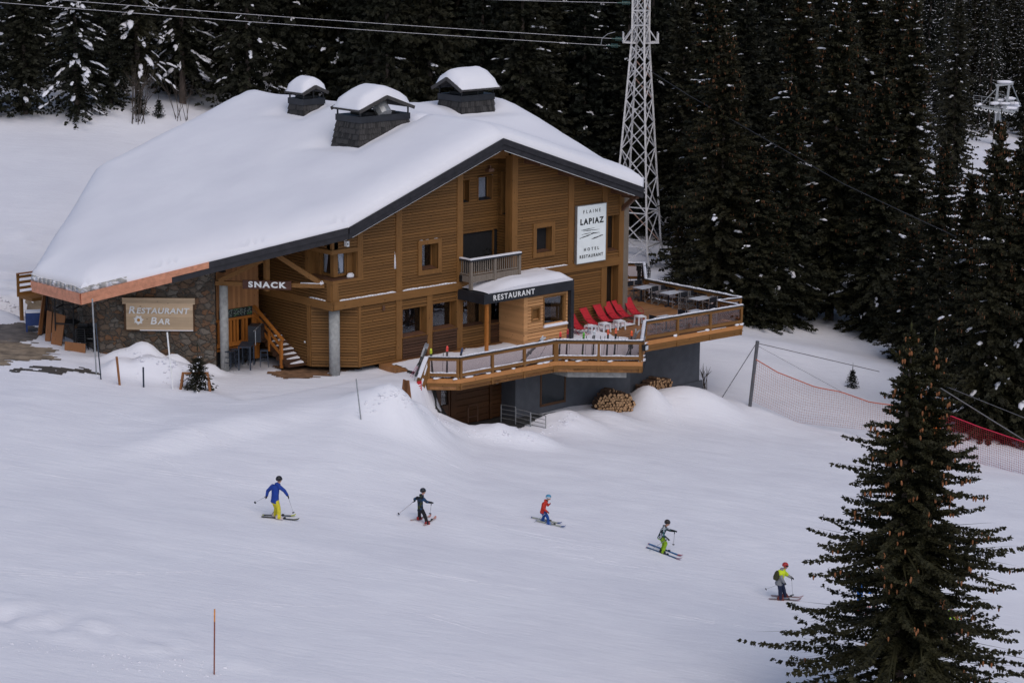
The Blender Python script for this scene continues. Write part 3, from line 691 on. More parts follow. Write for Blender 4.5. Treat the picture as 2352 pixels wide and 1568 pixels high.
E_, A_, K_, FL, BL = (18.45, -1.6), (UA, -1.6), (-.42, -1.6), (-9.25, 6.5), (-9.25, 10.6)
def lerp2(a, b, t): return (a[0]+(b[0]-a[0])*t, a[1]+(b[1]-a[1])*t)
Cm = lerp2(K_, FL, .52); Cm2 = lerp2(K_, FL, .66)
edge_board('fascia', [E_, A_, K_, Cm], -.015, .27, 0, .09, M['fascia'], roof)
edge_board('fascia', [E_, A_, K_, Cm2], .27, .53, -.04, .03, M['fascia'], roof)
edge_board('fascia', [(18.45, 10), E_], -.015, .5, 0, .07, M['fascia'], roof)
edge_board('copper_edge', [Cm, FL, BL], -.02, .26, 0, .1, M['copper'], roof)
edge_board('copper_edge', [Cm2, FL, BL], .262, .50, -.04, .06, M['copper'], roof)
# the rail of lights under the gable boards
edge_board('light_rail', [(17.9, -1.56), (UA+.15, -1.56)], .535, .56, -.0, .045, M['white'], roof); edge_board('light_rail', [(UA-.15, -1.56), (-.2, -1.56)], .535, .56, 0, .045, M['white'], roof)
for u in (UA, 11.6, 13.9, 15.8, 17.6, 5.3, 2.2): pu_ = MB(); pu_.box(u-.13, u+.13, -1.5, .2, rz(u, -.5)-.62, rz(u, -.5)-.14); pu_.build('purlin', M['brown'], roof)
br = MB(); br.beam((18.3, -.25, 5.6), (18.3, -1.2, 6.35), .18, .2); br.box(18.2, 18.42, -1.4, -.2, 6.3, 6.55); br.build('bracket', M['brown'], hotel)
cp_ = MB(); cp_.box(18.42, 18.85, -.3, .25, -.1, 6.4); cp_.box(18.1, 18.9, -.2, 14, -.3, 6.3); cp_.build('corner_board', M['grey_wood'], hotel)
# roof snow
EDG = [(Vector(ROOF[i]), Vector(ROOF[(i+1) % 6])) for i in range(6)]
def edist(u, v):
    p = Vector((u, v)); best = 1e9
    for a, b in EDG:
        e = b-a; t = max(0, min(1, (p-a).dot(e)/e.length_squared)); best = min(best, (p-a-e*t).length)
    return best
CHIM = [(6.8, 5.4, 1.9, 1.1), (8.05, 12.2, .8, .7), (15.1, 7.9, 1.3, 1.)]
def rsm(u, v):
    def smax(a, b, k):
        h = max(k-abs(a-b), 0)/k; return max(a, b)+h*h*k*.25
    def smin(a, b, k): return -smax(-a, -b, k)
    r1 = smin(ZA-.35*(UA-u), ZA-.335*(u-UA), .9); r2 = smin(ZA-.335*(v-VM), ZA+.335*(v-VM), .9)
    if u < UA-2: return r1
    t = min(1, (u-UA+2)/2.); r2 = r2-(1-t)*1.6
    return smax(r1, r2, .8)
SNOW_T = lambda d: .22+.62*math.sqrt(max(0, 1-(1-min(d/1.5, 1))**2))
bm = roof_grid(.24, .03)
for v in bm.verts:
    u_, v_ = v.co.x, v.co.y; d = edist(u_, v_)
    left = ss(np.float64(u_), -5, -9)*.28
    t = SNOW_T(d)*(1-.0*left)+.10*mnoise.noise((u_*.35, v_*.35, 1))+.02*mnoise.noise((u_*2.5, v_*2.5, 4))
    for cx, cy, hx, hy in CHIM:                                  # hollow around each chimney
        e = max(abs(u_-cx)-hx, abs(v_-cy)-hy); t -= .28*math.exp(-max(e, 0)**2/.5)
    if abs(u_-9.6) < 1.6 and abs(v_-4.4) < .55: t -= .35*math.exp(-((u_-9.4)/1.)**2-((v_-4.4)/.35)**2)
    v.co.z = max(rsm(u_, v_), rz(u_, v_)-.05 if u_ < UA else -9)+max(.05, t)
be = [e for e in bm.edges if e.is_boundary]
r = bmesh.ops.extrude_edge_only(bm, edges=be)
nvs = [g for g in r['geom'] if isinstance(g, bmesh.types.BMVert)]
for v in nvs:
    v.co.z = rz(min(max(v.co.x, -9.25), 18.45), v.co.y)+.0
    v.co.x += .03*(1 if v.co.x > 5 else -1)*mnoise.noise((v.co.x*3, v.co.y*3, 7))
bm.normal_update(); me = bpy.data.meshes.new('roof_snow'); bm.to_mesh(me); bm.free()
me.polygons.foreach_set('use_smooth', [True]*len(me.polygons)); me.materials.append(M['roof_snow']); link('roof_snow', me, roof)
# grey ice along the low left eave
ic = MB(); r = random.Random(3); pts = [lerp2(Cm, FL, t/14) for t in range(9, 15)]+[lerp2(FL, BL, t/12) for t in range(1, 13)]; pv = None
for p in pts:
    z = rz(*p); k = (z+.02, z+.26+.05*r.random())
    if pv:
        (q, kq) = pv; o = .07
        d = Vector((p[0]-q[0], p[1]-q[1])).normalized(); nr = Vector((d.y, -d.x)); nr = nr if nr.dot(Vector((5-p[0], VM-p[1]))) < 0 else -nr
        ic.hexa([(q[0]+nr.x*o, q[1]+nr.y*o, kq[0]), (p[0]+nr.x*o, p[1]+nr.y*o, k[0]), (p[0]-nr.x*.4, p[1]-nr.y*.4, k[0]), (q[0]-nr.x*.4, q[1]-nr.y*.4, kq[0])],
                [(q[0]+nr.x*(o-.03), q[1]+nr.y*(o-.03), kq[1]), (p[0]+nr.x*(o-.03), p[1]+nr.y*(o-.03), k[1]), (p[0]-nr.x*.4, p[1]-nr.y*.4, k[1]+.1), (q[0]-nr.x*.4, q[1]-nr.y*.4, kq[1]+.1)])
    pv = (p, k)
ic.build('eave_ice', M['old_snow'], roof, True)

# shingled chimneys with snow-capped hoods
def chimney(cx, cy, hx, hy, zb, zt, taper, ridge_axis, hood, ho, snow_h, pipe=False):
    c = MB(); n = max(4, int((zt-zb)/.26)); rr = random.Random(int(cx*10))
    for i in range(n):
        t0 = i/n; t1 = (i+1)/n; z0 = zb+(zt-zb)*t0; z1 = zb+(zt-zb)*t1+.03
        k0 = taper+(1-taper)*(1-t0); k1 = taper+(1-taper)*(1-t1)
        for ax_ in (0, 1):
            for sg in (-1, 1):
                hl = hx if ax_ == 0 else hy; hw_ = hy if ax_ == 0 else hx; x = -1.
                while x < .999:
                    x2 = min(1., x+rr.uniform(.1, .2)/hl); e = rr.uniform(.035, .065); dz = rr.uniform(-.03, .02)
                    P4 = []
                    for zz, k, ee in ((z0+dz, k0, e), (z1, k1, .0)):
                        for xx in (x+.01, x2): a_, b_ = xx*hl*k*(1+ee*.4), sg*(hw_*k+ee); P4.append((cx+a_, cy+b_, zz) if ax_ == 0 else (cx+b_, cy+a_, zz))
                    q = [(p[0]-(0 if ax_ == 0 else sg*.03), p[1]-(sg*.03 if ax_ == 0 else 0), p[2]) for p in P4]
                    c.add(P4+q, [(0, 1, 3, 2), (4, 6, 7, 5), (0, 4, 5, 1), (0, 2, 6, 4), (1, 5, 7, 3)], rr.choice((0, 0, 1))); x = x2
    c.hexa([(cx-hx, cy-hy, zb), (cx+hx, cy-hy, zb), (cx+hx, cy+hy, zb), (cx-hx, cy+hy, zb)], [(cx-hx*taper, cy-hy*taper, zt), (cx+hx*taper, cy-hy*taper, zt), (cx+hx*taper, cy+hy*taper, zt), (cx-hx*taper, cy+hy*taper, zt)])
    o = c.build('chimney', [M['shingle'], M['shingle_dark']], hotel)
    hx1, hy1 = hx*taper+.05, hy*taper+.05; b = MB(); b.box(cx-hx1, cx+hx1, cy-hy1, cy+hy1, zt, zt+.3); b.build('cap_band', M['charcoal'], o)
    zs = zt+.3
    for sx in (-1, 0, 1):
        for sy in (-1, 1): p = MB(); p.beam((cx+sx*(hx1-.08), cy+sy*(hy1-.08), zs), (cx+sx*(hx1-.08), cy+sy*(hy1-.08), zs+.45), .06, .06); p.build('hood_post', M['black_metal'], o)
    ex, ey = hx1+ho, hy1+ho; z0 = zs+.32; h = MB(); s = MB()
    rl = ex if ridge_axis == 'u' else ey; hw = ey if ridge_axis == 'u' else ex
    def P(l, w_, z): return (cx+l, cy+w_, z) if ridge_axis == 'u' else (cx+w_, cy+l, z)
    for sg in (-1, 1): h.hexa([P(-rl, 0, z0+hood-.08), P(rl, 0, z0+hood-.08), P(rl, sg*hw, z0-.08), P(-rl, sg*hw, z0-.08)], [P(-rl, 0, z0+hood), P(rl, 0, z0+hood), P(rl, sg*hw, z0), P(-rl, sg*hw, z0)])
    for l in (-rl, rl):
        for sg in (-1, 1): h.beam(P(l*1.01, 0, z0+hood-.06), P(l*1.01, sg*hw*1.02, z0-.06), .06, .16)
    h.build('hood', M['shingle'], o)
    n = 12; vs = []
    for i in range(n+1):
        for j in range(n+1):
            a = -1+2*i/n; q = -1+2*j/n; l = a*rl*.98; w_ = q*hw*.98
            th = snow_h*(max(0, 1-abs(a)**5)*max(0, 1-abs(q)**5))**.5+.06
            zz = z0+hood*(1-math.sqrt(q*q+.02))+th+.03*mnoise.noise((l*2+cx, w_*2, 3)); vs.append(P(l*(1+.02*math.sin(j*2)), w_*(1+.02*math.sin(i*3)), zz))
    s.add(vs, [(i*(n+1)+j, i*(n+1)+j+1, (i+1)*(n+1)+j+1, (i+1)*(n+1)+j) for i in range(n) for j in range(n)])
    rim = [(i, 0) for i in range(n)]+[(n, j) for j in range(n)]+[(i, n) for i in range(n, 0, -1)]+[(0, j) for j in range(n, 0, -1)]
    for k in range(len(rim)):
        (i, j), (i2, j2) = rim[k], rim[(k+1) % len(rim)]; a = vs[i*(n+1)+j]; b2 = vs[i2*(n+1)+j2]
        def low(i, j): a_ = -1+2*i/n; q = -1+2*j/n; return P(a_*rl*.98, q*hw*.98, z0+hood*(1-abs(q))+.005)
        s.add([a, b2, low(i2, j2), low(i, j)], [(0, 1, 2, 3)])
    s.build('hood_snow', M['roof_snow'], o, True)
    if pipe: b = MB(); b.tube([P(-.9, 0, zs), P(-.4, 0, zs+.55), P(.15, 0, zs+.62), P(.55, 0, zs+.4)], .38, 10); b.build('flue_pipe', M['steel'], o)
    f = MB(); f.box(cx-hx1*.6, cx+hx1*.6, cy-hy1*.6, cy+hy1*.6, zs, zs+.12); f.build('flue_top', M['black_metal'], o)
    return o
chimney(6.8, 5.4, 1.9, 1.12, 8.4, 10.5, .8, 'v', .62, .12, .5, True)
chimney(8.05, 12.2, .82, .74, 9.0, 10.6, .8, 'v', .36, .1, .42)
chimney(15.1, 7.9, 1.25, 1.0, 9.0, 10.72, .88, 'u', .58, .2, .48)
sh = MB(); r = random.Random(8)
for i in range(26):
    u = 8.7+r.random()*1.8; v = 4.1+r.random()*.55; z = rsm(u, v)+.42; sh.box(u, u+.2, v, v+.12, z-.1, z+.03+r.random()*.03)
sh.build('bare_shingles', M['shingle'], roof)

# stone-walled left end
sp, sl_ = line_p((-7.55, 7.72), (-3.72, 4.02)); st = MB()
st.hexa([sp(0, 0, -.6), sp(sl_, 0, -.6), sp(sl_, -.45, -.6), sp(0, -.45, -.6)], [sp(0, 0, rz(-7.55, 7)-.15), sp(sl_, 0, rz(-3.72, 4)-.15), sp(sl_, -.45, rz(-3.72, 4)-.15), sp(0, -.45, rz(-7.55, 7)-.15)])
st.prism([(-7.55, 7.72), (-7.55, 12.3), (-7.05, 12.3), (-7.05, 7.6)], -.6, lambda u, v: rz(u, v)-.15); st.build('stone_wall', M['stone'], hotel)
def column(u, v, r_, z0, z1):
    c = MB(); c.tube([(u, v, z0), (u, v, z1)], r_, 16); return c.build('column', M['concrete'], hotel, True)
column(.04, .03, .25, -.3, 2.86); column(-3.45, 3.72, .2, -.3, 3.82)
# timber truss over the snack porch
tr = MB(); ta, tbb = Vector((-3.7, 3.98)), Vector((-.36, .2))
def tp(t, z, o=0.): p = ta+(tbb-ta)*t; return (p.x-.68*o, p.y-.73*o, z)
tr.beam(tp(0, 3.92), tp(1, 3.92), .2, .2); tr.beam(tp(.47, 4.0), tp(.47, 5.4), .2, .22)
tr.beam(tp(.03, 4.02), tp(.44, 5.05), .18, .2); tr.beam(tp(.97, 4.02), tp(.55, 5.35), .18, .22); tr.beam(tp(.47, 3.62), tp(.47, 3.8), .2, .22)
tr.build('porch_truss', M['timber'], hotel)
g = MB(); snow_q = [tp(.78, 4.03), tp(.99, 4.03)]; g.beam(snow_q[0], snow_q[1], .2, .04); g.ball(tp(.97, 4.06), (.14, .14, .1), 0, 7, 4, .2, 2); g.build('ledge_snow', M['snow'], hotel, True)
# bar front in the porch: planks, counter windows
bp = MB(); bp.box(-3.9, -1.05, 4.3, 4.5, 2.1, 5.3); bp.box(-1.1, -1.04, 4.3, 8.5, 0, 5.6); bp.build('porch_panel', M['plank'], hotel)
cf = MB(); bar_p = lambda a, o, z: (a, 4.3-o, z)
for a0, a1, z0, z1 in ((-3.9, -1.05, 2.0, 2.12), (-3.9, -1.05, .78, .98), (-3.9, -1.05, .62, .72)): pbox(cf, bar_p, a0, a1, -.1, .08, z0, z1)
for x in (-3.35, -2.83, -2.68, -2.48, -2.3, -1.98, -1.78, -1.38, -1.22): pbox(cf, bar_p, x-.06, x+.06, -.06, .05, .9, 2.02)
pbox(cf, bar_p, -1.35, -1.05, -.1, .03, 0, 2.05)
ct = cf.build('bar_counter', M['orange_wood'], hotel)
g = MB(); pbox(g, bar_p, -3.9, -1.3, -.05, -.03, .95, 2.02); g.build('pane', M['glass'], ct)
g = MB(); pbox(g, bar_p, -3.3, -2.9, -.2, -.12, 1.35, 2.0); g.build('paper_blind', M['white'], ct)
g = MB(); pbox(g, bar_p, -3.9, -1.05, -.9, -.8, 0, 2.1); pbox(g, bar_p, -3.9, -1.3, -.02, .0, 0, .62); g.build('room', M['interior'], ct)
g = MB(); g.box(-1.04, 1.2, 8.0, 8.1, -.5, 5.6); g.build('passage_wall', M['interior'], hotel)
# stair with orange rail
stp = MB()
for i in range(12): stp.hexa([(-1.32, 1.72+i*.27, max(0, i*.17-.14)), (-.36, 1.62+i*.27, max(0, i*.17-.14)), (-.36, 2.1+i*.27, max(0, i*.17-.14)), (-1.32, 2.1+i*.27, max(0, i*.17-.14))], [(-1.32, 1.72+i*.27, i*.17+.13), (-.36, 1.62+i*.27, i*.17+.13), (-.36, 2.1+i*.27, i*.17+.13), (-1.32, 2.1+i*.27, i*.17+.13)])
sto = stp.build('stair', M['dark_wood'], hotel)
g = MB(); r = random.Random(5)
for i in range(7):
    z = i*.17+.13; x1 = -.4-r.random()*.1; k = max(.15, .95-i*.12)
    g.hexa([(-1.3+.3*r.random(), 1.74+i*.27, z), (x1, 1.66+i*.27, z), (x1, 1.9+i*.27, z), (-1.1, 1.9+i*.27, z)], [(-1.2, 1.76+i*.27, z+.02), (x1, 1.7+i*.27, z+.05*k), (x1, 1.88+i*.27, z+.09*k), (-1.0, 1.88+i*.27, z+.03)])
g.build('step_snow', M['snow'], sto)
g = MB(); g.box(-1.38, -1.26, 2.18, 2.3, -.1, 1.2); g.beam((-1.32, 2.1, 1.22), (-1.32, 4.3, 2.5), .14, .09); g.beam((-1.32, 2.3, .95), (-1.32, 4.4, 2.2), .05, .13); g.beam((-1.32, 2.3, .55), (-1.32, 4.4, 1.8), .05, .13)
for y in (3.1, 4.2): g.box(-1.37, -1.27, y, y+.1, (y-2.2)*.6, (y-2.2)*.6+1.0)
g.build('stair_rail', M['orange_wood'], sto)
# balcony in front of the loggia
b = MB()
for y0, y1, x0, x1 in ((-1.12, -1.0, 7.35, 10.56), ): b.box(x0, x1, y0, y1, 3.32, 3.62); b.box(x0, x1, y0+.03, y1-.03, 3.66, 3.72)
b.box(7.33, 7.42, -1.0, -.3, 3.32, 3.62); b.box(7.33, 7.42, -1.0, -.3, 3.66, 3.72)
for x in (7.33, 8.85, 10.44): b.box(x, x+.14, -1.16, -1.02, 2.96, 4.32)
n = 22
for i in range(n):
    x = 7.5+(10.4-7.5)*i/(n-1); b.box(x-.025, x+.025, -1.08, -1.05, 3.7, 4.3)
for i in range(5): b.box(7.36, 7.39, -.9+i*.14, -.86+i*.14, 3.7, 4.3)
bo = b.build('balcony', M['grey_wood'], hotel)
g = MB(); g.box(7.28, 10.62, -1.2, -.98, 4.32, 4.40); g.box(7.28, 7.46, -.98, -.32, 4.32, 4.4); g.build('handrail', M['charcoal'], bo)
g = MB(); g.box(7.29, 10.6, -1.18, -1.0, 4.4, 4.46); g.box(7.3, 7.45, -1.0, -.34, 4.4, 4.45); g.build('rail_snow', M['snow'], bo)
# entrance canopy
c = MB(); c.box(7.2, 13.1, -2.25, -.3, 2.45, 2.93); c.box(12.92, 13.12, -2.25, -.25, 0, 2.45); ca = c.build('canopy', M['charcoal'], hotel)
me = text_mesh('RESTAURANT', .36, .012, .006, 0, 1.28); o = link('lettering', me, ca); me.materials.append(M['white']); o.location = (9.1, -2.268, 2.69); o.rotation_euler = (R_(90), 0, 0)
n = 30; nv = 10; vs = []
for i in range(n+1):
    for j in range(nv+1):
        a = i/n; q = j/nv; u = 7.45+5.55*a-.1*q*0; v = -.3-1.95*q
        th = .42*min(1, (1-a)*9+.15)**.6*min(1, a*2.6+.06)**.8*(1-.0*q)*min(1, (1-q)*4+.28)**.6+.05*mnoise.noise((u*1.3, v*1.3, 2))
        vs.append((u+.03*mnoise.noise((v*4, 3, u)), v-.02, 2.93+max(.03, th)))
g = MB(); g.add(vs, [(i*(nv+1)+j, i*(nv+1)+j+1, (i+1)*(nv+1)+j+1, (i+1)*(nv+1)+j) for i in range(n) for j in range(nv)])
for i in range(n): a, b2 = vs[i*(nv+1)+nv], vs[(i+1)*(nv+1)+nv]; g.add([a, b2, (b2[0], b2[1]+.03, 2.93), (a[0], a[1]+.03, 2.93)], [(0, 1, 2, 3)])
for j in range(nv): a, b2 = vs[n*(nv+1)+j], vs[n*(nv+1)+j+1]; g.add([a, b2, (b2[0], b2[1], 2.93), (a[0], a[1], 2.93)], [(0, 1, 2, 3)])
g.build('canopy_snow', M['roof_snow'], ca, True)
g = MB(); g.box(7.5, 7.64, -2.1, -1.96, 0, 2.45); g.build('canopy_post', M['orange_wood'], ca)
ve = MB(); ves_p = lambda a, o, z: (a, -2.0-o, z)
clad(ve, 10.2, 12.9, 0, 2.45, [(11.32, 12.6, .88, 2.22), (10.54, 10.98, 1.24, 1.78)], ves_p, step=.16); ve.box(9.95, 10.2, -2.06, -.3, 0, 2.45); ve.box(12.86, 12.92, -2.0, -.3, 0, 2.45)
vo = ve.build('porch_box', M['fresh'], hotel)
g = MB(); 
for x0, x1, z0, z1 in ((11.25, 11.32, .8, 2.3), (12.6, 12.75, .8, 2.3), (11.32, 12.6, 2.22, 2.3), (10.46, 10.54, 1.16, 1.86), (10.98, 11.06, 1.16, 1.86), (10.54, 10.98, 1.78, 1.86), (10.54, 10.98, 1.16, 1.24)): pbox(g, ves_p, x0, x1, -.1, .06, z0, z1)
pbox(g, ves_p, 10.54, 10.98, -.12, -.1, 1.24, 1.78); g.build('window_frame', M['timber'], vo)
g = MB(); pbox(g, ves_p, 11.32, 12.6, -.06, -.05, .88, 2.22); g.build('pane', M['glass'], vo)
g = MB(); pbox(g, ves_p, 11.3, 12.62, -.9, -.85, .8, 2.3); pbox(g, ves_p, 11.3, 12.85, -.85, -.12, .78, .82); g.build('room', M['interior'], vo)
g = MB(); pbox(g, ves_p, 11.25, 12.85, -.02, .14, .78, .86); pbox(g, ves_p, 11.3, 12.82, -.02, .1, .86, .9); g.build('sill_snow', M['snow'], vo)
# basement under the terrace
gw = MB(); gw.box(8.0, 15.75, -3.6, -.35, -4.2, -.6); gw.box(15.75, 22.0, -2.5, -.3, -5.5, -.6)
gw.hexa([(15.9, -2.6, -5.8), (22.25, -2.75, -5.8), (22.25, -2.5, -5.8), (15.9, -2.5, -5.8)], [(15.9, -2.52, -3.5), (22.15, -2.6, -3.35), (22.15, -2.5, -3.35), (15.9, -2.5, -3.5)])
gwo = gw.build('basement_wall', M['grey_wall'], hotel)
bw_p = lambda a, o, z: (a, -3.6-o, z)
g = MB(); 
for x0, x1, z0, z1 in ((9.6, 9.7, -2.55, -.6), (11.2, 11.3, -2.55, -.6), (9.6, 11.3, -2.62, -2.5)): pbox(g, bw_p, x0, x1, -.2, .03, z0, z1)
wf = g.build('basement_window', M['soffit'], hotel)
g = MB(); pbox(g, bw_p, 9.7, 11.2, .005, .015, -2.5, -.62); g.build('pane', plain('dark mirror glass', (.02, .025, .03), .12, 0, .1, 2, spec=.25), wf)
gd = MB(); gar_p = lambda a, o, z: (a, -2.6-o, z)
pbox(gd, gar_p, 2.6, 8.2, -.3, -.12, -3.1, -.5)
for x0, x1 in ((4.75, 5.1), (7.2, 7.35)): pbox(gd, gar_p, x0, x1, -.15, .1, -3.1, -.5)
clad(gd, 5.1, 7.2, -2.95, -.6, [], gar_p, step=.3); clad(gd, 7.35, 8.25, -2.95, -.6, [], gar_p, step=.22)
gdo = gd.build('garage_door', wood('shade darkened garage boards', (.075, .03, .011), 0, 1, .5, .2, boards=.3), hotel)  # boards darkened: shade under the terrace is put into their colour
g = MB(); pbox(g, gar_p, 2.7, 4.05, -.1, .2, -3, -.55); pbox(g, gar_p, 4.05, 4.15, -.1, .04, -3, -.55); pbox(g, gar_p, 4.65, 4.75, -.1, .04, -3, -.55); pbox(g, gar_p, 4.15, 4.65, -.1, .02, -3, -1.9); bdo = g.build('basement_door', M['brown'], hotel)
g = MB(); pbox(g, gar_p, 4.15, 4.65, -.05, -.04, -1.9, -.6); g.build('pane', M['glass'], bdo)
g = MB(); pbox(g, gar_p, 7.62, 7.78, .02, .06, -1.35, -1.15); g.build('wall_box', M['steel'], hotel)
g = MB(); g.prism([(9.7, -5.35), (11.72, -7.25), (12.9, -6.0), (12.9, -3.6), (9.7, -3.6)], -.86, -.56); g.build('floor_slab', M['concrete'], hotel)
# small fittings on the front
g = MB(); g.box(.28, .42, -.62, -.42, 5.75, 6.0); g.beam((.35, -.3, 6.0), (.35, -.5, 6.05), .05, .05); g.box(.3, .36, -.63, -.62, 5.84, 5.9, 1); g.build('security_camera', [M['white'], M['black']], hotel)
g = MB(); g.box(7.28, 7.42, -.55, -.38, 3.3, 3.6); g.build('wall_lamp', M['black'], hotel)
g = MB(); g.box(2.55, 2.68, -.42, -.36, 2.5, 2.72); g.build('wall_lamp', M['brown'], hotel)
g = MB(); g.box(-3.35, -3.1, 4.0, 4.25, 4.35, 4.6); g.build('loudspeaker', M['black'], hotel)
g = MB(); pbox(g, lef_p, 1.62, 1.7, .03, .06, 1.05, 1.13); g.build('socket', M['white'], hotel)

# ------------------------------------------------------------------ signs on the hotel
sg = empty('hotel_sign', W(15.98, -.42, 4.69), PHI, 'tall white hotel sign with black lettering and brush strokes on the gable front', 'sign')
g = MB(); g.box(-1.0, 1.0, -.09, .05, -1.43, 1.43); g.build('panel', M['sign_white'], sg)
g = MB()
for x0, x1, z0, z1 in ((-1.03, -1.0, -1.46, 1.46), (1.0, 1.03, -1.46, 1.46), (-1.0, 1.0, 1.43, 1.46), (-1.0, 1.0, -1.46, -1.43)): g.box(x0, x1, -.1, .06, z0, z1)
g.build('rim', M['steel'], sg)
for body, z, size, bold, spc, sx, x in (('FLAINE', 1.12, .25, .0, 1.8, 1., .0), ('LAPIAZ', .62, .40, .014, 1.3, 1., .0), ('HOTEL', -.78, .215, .004, 1.9, 1., .0), ('RESTAURANT', -1.12, .215, .005, 1.42, 1., .0)):
    me = text_mesh(body, size, .006, bold, 0, spc, sx=sx); o = link('lettering', me, sg); me.materials.append(M['black']); o.location = (x, -.1, z); o.rotation_euler = (R_(90), 0, 0)
    wd = max(v.co.x for v in me.vertices)-min(v.co.x for v in me.vertices); target_w = {'FLAINE': 1.2, 'LAPIAZ': 1.63, 'HOTEL': 1.05, 'RESTAURANT': 1.63}[body]; o.scale = (target_w/wd, 1, 1)
g = MB(); r = random.Random(2)
for x0, z0, x1, z1, t in ((-.72, .22, .22, .27, .05), (-.6, .17, .55, .16, .04), (-.7, .0, .1, .05, .04), (-.84, -.17, .3, .02, .06), (-.05, .0, .56, .0, .07), (0, -.28, .8, -.16, .07), (.55, -.17, .82, -.15, .06)):
    k = 14; up_ = []; lo = []
    for i in range(k+1):
        a = i/k; x = x0+(x1-x0)*a; z = z0+(z1-z0)*a+r.uniform(-.008, .008); tt = t*(.35+.65*math.sin(math.pi*min(1, a*1.1+.05)))*r.uniform(.5, 1.)
        up_.append((x, -.098-.001*len(g.f)/100, z+tt/2)); lo.append((x, -.098-.001*len(g.f)/100, z-tt/2))
    g.add(up_+lo, [(i, i+1, k+2+i, k+1+i) for i in range(k)])
g.build('brush_strokes', M['black'], sg)
d_ = Vector((tbb-ta)).normalized(); wr = math.atan2(*(W(d_.x, d_.y, 0)[[1, 0]]))
mp_ = tp(.475, 3.92, .14)
sg = empty('snack_sign', W(*mp_), wr, 'brown snack sign board on the porch beam', 'sign')
g = MB(); g.box(-1.12, 1.12, -.04, .04, -.2, .2); g.build('panel', M['sign_brown'], sg)
me = text_mesh('SNACK', .36, .01, .016, 0, 1.25); o = link('lettering', me, sg); me.materials.append(M['white']); o.location = (0, -.05, 0); o.rotation_euler = (R_(90), 0, 0)
wd = max(v.co.x for v in me.vertices)-min(v.co.x for v in me.vertices); o.scale = (1.76/wd, 1, 1)
zb = Zw(0, 900, 900); yw = .37
a = aty(*zb(1235, 620), yw); b_ = aty(*zb(1895, 880), yw); cxs = (a[0]+b_[0])/2; czs = (a[2]+b_[2])/2; hw_, hh_ = (b_[0]-a[0])/2, (a[2]-b_[2])/2
sg = empty('restaurant_bar_sign', (cxs, yw, czs), 0, 'pale timber restaurant bar sign with a white flower on the stone wall', 'sign')
g = MB(); g.box(-hw_, hw_, -.06, .06, -hh_, hh_); g.build('panel', M['sign_wood'], sg)
g = MB(); g.box(-hw_-.16, hw_+.1, -.12, .06, hh_-.0, hh_+.28); g.build('top_board', M['sign_wood'], sg)
g = MB(); g.box(-hw_-.1, -hw_, -.05, .06, -hh_-.04, hh_); g.box(hw_, hw_+.06, -.05, .06, -hh_-.04, hh_); g.box(-hw_, hw_, -.05, .05, -hh_-.05, -hh_); g.build('frame', M['soffit'], sg)
g = MB(); g.box(-hw_*.6, hw_*1.0, -.08, .0, -hh_-.04, -hh_+.0); g.build('ledge_snow', M['snow'], sg)
fx = lambda px, py: (aty(*zb(px, py), yw)[0]-cxs, aty(*zb(px, py), yw)[2]-czs)
def sign_word(first, rest, px0, px1, py, size):
    x0, z0 = fx(px0, py); x1, _ = fx(px1, py)
    m1 = text_mesh(first, size*1.28, .015, .008, .18, 1, 'LEFT'); m2 = text_mesh(rest, size, .015, .008, .18, 1.1, 'LEFT')
    for mm in (m1, m2): mm.materials.append(M['white'])
    w1_ = max(v.co.x for v in m1.vertices); w2_ = max(v.co.x for v in m2.vertices); tot = w1_+.04+w2_; k = (x1-x0)/tot
    for mm, xx, dz in ((m1, x0, 0.03), (m2, x0+(w1_+.04)*k, 0)):
        o = link('lettering', mm, sg); o.location = (xx, -.08, z0+dz); o.rotation_euler = (R_(90), 0, 0); o.scale = (k, 1, 1)
sign_word('R', 'ESTAURANT', 1258, 1860, 690, .37); sign_word('B', 'AR', 1472, 1668, 797, .37)
g = MB(); cx0, cz0 = fx(1360, 780)
for i in range(14):
    a = 2*math.pi*i/14+.1; L = (.245, .2)[i % 2]; t = Vector((math.cos(a), math.sin(a))); n_ = Vector((-t.y, t.x))
    pts = [t*.06-n_*.02, t*L*.6-n_*.05, t*L, t*L*.6+n_*.05, t*.06+n_*.02]; yy = -.075-.004*(i % 2)
    g.add([(cx0+p.x, yy, cz0+p.y) for p in pts]+[(cx0+p.x, yy+.02, cz0+p.y) for p in pts], [(0, 1, 2, 3, 4)]+[(k_, (k_+1) % 5, 5+(k_+1) % 5, 5+k_) for k_ in range(5)])
g.ball((cx0, -.08, cz0), (.075, .03, .075), 1, 10, 5); g.build('flower', [M['white'], plain('ochre', (.45, .22, .05), .7)], sg)
sg = empty('menu_board', W(-2.4, 4.25, 2.33), PHI, 'black chalkboard menu above the bar counter', 'sign')
g = MB(); g.box(-.93, .93, -.03, .03, -.2, .2); g.build('panel', M['chalk'], sg)
g = MB(); r = random.Random(11)
for c_ in range(5):
    x = -.9+c_*.37
    for l in range(7):
        z = .16-l*.05; k = x+r.random()*.05
        while k < x+.3: 
            wd = r.uniform(.02, .07)
            if r.random() < .72: g.add([(k, -.034, z), (k+wd, -.034, z), (k+wd, -.034, z+.014), (k, -.034, z+.014)], [(0, 1, 2, 3)], 1 if (c_ in (2, 4) and l in (0, 5, 6)) else 0)
            k += wd+.02
g.build('chalk_writing', [M['chalk_white'], M['chalk_green']], sg)
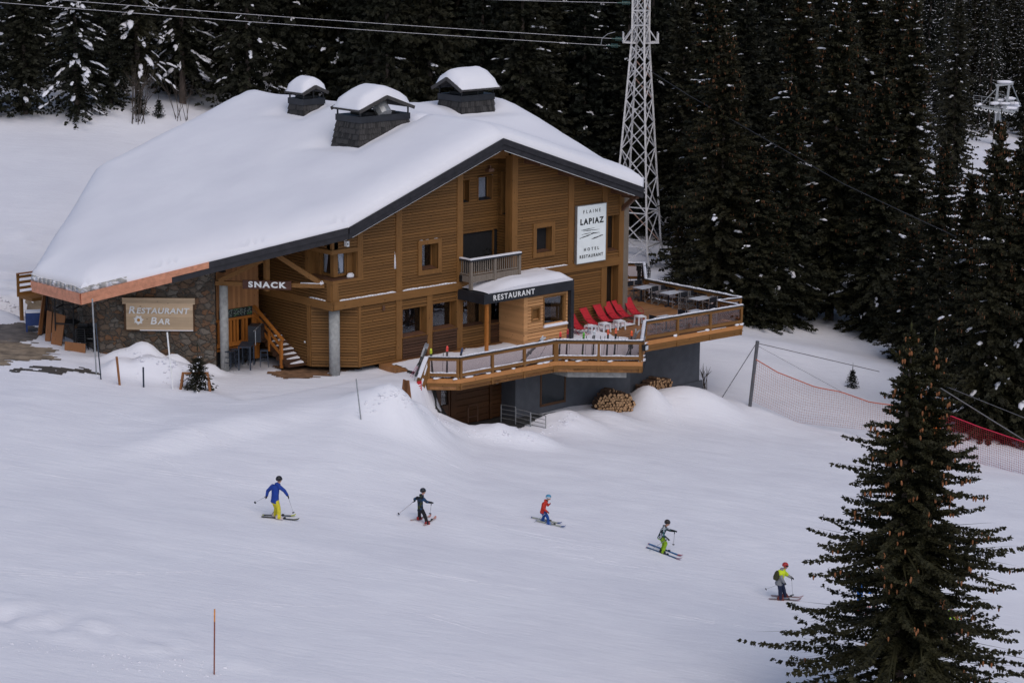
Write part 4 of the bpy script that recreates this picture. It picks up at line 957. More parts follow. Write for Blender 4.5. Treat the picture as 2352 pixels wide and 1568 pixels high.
# ------------------------------------------------------------------ terrace with its railing (hotel axes)
ter = empty('terrace', (0, 0, 0), PHI, 'raised timber terrace with glazed wooden railing in front of the hotel', 'terrace')
TP = [(2.4, -3.9), (2.1, -4.15), (3.1, -5.13), (9.0, -5.25), (11.95, -8.0), (15.4, -4.85), (22.05, -5.27), (22.05, -3.62), (23.55, -3.86), (23.55, 2.9), (27.0, 6.35), (25.6, 7.6), (20, 9.5), (18.9, 8.0), (18.9, -.2), (17, -.3), (2.4, -.3)]
g = MB(); g.prism(TP, -.5, -.02); g.build('deck_floor', M['deck'], ter)
def plan_sheet(name, poly, zf, mt, parent, holes=lambda u, v: 0., st=.12, ragged=.2, seed=0, smooth=True):
    P = np.array(poly, float); x0, y0 = P.min(0); x1, y1 = P.max(0); xs = np.arange(x0, x1+st, st); ys = np.arange(y0, y1+st, st); A, B = np.meshgrid(xs, ys); a, b = A.ravel(), B.ravel()
    ins = np.zeros(a.shape, bool); dist = np.full(a.shape, 1e9)
    for i in range(len(P)):
        p, q = P[i], P[(i+1) % len(P)]; ins ^= ((p[1] > b) != (q[1] > b)) & (a < (q[0]-p[0])*(b-p[1])/(q[1]-p[1]+1e-12)+p[0])
        e = q-p; t = np.clip(((a-p[0])*e[0]+(b-p[1])*e[1])/(e@e), 0, 1); dist = np.minimum(dist, np.hypot(a-p[0]-t*e[0], b-p[1]-t*e[1]))
    sdv = np.where(ins, np.minimum(dist, .8), -dist)-holes(a, b)+ragged*2*fbm(a*1.3, b*2.2, 70+seed, 4)
    keep = ((sdv > 0) & ins).reshape(A.shape); z = zf+np.clip(sdv, 0, .3)*.12+.012*fbm(a*3, b*3, 5, 3)
    ix = np.arange(a.size).reshape(A.shape); k = keep[:-1, :-1] & keep[:-1, 1:] & keep[1:, :-1] & keep[1:, 1:]
    F = np.stack([ix[:-1, :-1][k], ix[:-1, 1:][k], ix[1:, 1:][k], ix[1:, :-1][k]], 1); us, inv = np.unique(F, return_inverse=True)
    return link(name, np_mesh(name, np.stack([a, b, z], 1)[us], inv.reshape(F.shape), mt, smooth), parent)
def bare(u, v):                                                  # where the boards are swept clear
    k = ss(u, 14.3, 16.2)*ss(v, -7.2, -4.2)*1.6
    k = np.where((u > 15.) & (v > -1.9) & (v < -.2) & (u < 18.2), .25, k)
    k = k+np.where((v > -2.2) & (u < 12.5), .28*ss(v, -2.6, -1.4), 0)
    k = k+np.where((u > 18), 1.6, 0)
    return k
plan_sheet('deck_snow', [(2.38, -3.9), (2.2, -4.05), (3.15, -5.05), (9.0, -5.17), (11.95, -7.85), (15.3, -4.8), (18.5, -4.9), (18.5, -.35), (2.38, -.35)], .004, M['snow'], ter, bare, .1)
RAILS = [[(2.05, -4.1), (3.1, -5.13)], [(3.1, -5.13), (9.0, -5.25)], [(9.0, -5.25), (11.95, -8.0)], [(11.95, -8.0), (15.3, -4.95)], [(15.3, -4.9), (22.05, -5.27)],
         [(22.05, -5.27), (22.05, -3.62)], [(22.05, -3.62), (23.55, -3.86)], [(23.55, -3.86), (23.55, 2.9)], [(23.55, 2.9), (27.0, 6.35)], [(27.0, 6.35), (25.0, 8.0)]]
NPOST = [1, 3, 2, 2, 3, 1, 1, 3, 2, 1]
for k, ((a, b), npst) in enumerate(zip(RAILS, NPOST)):
    A2, B2 = Vector(a), Vector(b); L = (B2-A2).length; d = (B2-A2)/L; nr = Vector((d.y, -d.x))
    P3 = lambda t, o, z: (A2.x+d.x*t+nr.x*o, A2.y+d.y*t+nr.y*o, z)
    pl = lambda t, o, z: P3(t, o, z)
    g = MB(); pbox(g, pl, -.02, L+.02, -.02, .05, -.2, .0); g.build('edge_board', M['edge'], ter)
    g = MB()
    for z0, z1, oo in ((-.36, -.2, .03), (-.53, -.36, .0)): pbox(g, pl, -.02, L+.02, -.05, oo, z0, z1)
    for i in range(npst+1): t = min(L-.08, max(.08, L*i/npst)); pbox(g, pl, t-.05, t+.05, .0, .06, -.52, -.2)
    g.build('edge_beam', M['timber'], ter)
    if k == 3 : off = 0
    g = MB()
    pbox(g, pl, 0, L, -.05, .05, .83, .97)
    pbox(g, pl, 0, L, -.04, .04, .1, .25)
    g.build('railing', M['timber'], ter)
    for i in range(npst+1):
        t = min(L-.08, max(.08, L*i/npst)); q = MB(); pbox(q, pl, t-.06, t+.06, -.06, .06, 0, .83); q.build('post', M['timber_z'], ter)
    g = MB(); pbox(g, pl, -.05, L+.05, -.12, .1, .97, 1.01); g.build('rail_cap', M['charcoal'], ter)
    for i in range(npst):
        t0 = L*i/npst+.1; t1 = L*(i+1)/npst-.1; g = MB(); pbox(g, pl, t0, t1, -.01, .01, .25, .83); g.build('glass_panel', M['tint'], ter)
    g = MB(); hs = {0: .03, 4: .045, 5: .03, 6: .03, 7: .05}.get(k, .05)
    snow_src = sn; 
    r = random.Random(k+40); n = max(4, int(L/.16)); pv = None
    for i in range(n+1):
        t = L*i/n; h = hs*r.uniform(.5, 1.5)*(.3 if k in (0,) else 1); wv = .1*r.uniform(.75, 1.)
        if k in (5, 6) and r.random() < .35: h = .005
        if pv: (t0, h0, w0) = pv; g.hexa([pl(t0, w0-.02, 1.01), pl(t, wv-.02, 1.01), pl(t, -wv-.02, 1.01), pl(t0, -w0-.02, 1.01)], [pl(t0, w0*.7-.02, 1.01+h0), pl(t, wv*.7-.02, 1.01+h), pl(t, -wv*.7-.02, 1.01+h), pl(t0, -w0*.7-.02, 1.01+h0)])
        pv = (t, h, wv)
    if k < 4:
        for i in range(npst):
            t0 = L*i/npst+.1; t1 = L*(i+1)/npst-.1; pv = None
            for j in range(9):
                t = t0+(t1-t0)*j/8; h = r.uniform(.03, .07)
                if pv: g.hexa([pl(pv[0], .04, .25), pl(t, .04, .25), pl(t, .012, .25), pl(pv[0], .012, .25)], [pl(pv[0], .03, .25+pv[1]), pl(t, .03, .25+h), pl(t, .012, .25+h), pl(pv[0], .012, .25+pv[1])])
                pv = (t, h)
            for j in range(3):
                if r.random() < .8: t = r.uniform(t0, t1); g.ball(pl(t, .02, .02), (.25*r.uniform(.4, 1.2), .06, .04), 0, 7, 4, .25, j)
    elif k == 4:
        for t in (2.1, 4.3, 6.4, 6.7): g.ball(pl(t, .03, .03), (.16, .06, .07), 0, 7, 4, .3, int(t*7))
        pbox(g, pl, 3.6, 5.6, .0, .04, .0, .025)
    tag(g.build('rail_snow', M['snow'], ter, True), kind='stuff')
# stair rail going down beside the heap, with a red banner
g = MB(); q0 = (2.0, -4.15); q1 = (1.38, -4.32)
def dn(t, z, o=0): return (q0[0]+(q1[0]-q0[0])*t+o*.25, q0[1]+(q1[1]-q0[1])*t-o*.95, z-.85*t)
g.beam(dn(0, .93), dn(1, .93), .1, .14); g.beam(dn(0, .5), dn(1, .5), .06, .3); g.beam(dn(0, .1), dn(1, .1), .08, .2); g.beam(dn(.5, -.4), dn(.5, .9), .1, .1); g.beam(dn(1, -.7), dn(1, .95), .12, .12)
g.build('stair_rail', M['timber'], ter)
g = MB(); g.beam(dn(0, 1.02), dn(1, 1.02), .16, .06); g.beam(dn(.1, .7, .03), dn(.45, .62, .03), .06, .1); g.beam(dn(.55, .55, .03), dn(.95, .5, .03), .06, .12); g.build('rail_snow', M['snow'], ter)
bnr = empty('red_banner', W(*dn(1.06, .0)), PHI, 'red banner strip with white and yellow marks on the terrace stair rail', 'banner')
g = MB(); g.box(-.16, .1, -.12, -.08, -.5, .95); g.build('cloth', M['red'], bnr)
g = MB()
for z in (.55, .65, .75): g.box(-.14, .04, -.126, -.12, z, z+.05)
g.build('stripe', M['white'], bnr)
me = text_mesh('8', .4, .004, .008); me.materials.append(plain('yellow print', (.7, .55, .03))); o = link('lettering', me, bnr); o.location = (-.03, -.127, .05); o.rotation_euler = (R_(90), 0, 0)
fl_ = empty('floodlight', W(11.95, -8.12, .7), PHI+R_(15), 'black floodlight box with cable at the terrace corner post', 'floodlight')
g = MB(); g.box(-.15, .15, -.16, 0, -.13, .13); g.beam((0, 0, 0), (0, .12, .1), .05, .05); g.build('housing', M['black'], fl_)
g = MB(); g.box(-.12, .12, -.172, -.16, -.1, .1); g.build('lens', M['lamp_glass'], fl_)
g = MB(); g.tube([(.1, 0, -.1), (.2, -.05, -.5), (.15, .02, -.9), (.0, .06, -1.3)], .012, 5); g.build('cable', M['black'], fl_)
lan = empty('terrace_lantern', W(26.4, 6.2, .95), PHI, 'dark lantern on the snowy railing corner at the back of the terrace', 'lantern')
g = MB(); g.box(-.14, .14, -.14, .14, .04, .1); g.box(-.1, .1, -.1, .1, -.3, .0); g.beam((0, 0, -.95), (0, 0, -.3), .12, .12); g.build('body', M['black'], lan)
g = MB(); g.box(-.16, .16, -.16, .16, .0, .05); g.build('roof', M['steel'], lan)

# ------------------------------------------------------------------ terrace furniture
def make_table(label, n2=True):
    t = empty('terrace_table', (0, 0, 0), 0, label, 'table', 'pale tables on the terrace'); L = .7 if n2 else .34; Wd = .36
    g = MB()
    if n2: g.box(-L, -.006, -Wd, Wd, .71, .74); g.box(.006, L, -Wd, Wd, .71, .74)
    else: g.box(-L, L, -L, L, .71, .74)
    g.build('tabletop', M['table_top'], t)
    g = MB()
    for x0 in ((-L/2, L/2) if n2 else (0,)):
        g.beam((x0, 0, .04), (x0, 0, .71), .06, .06); g.box(x0-.26, x0+.26, -.03, .03, .0, .04); g.box(x0-.03, x0+.03, -.26, .26, .0, .04)
    g.build('pedestal', M['dark_steel'], t); return t
t0 = make_table('long pale table at the back of the terrace, nearest the house', True)
tabs = [(23.05, 2.42, None), (23.05, .45, 'long pale table in the middle of the back row on the terrace'), (23.05, -1.63, 'long pale table at the back row end by the railing corner')]
for i, (u, v, lb) in enumerate(tabs):
    o = t0 if i == 0 else copy_tree(t0, label=lb); o.location = W(u, v, -.02); o.rotation_euler = (0, 0, PHI)
t1 = make_table('small square table close behind the front railing, right one', False); t1.location = W(20.25, -3.82, -.02); t1.rotation_euler = (0, 0, PHI)
o = copy_tree(t1, W(18.05, -3.8, -.02), PHI, 'small square table close behind the front railing, beside the leaning skis')
# folding director's chair, facing +y of its own axes
ch = empty('director_chair', (0, 0, 0), 0, 'x', 'chair', 'black director chairs on the terrace')
g = MB(); g.add([(-.25, -.2, .46), (.25, -.2, .46), (.25, .2, .46), (-.25, .2, .46), (-.1, -.2, .44), (.1, -.2, .44), (.1, .2, .44), (-.1, .2, .44)], [(0, 4, 7, 3), (4, 5, 6, 7), (5, 1, 2, 6)]); g.box(-.26, .26, -.2, .2, .455, .462); g.build('seat', M['black_fabric'], ch)
g = MB(); g.box(-.27, .27, -.275, -.255, .66, .92); g.build('backrest', M['black_fabric'], ch)
g = MB()
for s in (-1, 1):
    g.beam((s*.27, -.25, 0), (s*.27, -.265, .93), .025, .025); g.beam((s*.27, .22, 0), (s*.27, .22, .66), .025, .025); g.beam((s*.27, -.26, .67), (s*.27, .26, .67), .045, .025); g.beam((s*.27, -.25, .03), (s*.27, .22, .03), .02, .02)
for y in (-.22, .22): g.beam((-.26, y, .04), (.26, y, .45), .022, .022); g.beam((.26, y, .04), (-.26, y, .45), .022, .022)
g.build('frame', M['aluminium'], ch)
CH = [(22.8, 1.78, 0, 'back to us at the front of the table nearest the house'), (23.5, 1.75, 0, 'at the front right of the table nearest the house'), (22.8, 3.1, 180, 'behind the table nearest the house, by the wall'), (23.4, 3.1, 180, 'behind the table nearest the house, by the railing'),
      (22.75, 1.22, 180, 'behind the middle back table, left one'), (23.42, 1.2, 180, 'behind the middle back table, right one'), (22.7, -.3, 0, 'back to us at the front of the middle back table'), (23.45, -.28, 0, 'at the front right of the middle back table'),
      (22.75, -.85, 180, 'behind the corner table, left one'), (23.5, -.85, 180, 'behind the corner table, right one'), (22.85, -2.3, 0, 'back to us at the front of the corner table'), (23.5, -2.28, 0, 'at the front right of the corner table, nearest the railing'),
      (19.5, -3.85, -90, 'left of the right small table behind the front railing'), (20.95, -4.05, 90, 'right of the right small table behind the front railing'), (17.3, -3.85, -90, 'left of the small table beside the leaning skis'), (18.82, -3.85, 90, 'right of the small table beside the leaning skis')]
for i, (u, v, a, lb) in enumerate(CH):
    o = ch if i == 0 else copy_tree(ch); o.location = W(u, v, -.02); o.rotation_euler = (0, 0, PHI+R_(a)+random.uniform(-.08, .08)); o['label'] = 'black director chair '+lb
# wrought garden chairs at the back
gc = empty('garden_chair', (0, 0, 0), 0, 'black metal garden chair with a round grid back, against the house wall', 'chair', 'black metal garden chairs')
g = MB(); n = 10
for i in range(5): g.box(-.24, .24, -.22+i*.09, -.16+i*.09, .42, .44)
g.build('seat', M['black_metal'], gc)
g = MB(); g.tube([(-.26, -.25, .4), (-.28, -.3, .8), (-.2, -.33, 1.0), (0, -.35, 1.08), (.2, -.33, 1.0), (.28, -.3, .8), (.26, -.25, .4)], .02, 5)
for i in range(4): x = -.18+i*.12; g.box(x-.04, x+.04, -.31, -.29, .46, 1.02)
for z in (.6, .75, .9): g.box(-.27, .27, -.315, -.295, z, z+.04)
g.build('backrest', M['black_metal'], gc)
g = MB()
for s in (-1, 1): g.tube([(s*.27, -.26, .66), (s*.3, .1, .66), (s*.29, .24, .5), (s*.27, .22, 0)], .018, 5); g.tube([(s*.25, -.25, 0), (s*.26, -.27, .5)], .018, 5)
g.build('leg', M['black_metal'], gc)
gc.location = W(24.6, 5.6, 0); gc.rotation_euler = (0, 0, PHI+R_(190))
copy_tree(gc, W(25.9, 5.3, 0), PHI+R_(120), 'black metal garden chair turned sideways beside the lantern')
# red deckchairs along the wall, facing -y of the hotel axes
dk = empty('deckchair', (0, 0, 0), 0, 'x', 'deckchair', 'red canvas deckchairs along the hotel wall')
prof = [(0.0, 1.0), (-.18, .74), (-.4, .5), (-.58, .36), (-.76, .3), (-.98, .33)]; g = MB(); vs = []
for y, z in prof: vs += [(-.25, y, z), (.25, y, z), (.25, y, z-.012), (-.25, y, z-.012)]
g.add(vs, [(i*4, i*4+1, i*4+5, i*4+4) for i in range(5)]+[(i*4+2, i*4+3, i*4+7, i*4+6) for i in range(5)]); g.build('canvas', M['red'], dk, True)
g = MB()
for s in (-.27, .27):
    g.tube([(s, .02, 1.01), (s, -.4, .5), (s, -.76, .3), (s, -1.0, .33)], .014, 5); g.tube([(s, -.45, .56), (s, -.75, .6), (s, -.95, .5), (s, -.98, .34)], .012, 5)
    g.tube([(s, -.25, .64), (s, -.95, .02), (s, -1.1, .05)], .012, 5); g.tube([(s, -.8, .3), (s, -.25, .02), (s, -.1, .03)], .012, 5)
for y, z in ((.02, 1.01), (-1.0, .33), (-1.1, .05), (-.1, .03), (-.95, .02)): g.tube([(-.27, y, z), (.27, y, z)], .012, 5)
g.build('frame', M['red_metal'], dk)
for i, (u, v, lb) in enumerate(((14.05, -1.0, 'half hidden by the black canopy post'), (15.35, -.62, 'second from the canopy post, set lower than its neighbours'), (16.48, -.45, 'third from the canopy post, behind a white stool'), (17.35, -.25, 'in the middle of the row, below the sign'), (17.98, -.25, 'close beside its neighbour before the glazed corner opening'), (18.95, -.15, 'at the terrace end of the row, by the corner board'))):
    o = dk if i == 0 else copy_tree(dk); o.location = W(u, v, 0); o.rotation_euler = (0, 0, PHI+R_(random.uniform(-3, 5))); o['label'] = 'red canvas deckchair '+lb
stl = empty('plastic_stool', (0, 0, 0), 0, 'x', 'stool', 'white plastic stools in front of the deckchairs')
g = MB(); g.box(-.22, .22, -.22, .22, .42, .45); g.box(-.23, .23, -.23, .23, .39, .42); g.build('seat', M['white_plastic'], stl)
for sx in (-1, 1):
    for sy in (-1, 1): g = MB(); g.beam((sx*.19, sy*.19, .4), (sx*.22, sy*.22, 0), .07, .05); g.build('leg', M['white_plastic'], stl)
g = MB(); g.ball((.02, 0, .45), (.15, .13, .03), 0, 8, 4, .3, 2); g.build('snow_cap', M['snow'], stl)
for i, (u, v, lb) in enumerate(((14.55, -1.95, 'nearest the canopy post'), (15.5, -2.0, 'second from the canopy post'), (16.5, -2.05, 'third from the canopy post'), (18.15, -1.9, 'beside the bundle of leaning skis'))):
    o = stl if i == 0 else copy_tree(stl); o.location = W(u, v, 0); o.rotation_euler = (0, 0, PHI+R_(random.uniform(-20, 25))); o['label'] = 'white plastic stool '+lb

# ------------------------------------------------------------------ skis and poles
SKI_PROF = [(0, .0, .042), (.03, .0, .05), (.5, .0, .034), (.86, .0, .05), (.94, .02, .052), (.985, .055, .04), (1.0, .075, .012)]
def ski_mesh(name, L, base, tip, bind=True, wk=1.):
    """one ski along +y, sole down, tail at the origin"""
    g = MB(); vs = []
    for t, h, wd in SKI_PROF:
        y = t*L; vs += [(-wd*wk, y, h), (wd*wk, y, h), (wd*wk, y, h+.018), (-wd*wk, y, h+.018)]
    k = len(SKI_PROF)
    for i in range(k-1):
        mi = 1 if i >= 3 else (2 if i == 0 else 0)
        for a in range(4): g.add([vs[i*4+a], vs[i*4+(a+1) % 4], vs[(i+1)*4+(a+1) % 4], vs[(i+1)*4+a]], [(0, 1, 2, 3)], mi)
    g.add(vs[:4], [(0, 1, 2, 3)]); g.add(vs[-4:], [(0, 1, 2, 3)], 1)
    return g.mesh(name, [base, tip, tip])
def binding_mesh(L):
    g = MB(); y = L*.47
    g.box(-.035, .035, y-.16, y-.06, .018, .075); g.box(-.03, .03, y+.16, y+.24, .018, .065); g.box(-.03, .03, y-.06, y+.16, .018, .03); return g.mesh('binding', M['black'])
BINDING = {}
def col(c, r_=.35): 
    k = 'c%.2f_%.2f_%.2f' % c
    if k not in M: M[k] = plain('lacquer', c, r_, 0, .12, 9)
    return M[k]
def leaning_pair(label, base, top, L, cb, ct, face):
    """two skis bound sole to sole, standing on the deck and leaning on the rail"""
    base = Vector(base); top = Vector(top); d = (top-base).normalized(); f = Vector(face); f = (f-d*f.dot(d)).normalized(); x = d.cross(f)
    e = empty('ski_pair', base, 0, label, 'skis', 'skis left on the terrace'); Rm = Matrix((x, d, f)).transposed().to_4x4()
    e.rotation_euler = Rm.to_euler()
    me = ski_mesh('ski', L, col(cb), col(ct)); bm_ = BINDING.setdefault(round(L, 2), binding_mesh(L))
    for s in (0, 1):
        o = link('ski', me, e); o.location = (0, 0, .03 if s == 0 else -.03); o.rotation_euler = (0, 0 if s == 0 else R_(180), 0); link('binding', bm_, o)
    return e
def pole(label, grip, tip, c=(.35, .35, .37), group='ski poles left on the terrace', name='ski_pole'):
    g0 = Vector(grip); t0_ = Vector(tip); d = (t0_-g0).normalized()
    e = empty(name, g0, 0, label, 'ski pole', group); q = t0_-g0
    g = MB(); g.tube([(0, 0, 0), q], [.011, .007], 6); g.build('shaft', col(c), e)
    g = MB(); g.tube([tuple(-d*.04), tuple(d*.11)], .019, 6); g.build('grip', M['black'], e)
    g = MB(); p = q-d*.06; g.tube([tuple(p-d*.008), tuple(p+d*.008)], .05, 8); g.build('basket', M['black'], e)
    return e
R23 = (Vector((11.95, -8.0))-Vector((9.0, -5.25))); L23 = R23.length; d23 = R23/L23; n23 = Vector((-d23.y, d23.x))      # towards the deck
def on_rail(a, d, n, t, o, z): return W(a[0]+d.x*t+n.x*o, a[1]+d.y*t+n.y*o, z)
def r23(t, o, z): return on_rail((9.0, -5.25), d23, n23, t, o, z)
out23 = W(-n23.x, -n23.y, 0)
z6 = Zw(2000, 1150, 500)
def rail_t(px): x0 = z6(400, 0)[0]; x1 = z6(1905, 0)[0]; return (px*.2126*.6125+2000*.6125-x0)/(x1-x0)*L23
for px, ht, L, cb, ct, lb in ((495, 1.30, 1.36, (.03, .03, .03), (.75, .06, .05), 'narrow black skis with white-lettered red tips leaning on the front railing'), (620, 1.42, 1.5, (.10, .03, .05), (.40, .02, .03), 'dark skis with plain deep red tips leaning near the canopy post'),
        (900, 1.26, 1.34, (.05, .12, .02), (.10, .38, .04), 'green skis leaning on the front railing'), (1085, 1.40, 1.46, (.1, .1, .1), (.62, .64, .66), 'white and black skis leaning beside a rail post'),
        (1325, 1.42, 1.5, (.025, .025, .03), (.72, .12, .06), 'black skis with orange tips, left of a matching pair'), (1460, 1.48, 1.56, (.02, .02, .022), (.8, .16, .07), 'black skis with orange tips, right of a matching pair'), (1735, 1.36, 1.44, (.03, .03, .035), (.78, .11, .03), 'black skis with bright orange tips at the terrace corner')):
    t = rail_t(px)-.08; leaning_pair(lb, r23(t, .42, .02), r23(t+.05, .08, ht), L, cb, ct, out23)
for px, lb in ((655, 'dark ski poles beside the deep red skis'), (940, 'ski pole beside the green skis'), (1045, 'ski pole with big black grip left of the white skis'), (1185, 'thin ski pole right of the white skis'), (1262, 'ski pole left of the orange-tipped pairs'), (1492, 'ski pole right of the orange-tipped pairs'), (1680, 'ski pole beside the bright orange tips')):
    t = rail_t(px)-.05; pole(lb, r23(t+.04, .1, 1.15), r23(t, .4, .03), (.09, .09, .1))
for i in range(5):                                                # bundle leaning in the corner
    t = .75+i*.16; a = Vector((11.95, -8.0)); dd = Vector((15.3, -4.95))-a; dd.normalize(); nn = Vector((-dd.y, dd.x))
    leaning_pair(('grey', 'black', 'white-edged', 'slim dark', 'silver')[i]+' skis in the slanting bundle at the inner terrace corner', on_rail(a, dd, nn, .35+i*.08, .75, .02), on_rail(a, dd, nn, 1.2+i*.26, .16, 1.45), 1.6+i*.03, ((.12, .12, .13), (.02, .02, .02), (.35, .35, .36), (.04, .045, .05), (.3, .31, .33))[i], ((.3, .3, .3), (.03, .03, .03), (.6, .6, .6), (.06, .06, .08), (.5, .5, .52))[i], W(dd.y, -dd.x, 0))
# left end of the terrace
def r12(t, o, z): return W(3.1+5.9*t, -5.13-.12*t+o, z)
def r01(t, o, z): return W(2.05+1.05*t+.7*o, -4.1-1.03*t+.7*o, z)
leaning_pair('black skis with yellow tips leaning at the short left railing', r01(.16, .4, .02), r01(.12, .04, 1.3), 1.36, (.03, .04, .03), (.55, .62, .04), W(-.7, -.7, 0))
leaning_pair('skis with white-lettered red tips leaning at the short left railing', r01(.60, .4, .02), r01(.62, .06, 1.42), 1.48, (.08, .06, .06), (.8, .08, .06), W(-.7, -.7, 0))
leaning_pair('dark blue skis leaning across the railing bend', r01(.88, .4, .02), r01(1.08, .05, 1.36), 1.44, (.02, .025, .04), (.03, .045, .10), W(-.7, -.7, 0))
pole('ski pole beside the yellow-tipped skis', r01(.02, .1, .98), r01(.02, .35, .05), (.1, .1, .1)); pole('pair partner pole beside the red-lettered skis', r01(.5, .08, 1.12), r01(.46, .35, .05), (.1, .12, .16))
leaning_pair('grey and white skis slanting alone against the long railing', r12(.70, .55, .02), r12(.93, .1, 1.38), 1.75, (.12, .12, .13), (.6, .62, .64), W(0, -1, 0))
pole('thin pole beside the slanting grey and white skis', r12(.95, .08, 1.08), r12(.86, .35, .05), (.1, .1, .1))
z5 = Zw(1500, 1200, 600)
for i, (bp_, tp__, lb, cb) in enumerate((((200, 850), (375, 370), 'white-edged skis leaning on the stair rail', (.4, .4, .42)), ((215, 860), (415, 350), 'black skis leaning on the stair rail, closest to the banner', (.03, .03, .035)))):
    b3 = atz(*z5(*bp_), -.12); q = atz(*z5(300, 700), .6); t3 = aty(*z5(*tp__), b3[1]+.55); leaning_pair(lb, b3, t3, 1.7, cb, (.25, .25, .27), (0, -1, .2))
for i, (bp_, tp__, lb, c) in enumerate((((125, 870), (265, 640), 'pink ski pole leaning on the stair rail', (.65, .12, .25)), ((150, 885), (285, 660), 'second pink ski pole, close behind the first', (.5, .1, .2)), ((195, 925), (290, 640), 'black ski pole standing nearest the snow heap', (.05, .05, .05)))):
    b3 = atz(*z5(*bp_), -.1); t3 = aty(*z5(*tp__), b3[1]+.35); pole(lb, t3, b3, c)
# ------------------------------------------------------------------ spruces
def kites(P, D, L, Wd, rng, roll=None):
    """many small needle sprays: base points, directions, lengths, widths"""
    n = len(P); ref = rng.normal(size=(n, 3)) if roll is None else roll
    S = np.cross(D, ref); S /= np.linalg.norm(S, axis=1, keepdims=True)+1e-9
    L = L[:, None]; w2 = Wd[:, None]/2
    V = np.stack([P, P+D*L*.5+S*w2, P+D*L, P+D*L*.5-S*w2], 1).reshape(-1, 3)
    return V
def spruce_arrays(seed, H, R, wsp=.34, nbr=6, stn=9, spray=.42, sw=.17, clear=.4, droop=.3, snow=.2, hang=.5, power=.85, sub=1, thin=.0, lean=0., trunk2=0.):
    rng = np.random.default_rng(seed); VV = []; snow_pts = []; tips = []
    h = clear
    while h < H-.15:
        t = h/H; r = R*(1-t)**power*(.86+.2*math.sin(h*2.1+seed))+.12
        if h < H*.12: r *= .75+.25*h/(H*.12)
        n = max(4, int(nbr*(.75+.5*rng.random())*(1 if t < .9 else .7)))
        a0 = rng.random()*6.28
        for k in range(n):
            if rng.random() < thin: continue
            a = a0+6.283*k/n+rng.normal()*.25; l = r*rng.uniform(.62, 1.12); hh = h+rng.normal()*wsp*.3
            o = np.array([math.cos(a), math.sin(a), 0]); sd_ = np.array([-math.sin(a), math.cos(a), 0])
            rise = (.55 if t > .93 else .25*(t-.35)) ; dr = droop*(1-t)*rng.uniform(.6, 1.3)
            ns = max(3, int(stn*(.4+.7*l/R)))
            s = (np.arange(ns)+rng.random(ns)*.8+.2)/ns; s = s[s < 1.02]
            z = hh+l*(rise*s-dr*s**1.6+.16*(1-t)*s**5)
            C = o*(s*l)[:, None]+sd_*(.08*l*np.sin(s*3+seed))[:, None]*rng.normal(); C[:, 2] = z
            slope = rise-dr*1.6*s**.6; F_ = o+np.array([0, 0, 1])*slope[:, None]; F_ /= np.linalg.norm(F_, axis=1, keepdims=True)
            wl = (1-.55*s)*min(1., .35+l/R)                      # spray length along the branch
            for sg in (-1, 1):
                for q in range(sub):
                    D = F_*rng.uniform(.4, .9, (len(s), 1))+sd_*sg*rng.uniform(.45, 1., (len(s), 1))+np.array([0, 0, 1])*rng.normal(-.12, .2, (len(s), 1)); D /= np.linalg.norm(D, axis=1, keepdims=True)
                    VV.append(kites(C+rng.normal(size=C.shape)*.03, D, spray*wl*rng.uniform(.6, 1.3, len(s)), sw*rng.uniform(.7, 1.3, len(s))*np.ones(len(s)), rng))
            if hang:
                m_ = rng.random(len(s)) < hang
                if m_.any():
                    D = np.array([0, 0, -1.])+F_[m_]*.35+rng.normal(size=(m_.sum(), 3))*.2; D /= np.linalg.norm(D, axis=1, keepdims=True)
                    VV.append(kites(C[m_], D, spray*.9*wl[m_]*rng.uniform(.6, 1.3, m_.sum()), sw*1.0*np.ones(m_.sum()), rng))
            VV.append(kites(C[-1:]-F_[-1:]*spray*.2, F_[-1:], np.array([spray*.8]), np.array([sw*.8]), rng)); tips.append(C[-1])
            VV.append(kites(o[None]*.02+np.array([[0, 0, hh]]), F_[:1], np.array([l*.95]), np.array([.07]), rng, np.array([[0, 0, 1.]])))
            if rng.random() < snow:
                for s0 in rng.uniform(.45, 1., rng.integers(1, 3)): snow_pts.append((o*(s0*l)+np.array([0, 0, np.interp(s0, s, z)+.05]), a, min(.6, .2+l*.16)*rng.uniform(.5, 1.15), slope[-1]))
        h += wsp*(1-.35*t)*rng.uniform(.75, 1.25)
    n = 6; z = np.linspace(H-.5, H+.25, n); VV.append(kites(np.stack([np.zeros(n), np.zeros(n), z], 1), np.tile([0, 0, 1.], (n, 1)), np.full(n, .3), np.full(n, .1), rng))
    V = np.concatenate(VV); F = np.arange(len(V)).reshape(-1, 4)
    return V, F, snow_pts, tips
def snow_clumps(pts, seed, k=1.):
    g = MB(); r = random.Random(seed)
    for p, a, sz, sl in pts:
        ca, sa = math.cos(a), math.sin(a)
        for q in range(r.choice((2, 3, 3, 4))):
            s2 = sz*k*r.uniform(.16, .42); ox = r.uniform(-.7, .55)*sz; oy = r.uniform(-.3, .3)*sz; b = len(g.v)
            g.ball((0, 0, 0), (s2*r.uniform(.8, 1.5), s2*r.uniform(.5, .9), s2*r.uniform(.28, .5)), 0, 6, 4, .3, r.random())
            for i in range(b, len(g.v)):
                x, y, z = g.v[i]; x += ox; y += oy; z = max(z, -.05)+x*sl*.9-.2*x*x/max(sz, .1)*.5; g.v[i] = (p[0]+x*ca-y*sa, p[1]+x*sa+y*ca, p[2]+z)
    return g
def trunk_mesh(H, r0, seed=0):
    g = MB(); r = random.Random(seed); g.tube([(r.uniform(-.03, .03), r.uniform(-.03, .03), z) for z in (-1.2, 0, H*.3, H*.6, H*.85, H)], [r0*1.2, r0, r0*.75, r0*.48, r0*.2, .02], 7); return g.mesh('trunk', M['bark'], True)
